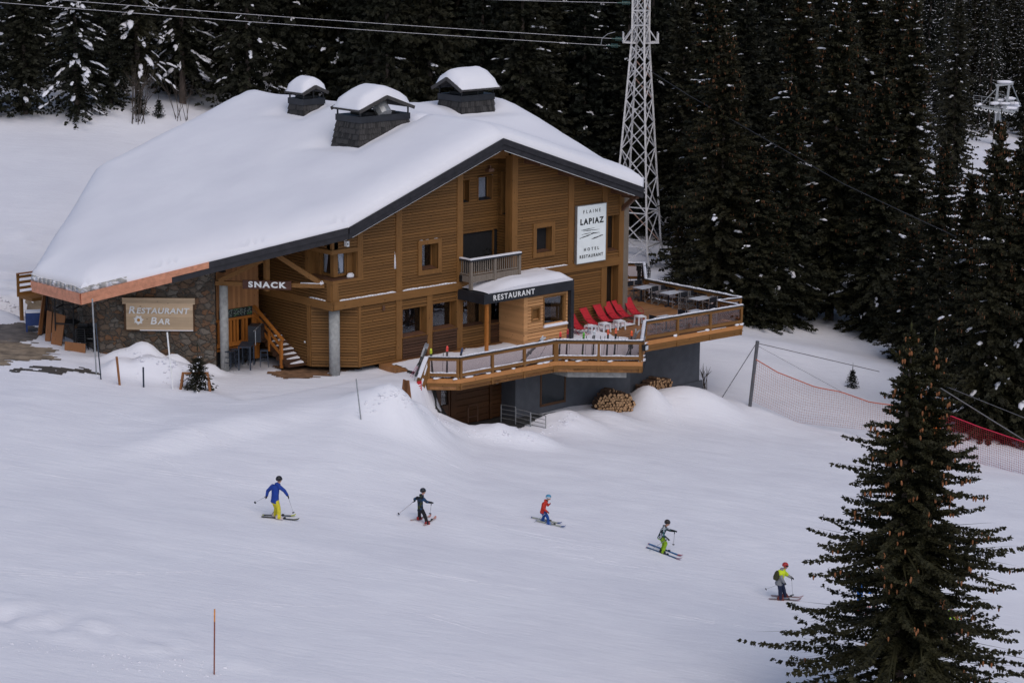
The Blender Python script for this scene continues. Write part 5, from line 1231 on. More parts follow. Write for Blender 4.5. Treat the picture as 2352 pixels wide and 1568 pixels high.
def make_spruce(seed, H, R, snow=.2, mat='needle', sk=1., **kw):
    V, F, sp_, tips = spruce_arrays(seed, H, R, snow=snow, **kw)
    return dict(H=H, crown=np_mesh('crown', V, F, M[mat]), trunk=trunk_mesh(H, .012*H+.03, seed), snow=snow_clumps(sp_, seed, sk).mesh('branch_snow', M['tree_snow'], True) if sp_ else None, tips=tips)
def plant(var, p, h, rz, label, group, sxy=1., name='spruce_tree'):
    e = empty(name, p, rz, label, 'tree', group); s = h/var['H']; e.scale = (s*sxy, s*sxy, s)
    link('trunk', var['trunk'], e); link('crown', var['crown'], e)
    if var['snow']: tag(link('branch_snow', var['snow'], e), kind='stuff')
    if var.get('cones'): tag(link('cone_clusters', var['cones'], e), kind='stuff')
    return e
FV = [make_spruce(1, 18, 3.9, .06, stn=14, clear=.3, spray=.6, sw=.26, power=.72, hang=.7), make_spruce(2, 20, 3.6, .08, stn=13, clear=.8, spray=.6, sw=.26, droop=.42, power=.72, hang=.7), make_spruce(3, 17, 3.3, .13, stn=13, clear=.5, spray=.55, sw=.24, droop=.45, power=.7, hang=.7),
      make_spruce(4, 22, 3.9, .06, stn=13, clear=2.5, spray=.65, sw=.28, droop=.38, power=.68, hang=.7)]
SV = [make_spruce(5, 17, 3.9, .55, stn=14, clear=.4, spray=.55, sw=.22, droop=.6, sk=1.35, power=.75), make_spruce(6, 19, 3.6, .45, stn=13, clear=3, spray=.55, sw=.22, droop=.75, thin=.1, sk=1.4, power=.7)]
NV = [make_spruce(7, 15, 3.7, .05, 'needle_mid', stn=22, sub=2, spray=.38, sw=.15, wsp=.25, nbr=8, clear=.2, power=.7, hang=.7), make_spruce(8, 14, 3.0, .07, 'needle_mid', stn=20, sub=2, spray=.38, sw=.15, wsp=.25, nbr=8, clear=.2, droop=.36, power=.68, hang=.7), make_spruce(9, 18, 3.0, .09, 'needle_mid', stn=19, sub=2, spray=.4, sw=.16, wsp=.28, nbr=8, clear=1., droop=.4, power=.66, hang=.7)]
HV = [make_spruce(10, 19, 2.5, .9, stn=7, wsp=.5, nbr=5, spray=.75, sw=.34, clear=1.2, droop=.45, sk=.7, power=.7), make_spruce(11, 21, 2.3, 1.0, stn=7, wsp=.5, nbr=5, spray=.75, sw=.34, clear=1.5, droop=.5, sk=.75, power=.7)]
for q_, v_ in enumerate(NV):
    r = random.Random(q_+60); g = MB()
    for t in v_['tips']:
        if t[2] > v_['H']*.35 and r.random() < .55:
            for k in range(r.choice((1, 2, 3))): x, y, z = t[0]*r.uniform(.8, 1)+r.uniform(-.1, .1), t[1]*r.uniform(.8, 1), t[2]; g.tube([(x, y, z), (x, y, z-.06), (x, y, z-.16)], [.012, .032, .012], 5)
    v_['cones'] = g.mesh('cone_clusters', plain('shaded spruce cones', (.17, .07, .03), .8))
PLACED = []
def put(var, px, py, apex, label, group=None, sxy=1., dz=0):
    p = ground(px, py); k = pxpm(p); h = (py-apex)/k/math.cos(PITCH)+dz; PLACED.append((p[0], p[1], 2.2))
    return plant(var, (p[0], p[1], p[2]-.1), h, random.uniform(0, 6.28), label, group, sxy)
# trees one can tell apart, by the foot and tip of each in the view
put(NV[0], 1650, 722, 88, 'broad dark spruce right beside the far terrace railing, behind the pylon foot', sxy=.95)
put(NV[1], 1800, 742, 182, 'pointed spruce next to the broad one, with snow lumps along its right edge')
put(NV[2], 1905, 735, -40, 'very tall spruce whose tip leaves the picture top, behind the pointed pair')
put(NV[1], 2006, 770, 186, 'rusty-tipped spruce in the middle of the right-hand trees', sxy=1.1)
put(NV[2], 2068, 752, 25, 'tall slender spruce left of the gap where the ski run shows')
put(NV[0], 2148, 860, 332, 'dark bushy spruce in front of the gap where the ski run shows', sxy=.85)
put(NV[1], 2205, 960, 398, 'brownish spruce standing directly behind the orange padded post')
put(NV[0], 2262, 1000, 285, 'spruce below the chairlift mast, behind the red netting', sxy=.8)
put(NV[1], 2335, 1010, 262, 'spruce at the right edge of the view, behind the red netting')
put(NV[1], 2400, 960, 160, 'spruce half outside the right edge of the view')
put(NV[0], 1735, 742, 330, 'low dark spruce filling the foot of the wood beside the terrace', sxy=1.1)
put(NV[1], 2085, 830, 520, 'short dark spruce at the foot of the slope by the safety net', sxy=1.3)
put(FV[1], 1560, 560, 20, 'spruce close behind the white pylon, on its right side')
put(NV[0], 1558, 668, 515, 'small spruce in front of the pylon legs, by the terrace railing', sxy=1.2)
put(SV[0], 178, 262, -170, 'big snow-laden spruce with branches down to the snow at the field edge', sxy=1.15)
put(SV[1], 318, 235, -260, 'snow-streaked tall spruce with a bare lower trunk, left of the roof', sxy=1.1)
put(SV[1], 420, 238, -280, 'thick-trunked spruce at the upper left corner of the roof', sxy=1.15)
put(FV[1], 60, 262, -190, 'dark spruce at the left edge of the field, beside the snow-laden one', sxy=1.1)
put(FV[2], -25, 268, -200, 'spruce cut by the left edge of the view')
put(SV[0], 520, 210, -230, 'spruce peeping over the left roof shoulder')
put(FV[0], 255, 240, -150, 'dark spruce between the two snow-laden ones left of the roof')
# the rest of the wood
def free(x, y, d): return all((x-a)**2+(y-b)**2 > (max(d, r)**2) for a, b, r in PLACED)
rng = random.Random(21)
def px_of(x, y, z):
    v = np.array([x, y, z])-CAM; zc = v@FW; return 1176+FPX*(v@RT)/zc, 784-FPX*(v@UP)/zc
def scatter(n, y0, y1, d, vars_, hs, label, group, ok, xr=(-45, 120)):
    c = 0; tries = 0
    while c < n and tries < n*60:
        tries += 1; y = rng.uniform(y0, y1); x = rng.uniform(*xr); z = tz(x, y); px, py = px_of(x, y, z)
        if not (-60 < px < 2420) or not ok(px, py, x, y) or not free(x, y, d): continue
        h = rng.uniform(*hs); _, pt = px_of(x, y, z+h)
        if pt > 1000 or py < -60: continue
        PLACED.append((x, y, d)); plant(rng.choice(vars_), (x, y, z-.15), h, rng.uniform(0, 6.28), label, group, rng.uniform(.85, 1.12)); c += 1
    return c
cl = lambda px, py, x, y: not (1395 < px < 1545 and y < 52) and not (2055 < px < 2200 and 235 < py < 520) and not (y < 60 and x < -12 and py > 262)
n1 = scatter(42, 50, 76, 3.0, FV+FV+[SV[1]], (17, 24), 'dark spruce in the wood directly behind the snowy roof and chimneys', 'spruces behind the hotel roof', lambda px, py, x, y: cl(px, py, x, y) and px < 1560 and (px > 430 or y > 58) and not (230 < px < 520 and y < 60))
n2 = scatter(44, 76, 112, 3.2, FV, (18, 25), 'dark spruce deep in the wood behind the first row of trees', 'spruces deep in the wood', lambda px, py, x, y: cl(px, py, x, y) and px < 1620)
n3 = scatter(40, 36, 100, 3.2, FV+[NV[2]], (15, 22), 'dark spruce in the wood right of the pylon', 'spruces right of the pylon', lambda px, py, x, y: cl(px, py, x, y) and 1560 < px < 2110 and py < 700 and not (2040 < px < 2215 and y > 55))
n4 = scatter(130, 200, 330, 3.4, HV, (16, 23), 'slim snow-speckled spruce on the far hillside behind the chairlift', 'spruces on the far hillside', lambda px, py, x, y: px > 1480 and not (2055 < px < 2165 and py > 320) and not (2205 < px and y < 215), xr=(5, 150))
n5 = scatter(34, 125, 215, 3.0, HV+FV[:2], (14, 20), 'spruce on the slope around the foot of the chairlift mast', 'spruces by the chairlift', lambda px, py, x, y: 2165 < px < 2192 or (px > 2150 and y > 205), xr=(25, 110))
print('trees', n1, n2, n3, n4, n5)
# foreground double-stemmed spruce with cones
fp = ground(2078, 1690); fk = pxpm(fp); FH = (1690-757)/fk/math.cos(PITCH)
ft = empty('spruce_tree', (fp[0], fp[1], fp[2]-.2), .3, 'large double-topped spruce hung with brown cones in the front right corner', 'tree')
r2 = random.Random(4); allV = []; cones = []
for k, (dx, hh, rr, sd) in enumerate(((-.42, FH, 5.9, 31), (.42, FH*.975, 5.5, 32))):
    V, F, s_, tips = spruce_arrays(sd, hh, rr, wsp=.38, nbr=11, stn=34, spray=.27, sw=.085, clear=.3, droop=.22, snow=0, hang=.9, power=.92, sub=5, thin=.2)
    V[:, 0] += dx*np.minimum(1, V[:, 2]/hh*3+.4); allV.append(V); tips = [np.array([t[0]+dx, t[1], t[2]]) for t in tips]
    tr_ = MB(); tr_.tube([(dx*min(1, z/hh*3+.4)+.05*math.sin(z), 0, z) for z in np.linspace(-.8, hh, 9)], [.26, .24, .21, .18, .15, .12, .08, .05, .02], 8); tr_.build('trunk', M['bark'], ft, True)
    cones += [t for t in tips if t[2] > hh*.12]
    n = 46; rngk = np.random.default_rng(9+k); zz = hh-rngk.random(n)*2.2+.1; a = rngk.random(n)*6.28; ln = .12+.42*(hh-zz+.1)*.5
    P = np.stack([np.full(n, dx), np.zeros(n), zz], 1); D = np.stack([np.cos(a), np.sin(a), np.full(n, .75)], 1); D /= np.linalg.norm(D, axis=1, keepdims=True)
    V2 = kites(P, D, ln, np.full(n, .06), rngk); V2 = np.concatenate([V2, kites(np.stack([np.full(8, dx), np.zeros(8), np.linspace(hh-1.2, hh+.2, 8)], 1), np.tile([0, 0, 1.], (8, 1)), np.full(8, .3), np.full(8, .07), rngk)])
    link('leader_shoot', np_mesh('leader_shoot', V2, np.arange(len(V2)).reshape(-1, 4), M['needle_tip']), ft)
V = np.concatenate(allV); link('crown', np_mesh('crown', V, np.arange(len(V)).reshape(-1, 4), M['needle_near']), ft)
g = MB(); g.tube([(0, 0, 0), (0, 0, -.03), (0, 0, -.08), (0, 0, -.12), (0, 0, -.15)], [.012, .026, .03, .024, .008], 6); cone_me = g.mesh('cone', M['cone'], True)
r2.shuffle(cones); cones.sort(key=lambda t: t[2]*.35+r2.random()*6+t[1]*.6, reverse=False); cones = [c for c in cones if c[1] < 1.2]
top_c = [c for c in cones if c[2] > FH*.62]; r2.shuffle(top_c); rest = [c for c in cones if c[2] <= FH*.62]; r2.shuffle(rest)
spots = []
for c in top_c[:110]+rest[:95]:
    for q in range(r2.choice((1, 2, 3))): spots.append((c[0]*r2.uniform(.75, 1.0)+r2.uniform(-.07, .07), c[1]*r2.uniform(.8, 1.02)-.05, c[2]-.02+r2.uniform(-.04, .02)))
for s in spots[:100]: o = link('cone', cone_me, ft, s); o.rotation_euler = (r2.uniform(-.2, .2), r2.uniform(-.2, .2), 0); o.scale = (1.15, 1.15, r2.uniform(.95, 1.3))
cm = MB()
for s in spots[100:]: cm.tube([(s[0], s[1], s[2]), (s[0], s[1], s[2]-.03), (s[0], s[1], s[2]-.09), (s[0], s[1], s[2]-.16)], [.014, .03, .032, .01], 6)
tag(cm.build('cone_clusters', M['cone'], ft), kind='stuff')

# small trees and bare bushes
sv = make_spruce(51, 1.6, .75, .2, clear=.08, wsp=.085, nbr=6, stn=9, spray=.2, sw=.07, droop=.2, sk=.45, hang=.3)
p = ground(455, 893); plant(sv, p, 1.55, .4, 'little cut fir tree standing behind the wooden trestle', None, 1.0, 'fir_tree')
o = empty('fairy_bauble', p+np.array([-.1, -.62, .95]), 0, 'white bauble hanging on the little fir tree', 'bauble'); g = MB(); g.ball((0, 0, 0), .045, 0, 8, 6); g.build('ball', M['white'], o, True)
for px, py, ap, lb in ((365, 268, 226, 'tiny spruce sapling in the snow behind the left roof edge'), (322, 262, 205, 'small ragged spruce among bare bushes at the field edge'), (1957, 890, 845, 'half buried spruce sapling on the slope above the safety net')):
    q = ground(px, py); plant(sv, q, (py-ap)/pxpm(q), random.random()*6, lb, None, .75)
def bush(label, px, py, h, n, seed):
    q = ground(px, py); e = empty('bare_bush', q, 0, label, 'bush'); g = MB(); r = random.Random(seed)
    for i in range(n):
        a = r.random()*6.28; s = r.uniform(.1, .35)*h; t = h*r.uniform(.5, 1); b = (r.uniform(-.25, .25)*h*.5, r.uniform(-.2, .2)*h*.5, -.1); m_ = (b[0]+math.cos(a)*s*.5, b[1]+math.sin(a)*s*.5, t*.6); e_ = (b[0]+math.cos(a)*s, b[1]+math.sin(a)*s, t); g.tube([b, m_, e_], [.02, .014, .005], 4)
        for j in range(3): a2 = a+r.uniform(-1.2, 1.2); g.tube([m_, (m_[0]+math.cos(a2)*h*.18, m_[1]+math.sin(a2)*h*.18, m_[2]+h*.2)], [.01, .004], 4)
    g.build('stem', M['twig'], e)
bush('leafless bush on the field edge left of the roof', 322, 282, 4.2, 16, 1); bush('thin leafless shrub hugging the left roof edge', 415, 275, 3.4, 9, 2); bush('dry twigs at the corner of the grey basement wall', 1616, 893, 1.3, 9, 3)

# ------------------------------------------------------------------ steel pylon and its lines
pb = ground(1484, 598); pk = pxpm(pb); py0 = pb[1]
pyl = empty('pylon', pb, 0, 'white lattice steel pylon with rusty braces behind the hotel', 'pylon'); axx, axz = aty(1471, 95, py0)[[0, 2]]
HZ = axz-pb[2]; TOPZ = aty(1473, -14, py0)[2]-pb[2]; offx = axx-pb[0]
def rad(z): return .60+max(0, HZ-z)*.085 if z < HZ else .58
def corner(k, z): a = R_(20+90*k); q = rad(z)+(.5 if z < 0 else 0); return (offx+q*math.cos(a), q*math.sin(a), z)
lev = [-1.0, 1.1, 3.2]; z = 3.2; 
while z < HZ-.4: z += max(.8, rad(z)*1.4); lev.append(min(z, HZ))
lev += [HZ+1.0, HZ+1.9, TOPZ]
for k in range(4): g = MB(); [g.beam(corner(k, a), corner(k, b), .115, .115) for a, b in zip(lev, lev[1:])]; g.build('leg', M['pylon'], pyl)
g = MB(); h_ = MB(); r = random.Random(6)
for a, b in zip(lev, lev[1:]):
    for k in range(4):
        t = h_ if r.random() < .16 else g
        t.beam(corner(k, a), corner((k+1) % 4, b), .055, .055); g.beam(corner((k+1) % 4, a), corner(k, b), .055, .055)
        if b < 4 or b >= HZ-.1: g.beam(corner(k, b), corner((k+1) % 4, b), .07, .07)
g.build('bracing', M['pylon'], pyl); h_.build('rusty_bracing', M['rust'], pyl)
g = MB()
for s in (-1, 1):
    for yy in (-.35, .35):
        e_ = (offx+s*1.08, yy*1.5, HZ-.05); g.beam((offx+s*.3, yy, HZ-.1), e_, .08, .08); g.beam((offx+s*.35, yy, HZ+1.0), e_, .06, .06); g.beam((offx+s*.6, yy*1.1, HZ-.08), (offx+s*.55, yy, HZ+.55), .05, .05); g.beam(e_, (e_[0], e_[1], HZ+.55), .07, .07)
    g.beam((offx+s*1.08, -.55, HZ-.05), (offx+s*1.08, .55, HZ-.05), .1, .1); g.beam((offx+s*1.08, -.55, HZ+.5), (offx+s*1.08, .55, HZ+.5), .06, .06)
g.build('crossarm', M['pylon'], pyl)
def insul(label, p, q):
    e = empty('insulator_string', p, 0, label, 'insulator', 'insulators on the pylon'); d = Vector(q)-Vector(p); g = MB(); g.tube([(0, 0, 0), d], .03, 5)
    for i in range(6): c = d*(.35+i*.09); g.tube([tuple(c-d*.02), tuple(c+d*.02)], .13, 8)
    g.build('disc', M['insulator'], e)
def wire(name, label, pts, r_, mat, cat='cable', sag=0.):
    P = [Vector(p) for p in pts]; Q = []
    for a, b in zip(P, P[1:]):
        n = 10
        for i in range(n): t = i/n; q = a.lerp(b, t); q.z -= sag*4*t*(1-t); Q.append(tuple(q))
    Q.append(tuple(P[-1])); g = MB(); g.tube(Q, r_, 5); return tag(g.build(name, mat), label, cat)
wm = plain('bright wire', (.42, .42, .46), .4, .5)
for lb, l, rr, mid, yy in (('lowest overhead wire running left from the pylon crossarm', (-150, -6), (1393, 105), (1425, 106), .3), ('middle overhead wire running left from the pylon crossarm', (-150, -23), (1405, 89), (1432, 91), -.3), ('overhead wire at the picture top, from the pylon head', (900, -8), (1418, 7), (1452, 8), 0)):
    a = aty(*l, py0-3); b = aty(*rr, py0+yy); c = aty(*mid, py0+yy); wire('power_line', lb, [a, b], .015, wm, 'power line', .12 if l[0] < 0 else .03)
    insul('string of glass discs at the pylon end of the '+lb.split(' running')[0].split(' at')[0]+(' near the top' if 'top' in lb else ''), b, c)
wire('jumper_cable', 'thin curved jumper wire left of the pylon crossarm', [aty(1380, 104, py0), aty(1383, 88, py0), aty(1397, 78, py0), aty(1413, 74, py0)], .02, wm)
wire('ground_cable', 'thick dark cable sloping down to the right through the trees from the pylon', [aty(1496, 165, py0-.6), aty(1580, 218, 36), aty(1757, 319, 29), aty(1937, 422, 23), aty(2081, 490, 19), aty(2200, 545, 16)], .026, plain('dark cable', (.03, .03, .033), .6), sag=0)
# ------------------------------------------------------------------ chairlift mast on the far hillside
LY = 190.; q = aty(2293, 250, LY); lk = pxpm(q)
lift = empty('chairlift_mast', (q[0], LY, q[2]), 0, 'grey chairlift mast with wheel trains and snow on its platforms', 'chairlift')
g = MB(); g.tube([(0, 0, -11), (0, 0, .3)], [.55, .5], 12); g.build('mast', M['steel'], lift, True)
g = MB(); g.beam((-.5, -.45, -8), (-.35, -.45, 0), .12, .12); g.build('ladder', M['white'], lift)
g = MB(); g.beam((.3, -2.6, .3), (.3, 2.6, .6), .45, .5); g.beam((-.4, 0, .2), (-.2, 0, 3.0), .28, .28); g.beam((1.0, 0, .2), (1.2, 0, 3.1), .28, .28); g.beam((-.5, 0, 2.9), (1.7, 0, 3.2), .3, .3)
g.beam((1.5, 0, 3.1), (2.6, -1, .4), .1, .1); g.beam((-.3, 0, 2.6), (-2.2, 0, .5), .1, .1); g.build('crossarm', M['steel'], lift)
for yy, x0, x1, z0, z1 in ((-2.5, -3.5, 1.6, .55, -.15), (2.4, .6, 3.0, .3, -.45)):
    g = MB(); g.beam((x0, yy, z0), (x1, yy, z1), .2, .25); g.beam((x0-.1, yy+.6, z0+.2), (x1, yy+.6, z1+.2), .5, .06)
    for i in range(6): t = i/5; g.beam((x0+(x1-x0)*t, yy+.8, z0+(z1-z0)*t), (x0+(x1-x0)*t, yy+.8, z0+(z1-z0)*t+1.3), .05, .05)
    g.beam((x0, yy+.8, z0+1.3), (x1, yy+.8, z1+1.3), .05, .05); g.beam((x0, yy+.8, z0+.8), (x1, yy+.8, z1+.8), .04, .04); g.build('platform', M['steel'], lift)
    n = 8 if yy < 0 else 3
    for i in range(n):
        t = (i+.3)/n; x = x0+(x1-x0)*t; zz = z0+(z1-z0)*t-.2; g = MB(); pts = [(x+.2*math.cos(a), yy, zz+.2*math.sin(a)) for a in np.linspace(0, 6.283, 13)]; g.tube(pts, .06, 5, 0, False); g.build('sheave_wheel', M['white'], lift)
g = MB(); r = random.Random(3)
for x, y, z, sx in ((.6, 0, 3.35, 1.1), (-3.1, -2.4, .8, .6), (-.9, -2, .9, .7), (.4, -1.4, .8, .9), (1.4, .2, 1.3, .9), (.9, -2.3, .35, 1.1), (2.4, 1.8, .5, .9), (2.2, 2.4, .1, 1.), (.2, .6, 1.0, .7)): g.ball((x, y, z), (sx, .45, .22), 0, 8, 4, .2, r.random())
g.build('snow_cap', M['tree_snow'], lift, True)
for lb, a, b in (('upper chairlift rope running left from the mast', (1980, 205), (2262, 226)), ('lower chairlift rope under the mast wheels', (1960, 222), (2230, 239))): wire('lift_rope', lb, [aty(*a, LY+25), aty(*b, LY)], .03, plain('lift rope', (.12, .12, .13), .5), 'rope')
pe = ground(2110, 520)
pst = empty('marker_post', aty(2188, 395, 150), 0, 'red marker post on the ski run in the gap between the trees', 'post'); g = MB(); g.tube([(0, 0, -1.2), (0, 0, 1.2)], .25, 8); g.build('padding', M['red'], pst)

# ------------------------------------------------------------------ safety net fence
fe0 = ground(1722, 933); zf_ = lambda x, y: (1623+x*.3125, 704.4+y*.3125)
fence = empty('safety_net_fence', fe0, 0, 'sagging orange and red safety net on tall steel posts beside the piste', 'fence')
loc = lambda p: tuple(np.asarray(p)-fe0)
y1 = fe0[1]; y2 = ground(2148, 1036)[1]; p2b = aty(2133, 1010, y2)
def fy(px): return y1+(y2-y1)*(px-1722)/(2140-1722)
g = MB(); g.tube([loc(aty(1721, 945, y1)), loc(aty(1740, 783, y1))], .09, 8); g.build('post', M['zinc'], fence)
g = MB(); g.tube([loc(aty(2136, 1040, y2)), loc(aty(2149, 872, y2))], .11, 8); g.build('post', M['steel'], fence)
g = MB(); g.tube([loc(aty(2130, 1040, y2-.1)), loc(aty(2143, 948, y2-.1))], .5, 12); g.build('padding', M['orange'], fence, True)
g = MB(); g.ball(loc(aty(2146, 944, y2-.1)), (.4, .4, .15), 0, 8, 4, .2, 1); g.build('snow_cap', M['snow'], fence, True)
def net(name, top, bot, mat, rope, depth, cell=.115):
    tx = np.array(top, float); bx = np.array(bot, float); n = 120; s = np.linspace(0, 1, n)
    def samp(a): L = np.concatenate([[0], np.cumsum(np.hypot(*np.diff(a, axis=0).T))]); return np.stack([np.interp(s*L[-1], L, a[:, 0]), np.interp(s*L[-1], L, a[:, 1])], 1)
    A = np.array([loc(aty(x, y, depth(x))) for x, y in samp(tx)]); B = np.array([loc(aty(x, y, depth(x))) for x, y in samp(bx)])
    ln = np.linalg.norm(np.diff(A, axis=0), axis=1).sum(); nc = int(ln/cell); nr = int(np.linalg.norm(A-B, axis=1).mean()/cell); w_ = .011; g = MB(); si = np.linspace(0, 1, nc)
    gi = lambda t, u: np.array([np.interp(t, s, A[:, k]*(1-u)+B[:, k]*u) for k in range(3)])
    for i in range(nc):
        p, q = gi(si[i], 0), gi(si[i], 1); m_ = (p+q)/2+np.array([.03, -.05, 0]); d = np.array([w_, 0, 0]); g.add([p, p+d, m_+d, m_], [(0, 1, 2, 3)]); g.add([m_, m_+d, q+d, q], [(0, 1, 2, 3)])
    for j in range(nr+1):
        L = [gi(t, j/nr) for t in np.linspace(0, 1, 40)]; d = np.array([0, 0, w_])
        for p, q in zip(L, L[1:]): g.add([p, q, q+d, p+d], [(0, 1, 2, 3)])
    o = g.build(name, mat, fence); g = MB(); g.tube([tuple(p) for p in A[::4]]+[tuple(A[-1])], .03, 5); g.build('edge_rope', rope, fence); return o
net('net', [zf_(360, 385), zf_(520, 480), zf_(800, 590), zf_(990, 625), zf_(1200, 700), zf_(1690, 765)], [zf_(325, 685), zf_(500, 765), zf_(670, 850), zf_(950, 880), zf_(1200, 905), zf_(1650, 1060)], M['net_pale'], plain('orange rope', (.45, .12, .07), .7), fy)
net('net', [zf_(1695, 762), zf_(2000, 880), zf_(2332, 992), zf_(2500, 1045)], [zf_(1700, 1075), zf_(2000, 1160), zf_(2332, 1275), zf_(2500, 1330)], M['net_red'], plain('red rope', (.55, .02, .06), .6), lambda px: y2-.012*(px-2150), .115)
cb_ = MB()
for a, b, r_ in (((1738, 787), (1659, 912), .02), ((1740, 788), (2020, 853), .022), ((1742, 795), (1933, 899), .01), ((2150, 884), (2400, 1040), .03), ((2155, 880), (2400, 978), .018)): cb_.tube([loc(aty(*a, fy(a[0]) if a[0] < 2140 else y2)), loc(aty(*b, fy(b[0]) if b[0] < 2140 else y2-3))], r_, 5)
cb_.build('guy_cable', M['zinc'], fence)
# ------------------------------------------------------------------ stakes and poles in the snow
def stake(name, label, bot, top, r_, mat, z=None, top_mat=None, tt=0, cat='pole'):
    b = ground(*bot); t = aty(*top, b[1]); e = empty(name, b, 0, label, cat); d = Vector(t-b); g = MB(); g.tube([tuple(-d*.06), tuple(d*(1-tt))], r_, 7); g.build('shaft', mat, e)
    if top_mat: g = MB(); g.tube([tuple(d*(1-tt)), tuple(d)], r_*1.08, 7); g.build('tip', top_mat, e)
stake('snow_pole', 'tall pale metal pole in the snow before the left roof corner', (221.5, 860), (212, 686), .035, M['steel'])
stake('snow_pole', 'dark blue pole leaning on the tall pale one', (232, 871), (220, 742), .03, M['dark_steel'])
stake('snow_pole', 'short brown wooden stake in front of the snow block', (275, 884), (268, 819), .055, M['panel_wood'])
stake('snow_pole', 'short dark grey stake in front of the snow block', (330, 889), (329, 843), .04, M['dark_steel'])
stake('snow_pole', 'white pole between the snow block and the little fir', (397, 893), (384, 763), .035, M['white'])
stake('snow_pole', 'thin grey pole alone on the piste before the hotel corner', (829, 963), (818, 870), .03, M['steel'])
stake('piste_marker', 'thin bamboo piste marker with orange top in the foreground', (492, 1548), (493, 1398), .024, plain('red brown bamboo', (.23, .07, .04), .6), None, plain('orange tip', (.65, .26, .08), .6), .19)
# ------------------------------------------------------------------ skiers
def skin(name, pts, edges, mat, parent, sub=1, root=0):
    """one continuous limb surface grown round a skeleton; pts: (position, radius)"""
    me = bpy.data.meshes.new(name); me.from_pydata([tuple(p) for p, r in pts], edges, [])
    o = bpy.data.objects.new(name, me); COL.objects.link(o)
    md = o.modifiers.new('skin', 'SKIN'); md.branch_smoothing = .6; md.use_smooth_shade = True
    sv_ = me.skin_vertices[0].data
    for i, (p, r) in enumerate(pts): sv_[i].radius = (r, r) if not isinstance(r, tuple) else r
    sv_[root].use_root = True
    s = o.modifiers.new('sub', 'SUBSURF'); s.levels = s.render_levels = sub
    m2 = bpy.data.meshes.new_from_object(o.evaluated_get(bpy.context.evaluated_depsgraph_get()))
    bpy.data.objects.remove(o); bpy.data.meshes.remove(me); m2.materials.clear(); m2.materials.append(mat)
    m2.polygons.foreach_set('use_smooth', [True]*len(m2.polygons)); m2.name = name
    return link(name, m2, parent)
def fused(name, mb, mat, parent, vox=.016, it=3):
    """overlapping volumes united into one continuous smooth surface"""
    me = mb.mesh(name+'_raw', mat); o = bpy.data.objects.new(name, me); COL.objects.link(o)
    md = o.modifiers.new('fuse', 'REMESH'); md.mode = 'VOXEL'; md.voxel_size = vox; md.use_smooth_shade = True
    s_ = o.modifiers.new('relax', 'SMOOTH'); s_.iterations = it; s_.factor = .5
    m2 = bpy.data.meshes.new_from_object(o.evaluated_get(bpy.context.evaluated_depsgraph_get())); bpy.data.objects.remove(o); bpy.data.meshes.remove(me)
    m2.materials.clear(); m2.materials.append(mat); m2.polygons.foreach_set('use_smooth', [True]*len(m2.polygons)); m2.name = name; return link(name, m2, parent)
def loft(g, secs, side, fw, n=14):
    """closed tube through oval sections: (centre, half width, half depth)"""
    vs = []
    for c, a, b in secs: vs += [c+side*(a*math.cos(6.283*k/n))+fw*(b*math.sin(6.283*k/n)) for k in range(n)]
    k_ = len(secs); g.add(vs, [(i*n+j, i*n+(j+1) % n, (i+1)*n+(j+1) % n, (i+1)*n+j) for i in range(k_-1) for j in range(n)]+[tuple(range(n))[::-1], tuple((k_-1)*n+j for j in range(n))])
def limb(g, pts, rs):
    pts = [Vector(p) for p in pts]
    for a, b, r0_, r1_ in zip(pts, pts[1:], rs, rs[1:]): g.tube([a, b], [r0_, r1_], 10)
    for p, r_ in zip(pts, rs): g.ball(tuple(p), r_*.99, 0, 10, 7)
FLESH = plain('skin tone', (.50, .27, .19), .55, 0, .05)
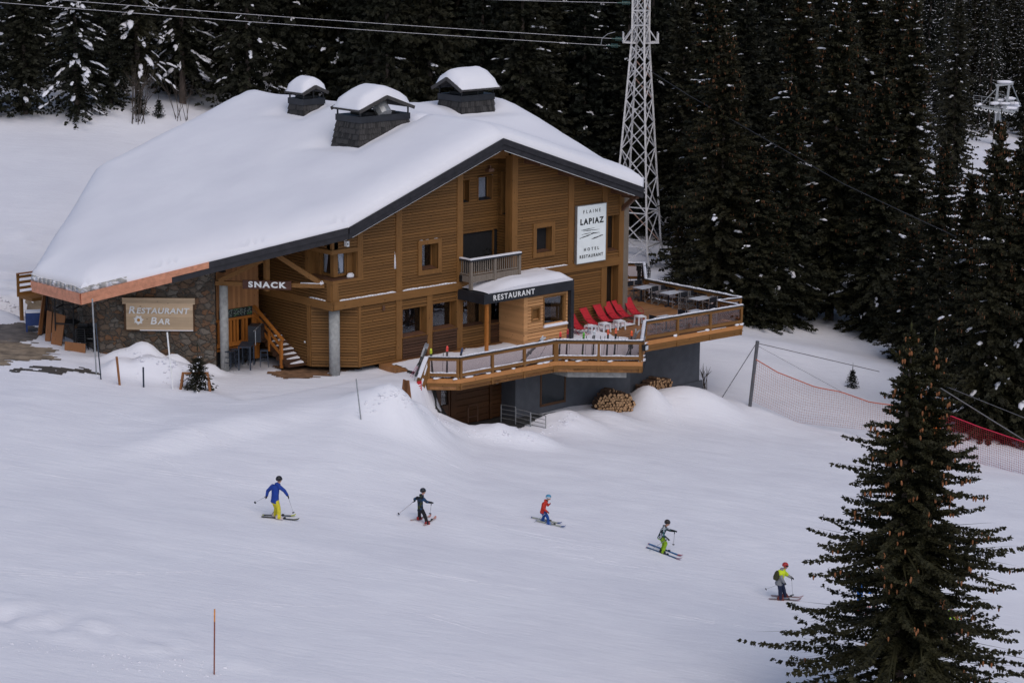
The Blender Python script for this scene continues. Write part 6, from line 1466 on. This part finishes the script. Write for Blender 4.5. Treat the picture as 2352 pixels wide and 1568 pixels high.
def person(label, zw, J, h, foot, f, C, extras=None, dpx=(0, 0)):
    """J: joints as (x, y, depth offset in metres); foot: pixel where the skis bear; f: facing direction; C: materials"""
    fx_, fy_ = zw(*foot); g0 = ground(fx_+dpx[0], fy_+dpx[1]); y0 = g0[1]
    P = {}
    for k, v in J.items(): px, py = zw(v[0], v[1]); P[k] = Vector(aty(px+dpx[0], py+dpx[1], y0+(v[2] if len(v) > 2 else 0)))-Vector(g0)
    e = empty('person', g0, 0, label, 'person', None); s = h/1.7; f = Vector(f).normalized(); side = Vector((f.y, -f.x, 0)); up = Vector((0, 0, 1))
    R = lambda *a: tuple(x*s for x in a) if len(a) > 1 else a[0]*s
    pel, che, nec, hea = P['pelvis'], P['chest'], P['neck'], P['head']; wai = pel.lerp(che, .5)
    hs = s*(1+(1.7-h)*.42)                                        # children have larger heads for their height
    hea = nec.lerp(hea, 1.0); spine = (nec-pel).normalized(); fw = (f-spine*f.dot(spine)).normalized(); sd_ = fw.cross(spine).normalized()
    g = MB(); loft(g, [(pel, .12*s, .09*s), (wai, .11*s, .08*s), (che, .13*s, .09*s), (nec-spine*.03*s, .07*s, .06*s)], sd_, fw); limb(g, [nec-spine*.05*s, hea-up*.02*hs], [.055*s, .058*hs])
    g.ball(tuple(hea+up*.02*hs), (.088*hs, .088*hs, .112*hs), 0, 14, 10); g.ball(tuple(hea+f*.03*hs-up*.045*hs), (.06*hs, .06*hs, .06*hs), 0, 10, 8)
    for sd in 'LR':
        limb(g, [che.lerp(nec, .3), ((P['shL']+P['shR'])/2).lerp(P['sh'+sd], .7)-spine*.03*s, P['el'+sd], P['ha'+sd]], [.05*s, .045*s, .04*s, .03*s]); limb(g, [pel, P['hip'+sd], P['kn'+sd], P['an'+sd]], [.08*s, .075*s, .05*s, .04*s])
    fused('body', g, FLESH, e, .013, 1)
    # face: nose, eyes, mouth on the front of the head
    g = MB(); c = hea+f*.088*hs; g.ball(tuple(c-up*.01*hs+f*.008*hs), (.014*hs, .014*hs, .022*hs), 0, 6, 4)
    for k in (-1, 1): g.ball(tuple(hea+f*.078*hs+side*.033*hs*k+up*.02*hs), .011*hs, 1, 6, 4); g.ball(tuple(hea+side*.088*hs*k-up*.01*hs), (.012*hs, .02*hs, .03*hs), 0, 6, 4)
    g.ball(tuple(hea+f*.082*hs-up*.055*hs), (.016*hs, .016*hs, .007*hs), 2, 6, 4); g.build('face', [FLESH, M['black'], plain('lips', (.35, .12, .1), .5)], e, True)
    g = MB(); shc = (P['shL']+P['shR'])/2; hem = pel-spine*.11*s
    loft(g, [(hem, .188*s, .150*s), (pel, .182*s, .145*s), (wai, .168*s, .135*s), (che, .19*s, .145*s), (shc.lerp(che, .15), .185*s, .125*s), (nec-spine*.05*s, .10*s, .09*s), (nec+spine*.02*s, .078*s, .078*s)], sd_, fw)
    g.ball(tuple(nec-fw*.07*s-spine*.01*s), (.10*s, .08*s, .07*s), 0, 10, 7)
    for sd in 'LR': ha_ = P['ha'+sd].lerp(P['el'+sd], .08); limb(g, [shc.lerp(P['sh'+sd], .75)-spine*.02*s, P['el'+sd], ha_], [.088*s, .07*s, .055*s])
    fused('jacket', g, C['jacket'], e, .015, 2)
    g = MB(); loft(g, [(pel-spine*.16*s, .15*s, .115*s), (pel-spine*.05*s, .165*s, .13*s), (pel+spine*.06*s, .15*s, .12*s)], sd_, fw)
    for sd in 'LR': an = P['an'+sd]+up*.0*s; limb(g, [P['hip'+sd].lerp(pel, .2), P['kn'+sd], P['kn'+sd].lerp(an, .6), an], [.105*s, .088*s, .084*s, .092*s])
    fused('trousers', g, C['trousers'], e, .015, 2)
    if C.get('collar'): g = MB(); g.tube([tuple(nec-up*.06*s), tuple(nec+up*.05*s)], [.085*s, .075*s], 10); g.build('collar', C['collar'], e, True)
    # helmet with rim and goggles
    g = MB(); g.ball((0, 0, 0), (.128*hs, .118*hs, .122*hs), 0, 16, 12)
    keep = [(i, v) for i, v in enumerate(g.v)]
    for i, (x, y, z) in keep: g.v[i] = (x*(1.06 if x < 0 else 1), y, max(z, -.075*hs if x < .03*hs else .012*hs))
    rzf = math.atan2(f.y, f.x); o = g.build('helmet', C['helmet'], e, True); o.location = hea+up*.045*hs-f*.012*hs; o.rotation_euler = (0, R_(C.get('nod', 8)), rzf)
    g = MB(); a = np.linspace(-2.6, 2.6, 21); vs = []
    for t in a: vs += [(.126*hs*math.cos(t), .12*hs*math.sin(t), -.018*hs), (.131*hs*math.cos(t), .124*hs*math.sin(t), .036*hs)]
    g.add(vs, [(i*2, i*2+2, i*2+3, i*2+1) for i in range(20)]); o = g.build('goggles', C.get('goggles', M['black']), e, True); o.location = hea+up*.03*hs-f*.01*hs; o.rotation_euler = (0, R_(C.get('nod', 8)), rzf)
    # gloves: palm, four fingers closed round the grip, thumb
    for sd in 'LR':
        ha = P['ha'+sd]; d = (ha-P['el'+sd]).normalized(); gr = Vector(C['grip'+sd]) if C.get('grip'+sd) else Vector((0, 0, -1)); gr.normalize()
        ax = gr.cross(d); ax = ax.normalized() if ax.length > .1 else side; k = 1.15*s
        pts = [(ha-d*.02*k, R(.036)), (ha+d*.05*k, R(.038))]; ed = [(0, 1)]
        for q in range(4):
            b = len(pts); o_ = gr*(.027-.018*q)*k; L = (.030, .034, .032, .026)[q]*k
            p1 = ha+d*.075*k+o_; p2 = p1+d*L*.6+ax*L*.8; p3 = p2-d*L*.7+ax*L*.3; pts += [(p1, R(.013)), (p2, R(.012)), (p3, R(.010))]; ed += [(1, b), (b, b+1), (b+1, b+2)]
        b = len(pts); pts += [(ha+d*.02*k-gr*.03*k+ax*.02*k, R(.015)), (ha+d*.055*k-gr*.035*k+ax*.05*k, R(.012))]; ed += [(0, b), (b, b+1)]
        skin('glove', pts, ed, C.get('glove', M['black']), e)
    for sd in 'LR':
        an = P['an'+sd]; b = an-up*.075*s; g = MB(); t = Vector(C['ski_dir']).normalized(); w_ = Vector((t.y, -t.x, 0)).normalized()*.052*s
        lo = [b-t*.13*s-w_, b+t*.17*s-w_*.9, b+t*.17*s+w_*.9, b-t*.13*s+w_]; mid = [p+up*.085*s+t*(.0 if i in (0, 3) else -.03*s) for i, p in enumerate(lo)]; hi = [an+up*.10*s+t*x*s+w_*y*1.05 for x, y in ((-.075, -1), (.085, -1), (.085, 1), (-.075, 1))]
        g.hexa(lo, mid); g.hexa(mid, hi); g.build('boot', C['boot'], e)
    if extras: extras(e, P, s, f, side)
    return g0, P, s
def ski_on_snow(label, zw, tail, tip, cb, ct, dpx=(0, 0), lift=.03):
    a = zw(*tail); b = zw(*tip); A = Vector(ground(a[0]+dpx[0], a[1]+dpx[1])); B = Vector(ground(b[0]+dpx[0], b[1]+dpx[1])); A.z += lift; B.z += lift; d = (B-A); L = d.length; d.normalize()
    x = d.cross(Vector((0, 0, 1))).normalized(); n = x.cross(d); e = empty('ski', A, 0, label, 'ski', 'skis on the feet of the skiers'); e.rotation_euler = Matrix((x, d, n)).transposed().to_euler()
    g = ski_mesh('blade', L, cb, ct, wk=1.0); link('blade', g, e); link('binding', BINDING.setdefault(round(L, 1), binding_mesh(L)), e); return d
def ppole(label, zw, g0, P, hand, tip, dy, c=(.45, .45, .47), dpx=(0, 0)):
    h = Vector(g0)+P[hand]; px, py = zw(*tip); t = aty(px+dpx[0], py+dpx[1], h.y+dy); pole(label, h, t, c, 'ski poles held by the skiers')
za_ = Zw(900, 1700, 800); zb_ = Zw(1950, 1800, 700); zc_ = Zw(2700, 1900, 1140)
cloth = lambda n, c, v=.12: plain(n, c, .8, 0, v, 9)
# 1 blue jacket, yellow trousers
d1 = ski_on_snow('near black ski under the skier in yellow trousers', za_, (236, 704), (650, 742), col((.03, .03, .03)), col((.10, .10, .04)))
ski_on_snow('far black ski with yellow tip under the skier in yellow trousers', za_, (246, 684), (612, 696), col((.04, .04, .03)), col((.55, .55, .08)))
J = dict(head=(433, 290, 0), neck=(424, 332, 0), chest=(390, 390, 0), pelvis=(386, 510, 0), shL=(350, 352, .12), elL=(305, 412, .2), haL=(294, 468, .1), shR=(443, 358, -.12), elR=(490, 410, -.2), haR=(525, 462, -.3),
         hipL=(376, 530, .08), hipR=(408, 530, -.08), knL=(400, 600, .1), knR=(425, 605, -.08), anL=(388, 672, .16), anR=(428, 700, -.12))
g0, P, s = person('skier in royal blue jacket and yellow trousers with black helmet', za_, J, 1.66, (430, 720), (.75, .66, 0), dict(jacket=cloth('royal blue jacket', (.012, .045, .27)), trousers=cloth('yellow trousers', (.62, .53, .03)), helmet=plain('black helmet', (.015, .015, .018), .35), boot=plain('white boots', (.5, .42, .42), .5), ski_dir=d1, gripR=(.2, 0, -1), gripL=(-1, 0, -.6)))
ppole('pole trailing behind the skier in yellow trousers', za_, g0, P, 'haL', (155, 545), .3); ppole('pole planted ahead of the skier in yellow trousers', za_, g0, P, 'haR', (592, 664), .1)
# 2 patterned dark jacket
def skier2(label, jk, trs, hel, dpx, lb, boot=(.32, .03, .025)):
    d2 = ski_on_snow('left pale ski of '+lb, za_, (1880, 742), (2105, 700), col((.5, .45, .44)), col((.62, .3, .25)), dpx); ski_on_snow('right pale ski of '+lb, za_, (2030, 800), (2158, 716), col((.5, .42, .4)), col((.6, .3, .25)), dpx)
    J = dict(head=(2020, 418, 0), neck=(2010, 455, 0), chest=(1985, 512, 0), pelvis=(1990, 612, 0), shL=(1950, 482, .1), elL=(1925, 500, .2), haL=(1926, 520, .05), shR=(2028, 492, -.1), elR=(2058, 532, -.15), haR=(2110, 540, -.2),
             hipL=(1978, 625, .07), hipR=(2012, 625, -.07), knL=(1978, 668, .1), knR=(2042, 690, -.1), anL=(1976, 712, .12), anR=(2062, 765, -.12))
    g0, P, s = person(label, za_, J, 1.35, (2030, 765), (.8, .3, 0), dict(jacket=jk, trousers=trs, helmet=hel, boot=plain('red boots', boot, .45), ski_dir=d2, gripR=(-.1, 0, -1), gripL=(-1, 0, -.8)), dpx=dpx)
    ppole('pole trailing behind '+lb, za_, g0, P, 'haL', (1738, 672), .2, (.3, .25, .25), dpx); ppole('upright pole in the right hand of '+lb, za_, g0, P, 'haR', (2094, 676), .05, (.3, .3, .3), dpx)
skier2('child skier in dark blue and olive patterned jacket with black trousers', cells('blue olive print', [(.01, .012, .02), (.02, .035, .06), (.02, .06, .14), (.05, .06, .02), (.012, .014, .018)], 11), cloth('black trousers', (.01, .01, .013)), plain('dark navy helmet', (.015, .02, .03), .35), (0, 0), 'the child in the dark patterned jacket')
# 3 red jacket
d3 = ski_on_snow('near blue and white ski under the child in the red jacket', zb_, (200, 515), (572, 602), col((.42, .44, .36)), col((.03, .08, .25)))
ski_on_snow('far blue and white ski under the child in the red jacket', zb_, (140, 474), (526, 556), col((.42, .44, .36)), col((.03, .08, .25)))
J = dict(head=(362, 220, 0), neck=(338, 255, 0), chest=(305, 300, 0), pelvis=(288, 388, 0), shL=(335, 278, .12), elL=(352, 315, .16), haL=(368, 303, .15), shR=(305, 285, -.12), elR=(292, 350, -.16), haR=(346, 398, -.2),
         hipL=(288, 405, .07), hipR=(318, 408, -.07), knL=(300, 452, .08), knR=(350, 470, -.08), anL=(286, 502, .1), anR=(360, 540, -.1))
g0, P, s = person('small child skier in red jacket and blue trousers with light blue helmet', zb_, J, 1.22, (330, 545), (.95, -.2, 0), dict(jacket=cloth('red jacket', (.50, .03, .018)), trousers=cloth('blue trousers', (.012, .06, .26)), helmet=plain('light blue helmet', (.07, .26, .42), .35), goggles=plain('white strap', (.6, .6, .62), .5), collar=M['black_fabric'], glove=cloth('red gloves', (.30, .02, .02)), boot=plain('blue white boots', (.14, .2, .36), .5), ski_dir=d3, gripR=(-1, 0, -.7)))
ppole('pole trailing from the low hand of the child in the red jacket', zb_, g0, P, 'haR', (130, 567), .1)
# 4 black and white print jacket, lime trousers
d4 = ski_on_snow('near blue ski under the skier in lime trousers', zb_, (1590, 850), (2032, 1014), col((.06, .12, .22)), col((.28, .16, .22)))
ski_on_snow('far blue ski with red marks under the skier in lime trousers', zb_, (1615, 806), (2048, 970), col((.05, .15, .34)), col((.34, .06, .09)))
J = dict(head=(1860, 540, 0), neck=(1836, 580, 0), chest=(1808, 625, 0), pelvis=(1775, 708, 0), shL=(1842, 600, .12), elL=(1893, 630, .2), haL=(1950, 640, .2), shR=(1800, 612, -.12), elR=(1800, 690, -.18), haR=(1860, 738, -.22),
         hipL=(1780, 730, .07), hipR=(1800, 730, -.07), knL=(1812, 800, .08), knR=(1838, 795, -.08), anL=(1795, 880, .1), anR=(1800, 902, -.1))
g0, P, s = person('child skier in black and white print jacket and lime green trousers', zb_, J, 1.36, (1815, 915), (.9, -.4, 0), dict(jacket=cells('black white teal print', [(.012, .014, .016), (.02, .03, .035), (.40, .42, .46), (.02, .10, .11), (.012, .013, .016), (.30, .34, .38)], 13), trousers=cloth('lime trousers', (.24, .40, .012)), helmet=plain('brown black helmet', (.03, .022, .02), .4), boot=M['black'], ski_dir=d4, gripR=(-1, 0, -.7), gripL=(-.1, 0, -1)))
ppole('pole slanting back from the low hand of the skier in lime trousers', zb_, g0, P, 'haR', (1592, 910), .1, (.25, .25, .27)); ppole('upright pole held forward by the skier in lime trousers', zb_, g0, P, 'haL', (1930, 826), 0, (.25, .25, .27))
# 5 instructor with rucksack
d5 = ski_on_snow('near ski of the skier with rucksack', zc_, (378, 716), (624, 728), col((.25, .2, .2)), col((.4, .25, .25)))
ski_on_snow('far ski of the skier with rucksack', zc_, (395, 690), (642, 706), col((.35, .25, .25)), col((.5, .35, .35)))
J = dict(head=(507, 458, 0), neck=(492, 480, 0), chest=(470, 520, 0), pelvis=(458, 580, 0), shL=(492, 495, .1), elL=(522, 528, .18), haL=(553, 545, .15), shR=(462, 500, -.12), elR=(478, 552, -.18), haR=(497, 584, -.2),
         hipL=(482, 598, .07), hipR=(462, 598, -.07), knL=(494, 640, .08), knR=(466, 645, -.08), anL=(502, 684, .1), anR=(466, 706, -.1))
def pack(e, P, s, f, side):
    sp_ = (P['neck']-P['pelvis']).normalized(); fw = (f-sp_*f.dot(sp_)).normalized(); sd_ = fw.cross(sp_); c = P['chest'].lerp(P['pelvis'], .2)-fw*.2*s
    g = MB(); loft(g, [(c-sp_*.2*s, .12*s, .09*s), (c-sp_*.1*s, .15*s, .11*s), (c+sp_*.1*s, .14*s, .10*s), (c+sp_*.2*s, .08*s, .06*s)], sd_, fw); fused('rucksack', g, plain('olive rucksack', (.05, .05, .02), .8), e, .015, 2)
    g = MB(); shc = (P['shL']+P['shR'])/2; che = P['chest']; pel = P['pelvis']; wai = pel.lerp(che, .62); nec = P['neck']
    loft(g, [(wai, .185*s, .150*s), (che, .202*s, .157*s), (shc.lerp(che, .15), .197*s, .137*s), (nec-sp_*.05*s, .112*s, .10*s), (nec+sp_*.03*s, .088*s, .088*s)], sd_, fw)
    for sd, k in (('L', .8), ('R', .35)): limb(g, [shc.lerp(P['sh'+sd], .75)-sp_*.02*s, P['sh'+sd].lerp(P['el'+sd], k)], [.1*s, .088*s])
    fused('vest', g, plain('neon yellow vest', (.60, .72, .02), .7), e, .015, 2)
g0, P, s = person('skier in neon yellow and grey jacket with rucksack and red helmet beside the front spruce', zc_, J, 1.56, (480, 716), (.85, .45, 0), dict(jacket=cloth('grey jacket', (.25, .25, .26)), trousers=cloth('navy trousers', (.012, .018, .05)), helmet=plain('red helmet', (.42, .03, .03), .4), boot=plain('brown red boots', (.16, .03, .02), .5), ski_dir=d5, gripR=(-1, 0, -.4), nod=25), pack)
ppole('pole trailing behind the skier with rucksack', zc_, g0, P, 'haR', (345, 638), .25); ppole('pole in the forward hand of the skier with rucksack', zc_, g0, P, 'haL', (564, 690), 0)
ax_, ay_ = za_(2030, 765)
skier2('skier in lime green jacket hidden behind the right boughs of the front spruce', cloth('lime jacket', (.34, .55, .02)), cloth('dark trousers', (.02, .02, .03)), plain('grey helmet', (.1, .1, .11), .4), (2186-ax_, 1468-ay_), 'the skier hidden in lime green')
skier2('skier in bright blue jacket hidden behind the middle of the front spruce', cloth('bright blue jacket', (.02, .12, .42)), cloth('dark grey trousers', (.03, .03, .03)), plain('white helmet', (.5, .5, .5), .4), (1984-ax_, 1408-ay_), 'the skier hidden in bright blue')

# ------------------------------------------------------------------ things standing about
def gthing(name, px, py, rz, label, cat, group=None, dz=0.): p = ground(px, py); return empty(name, (p[0], p[1], p[2]+dz), rz, label, cat, group)
e = gthing('wooden_trestle', 449, 893, .05, 'brown wooden trestle standing in front of the little fir', 'trestle'); L = .58
g = MB(); g.box(-L, L, -.06, .06, .68, .78); g.build('top_rail', M['panel_wood'], e)
for sx in (-1, 1):
    for sy in (-1, 1): g = MB(); g.beam((sx*(L-.05), sy*.03, .72), (sx*(L+.08), sy*.26, -.12), .1, .06); g.build('leg', M['panel_wood'], e)
g = MB(); g.box(-L, L, -.05, .05, .78, .81); g.build('snow_cap', M['snow'], e)
p = aty(933, 896, -4.6); e = empty('sandwich_board', (p[0], -4.6, tz(p[0], -4.6)-.1), .9, 'brown folding sandwich board half hidden behind the snow heap', 'board'); hh = aty(933, 873, -4.6)[2]-tz(p[0], -4.6)+.1
for s_ in (-1, 1): g = MB(); g.beam((0, s_*.2, 0), (0, s_*.02, hh), .3, .04, 0, (1, 0, 0)); g.build('panel', M['panel_wood'], e)
# clutter at the stone end wall
zl_ = lambda x, y: (49+x*.1367, 600.25+y*.1367)
def leaning_board(name, label, cat, b0, b1, t0_, t1_, th, mat, dep, group=None, slats=0):
    B0 = ground(*zl_(*b0)); B1 = ground(*zl_(*b1)); T0 = aty(*zl_(*t0_), B0[1]+dep); T1 = aty(*zl_(*t1_), B1[1]+dep); e = empty(name, B0, 0, label, cat, group); l = lambda p: Vector(p)-Vector(B0)
    n = (l(B1)-l(B0)).cross(l(T0)-l(B0)).normalized()*th; g = MB(); q = [l(B0), l(B1), l(T1), l(T0)]; g.hexa(q, [p+n for p in q]); g.build('board', mat, e); return e
leaning_board('leaning_board', 'tall narrow brown board leaning on the left end of the stone wall', 'board', (270, 1240), (330, 1232), (362, 488), (402, 500), .06, M['panel_wood'], .5)
for i in range(4): leaning_board('slat_panel', ('first', 'second', 'third', 'fourth')[i]+' upright dark slat frame from the left, behind the tall board', 'frame', (345+i*30, 1215-i*3), (363+i*30, 1214-i*3), (405+i*26, 500-i*4), (422+i*26, 500-i*4), .05, M['dark_wood'] if i != 1 else M['black'], .45, 'slat frames leaning on the wall')
leaning_board('leaning_tabletop', 'narrow brown tabletop leaning on the wall, left of the wide one', 'tabletop', (405, 1335), (495, 1345), (440, 825), (525, 850), .05, M['panel_wood'], .4)
leaning_board('leaning_tabletop', 'wide brown tabletop leaning behind the upturned table frame', 'tabletop', (505, 1385), (680, 1420), (550, 858), (748, 912), .05, M['panel_wood'], .45)
leaning_board('brown_panel', 'low brown panel lying on its edge in front of the chair stacks', 'panel', (728, 1490), (1078, 1540), (735, 1342), (1080, 1385), .06, M['panel_wood'], .08)
e = gthing('blue_bin', *zl_(215, 1190), .2, 'dark blue bin on four legs at the left end of the building', 'bin'); g = MB(); g.box(-.38, .38, -.3, .3, .38, .98); g.build('box', M['blue'], e); g = MB(); g.box(-.36, .36, -.28, .28, .98, 1.04); g.build('snow_cap', M['snow'], e)
for sx in (-1, 1):
    for sy in (-1, 1): g = MB(); g.box(sx*.33-.04, sx*.33+.04, sy*.25-.04, sy*.25+.04, -.1, .38); g.build('leg', M['blue'], e)
b = ground(*zl_(760, 1400)); e = empty('upturned_table', b, R_(-12), 'black steel table frame set upside down on another beside the wall', 'table frame'); g = MB()
H1 = aty(*zl_(760, 1040), b[1])[2]-b[2]; H2 = aty(*zl_(760, 690), b[1])[2]-b[2]
for sx in (-.48, .42):
    for sy in (-.1, .85): g.beam((sx, sy, -.1), (sx, sy, H2+.3), .05, .05)
for z in (H1, H2*.86): 
    for sy in (-.1, .85): g.beam((-.48, sy, z), (.42, sy, z), .05, .05)
    for sx in (-.48, .42): g.beam((sx, -.1, z), (sx, .85, z), .05, .05)
g.build('frame', M['black_metal'], e); g = MB(); g.box(-.5, .45, -.12, .87, H1-.04, H1+.02); g.build('tabletop', M['black'], e)
for k, (px, lb) in enumerate(((1020, 'left'), (1160, 'right'))):
    b = ground(*zl_(px, 1500)); n_ = 7; dz = (aty(*zl_(px, 1050), b[1])[2]-b[2]-.55)/n_
    for i in range(n_):
        e = empty('stacked_chair', (b[0], b[1]+.05, b[2]+i*dz), R_(-8), '%s black chair of the %s stack against the stone wall' % (('lowest', 'second lowest', 'third lowest', 'middle', 'third from top', 'second from top', 'topmost')[i], lb), 'chair', 'stacked black chairs by the stone wall')
        g = MB(); g.box(-.22, .22, -.22, .22, .42, .45); g.build('seat', M['black_metal'], e); g = MB(); g.box(-.22, .22, .2, .24, .45, .62); g.build('backrest', M['black_metal'], e)
        g = MB(); [g.beam((sx*.2, sy*.2, .42), (sx*.23, sy*.24, 0 if i == 0 else .2), .03, .03) for sx in (-1, 1) for sy in (-1, 1)]; g.build('leg_frame', M['black_metal'], e)
e = gthing('metal_trestle', *zl_(1140, 1505), -.1, 'small galvanised metal table frame beside the brown panel', 'table frame'); g = MB()
for sx in (-.28, .28): g.beam((sx, 0, -.1), (sx, 0, .6), .04, .04)
g.beam((-.28, 0, .6), (.28, 0, .6), .05, .04); g.build('frame', M['steel'], e)
b = aty(80, 655, 6.5); e = empty('wooden_crate_rail', (b[0], 6.5, b[2]), PHI, 'slatted wooden rail sticking out past the left eave', 'rail'); g = MB(); zt = aty(75, 625, 6.5)[2]-b[2]
for i in range(4): z = zt-.06-i*.27; g.box(-.9, .9, -.05, .0, z-.13, z)
for x in (-.9, .0, .9): g.box(x-.06, x+.06, 0, .08, zt-1.1, zt)
g.build('rail', M['timber'], e); g = MB(); g.box(-.95, .95, -.1, .1, zt, zt+.05); g.build('cap', M['panel_wood'], e); g = MB(); g.box(-.9, .9, -1.2, .0, zt-1.15, zt-1.0); g.build('floor', M['timber'], e)
for x in (-.8, .8): g = MB(); g.box(x-.07, x+.07, -.1, .05, -6, zt-1.1); g.build('post', M['timber_z'], e)
# porch: bar table and stools
e = empty('bar_table', W(-2.75, 3.0, 0), PHI+R_(45), 'tall black bar table under the snack sign', 'table'); g = MB(); g.box(-.62, .62, -.3, .3, 1.05, 1.1); g.build('tabletop', M['dark_steel'], e)
for sx in (-1, 1):
    for sy in (-1, 1): g = MB(); g.beam((sx*.57, sy*.26, 0), (sx*.57, sy*.26, 1.05), .06, .06); g.build('leg', M['dark_steel'], e)
g = MB(); g.beam((-.57, -.26, .3), (.57, -.26, .3), .04, .04); g.beam((-.57, .26, .3), (.57, .26, .3), .04, .04); g.build('footrail', M['dark_steel'], e)
st_ = empty('bar_stool', (0, 0, 0), 0, 'x', 'stool', 'black bar stools in the porch'); g = MB(); g.box(-.18, .18, -.18, .18, .74, .78); g.build('seat', M['dark_steel'], st_)
for sx in (-1, 1):
    for sy in (-1, 1): g = MB(); g.beam((sx*.15, sy*.15, .74), (sx*.19, sy*.19, 0), .035, .035); g.build('leg', M['dark_steel'], st_)
g = MB(); [g.beam((sx*.17, -.17, z), (sx*.17, .17, z), .025, .025) for sx in (-1, 1) for z in (.25, .5)]; [g.beam((-.17, sy*.17, z), (.17, sy*.17, z), .025, .025) for sy in (-1, 1) for z in (.3, .55)]; g.build('stretcher', M['dark_steel'], st_)
for i, (u, v, lb) in enumerate(((-3.35, 3.45, 'beside the grey column'), (-2.0, 2.65, 'nearest the orange stair newel'), (-2.9, 3.75, 'behind the bar table, left'), (-2.2, 3.55, 'behind the bar table, right'))):
    o = st_ if i == 0 else copy_tree(st_); o.location = W(u, v, 0); o.rotation_euler = (0, 0, random.random()); o['label'] = 'black bar stool '+lb
e = empty('black_screen', W(-1.95, 3.3, 0), PHI+R_(40), 'dark square screen board standing at the end of the bar table', 'screen'); g = MB(); g.box(-.36, .36, -.3, .3, 1.1, 1.85); g.build('panel', M['charcoal'], e); g = MB(); g.beam((-1.0, -.2, 1.1), (-1.0, -.2, 1.8), .03, .03); g.beam((-1.3, -.2, 1.82), (.3, -.2, 1.86), .03, .03); g.build('stem', M['steel'], e)
# barriers in the basement yard
zy = lambda x, y: (918.75+x*.15625, 735+y*.15625)
def barrier(label, a, b, h):
    A = np.array(atz(*zy(*a), -2.92)); B = np.array(atz(*zy(*b), -2.92)); e = empty('metal_barrier', A, 0, label, 'barrier', 'metal barriers in the basement yard'); d = Vector(B-A); g = MB()
    for t in (0, 1): g.tube([tuple(d*t), tuple(d*t+Vector((0, 0, h)))], .025, 6)
    for z in (.25, .5, .75, 1.0): g.tube([(0, 0, z*h), tuple(d+Vector((0, 0, z*h)))], .018, 5)
    g.build('frame', M['steel'], e)
barrier('metal barrier by the garage door in the yard', (1485, 1500), (1695, 1535), .85); barrier('metal barrier in front, sinking behind the yard snow bank', (1700, 1545), (1920, 1600), .8); barrier('metal barrier turned towards the grey wall', (1915, 1590), (2140, 1640), .75)
e = empty('garage_trolley', W(5.9, -2.95, -2.9), PHI, 'small brown bent-tube trolley handle before the garage door', 'trolley'); g = MB(); g.tube([(-.3, 0, 0), (-.3, 0, .75), (-.2, 0, .85), (.2, 0, .85), (.3, 0, .75), (.3, 0, 0)], .03, 6); g.tube([(-.3, 0, .3), (.3, 0, .3)], .02, 6); g.build('handle', M['brown'], e)
e = empty('gas_pole', W(2.25, -3.9, -2.95), 0, 'yellow orange upright post under the terrace stair', 'post'); g = MB(); g.beam((0, 0, 0), (0, 0, 2.5), .16, .12); g.build('shaft', plain('amber post', (.5, .22, .02), .5), e)
# firewood: every cut log on its own
def log_mesh(r_, L, seed):
    g = MB(); n = 7; rr = random.Random(seed); R0 = [r_*rr.uniform(.8, 1.15) for _ in range(n)]
    a = [(R0[i]*math.cos(6.283*i/n), -L/2, R0[i]*math.sin(6.283*i/n)) for i in range(n)]; b = [(x, L/2, z) for x, y, z in a]
    g.add(a+b, [(i, (i+1) % n, n+(i+1) % n, n+i) for i in range(n)], 1); g.add(a, [tuple(range(n))], 0); g.add(b, [tuple(range(n))[::-1]], 0); return g.mesh('firewood_log', [M['log_end'], M['log_bark']])
LM = [log_mesh(.075, .5, i) for i in range(4)]
def pile(c, rz, nx_, nz_, label, group, seed, shape, jit=.02):
    r = random.Random(seed); k = 0
    for j in range(nz_):
        for i in range(nx_):
            x = (i-nx_/2+.5*(j % 2))*.145; z = j*.125+.05
            if not shape(x, z): continue
            p = Vector(c)+Matrix.Rotation(rz, 3, 'Z') @ Vector((x+r.uniform(-jit, jit), r.uniform(-.12, .05), z+r.uniform(-.015, .015)))
            o = link('firewood_log', r.choice(LM), None, p); o.rotation_euler = (r.uniform(-.05, .05), r.uniform(0, 6.28), rz+r.uniform(-.08, .08)); s = r.uniform(.8, 1.1); o.scale = (s, 1, s); tag(o, label, 'log', group); k += 1
    return k
c1 = fac(1410, 948, -5.0); c1[2] = fac(1410, 947, -5.0)[2]; c2 = fac(1395, 938, -3.95); c3 = fac(1500, 903, -2.85)
k1 = pile(c1, R_(14), 14, 8, 'cut log with pale end in the rounded front firewood pile', 'logs of the front firewood pile', 1, lambda x, z: (x/.98)**2+((z-.42)/.62)**2 < 1)
k2 = pile(c2, R_(60), 17, 8, 'cut log in the shaded firewood stack against the grey basement wall', 'logs of the firewood stack by the wall', 2, lambda x, z: z < 1.0-.35*abs(x))
k3 = pile(c3, R_(50), 17, 7, 'cut log in the firewood stack beyond the white snow hump', 'logs of the far firewood stack', 3, lambda x, z: z < .85-.25*abs(x))
print('logs', k1, k2, k3)
plant(sv, W(10.25, 1.3, 3.35), 1.7, 1., 'decorated little tree with silvery snow behind the balcony glass door', None, .85, 'christmas_tree')
e = empty('garland', W(9.1, 1.1, 5.2), PHI, 'silvery garland hanging inside the balcony door', 'garland'); g = MB()
for i in range(24): t = i/23; g.ball((t*1.4-.5, 0, -.28*math.sin(math.pi*t*2)**2-.05), .05, 0, 6, 4, .3, i)
g.build('tinsel', plain('silver tinsel', (.5, .5, .52), .3, .6), e)
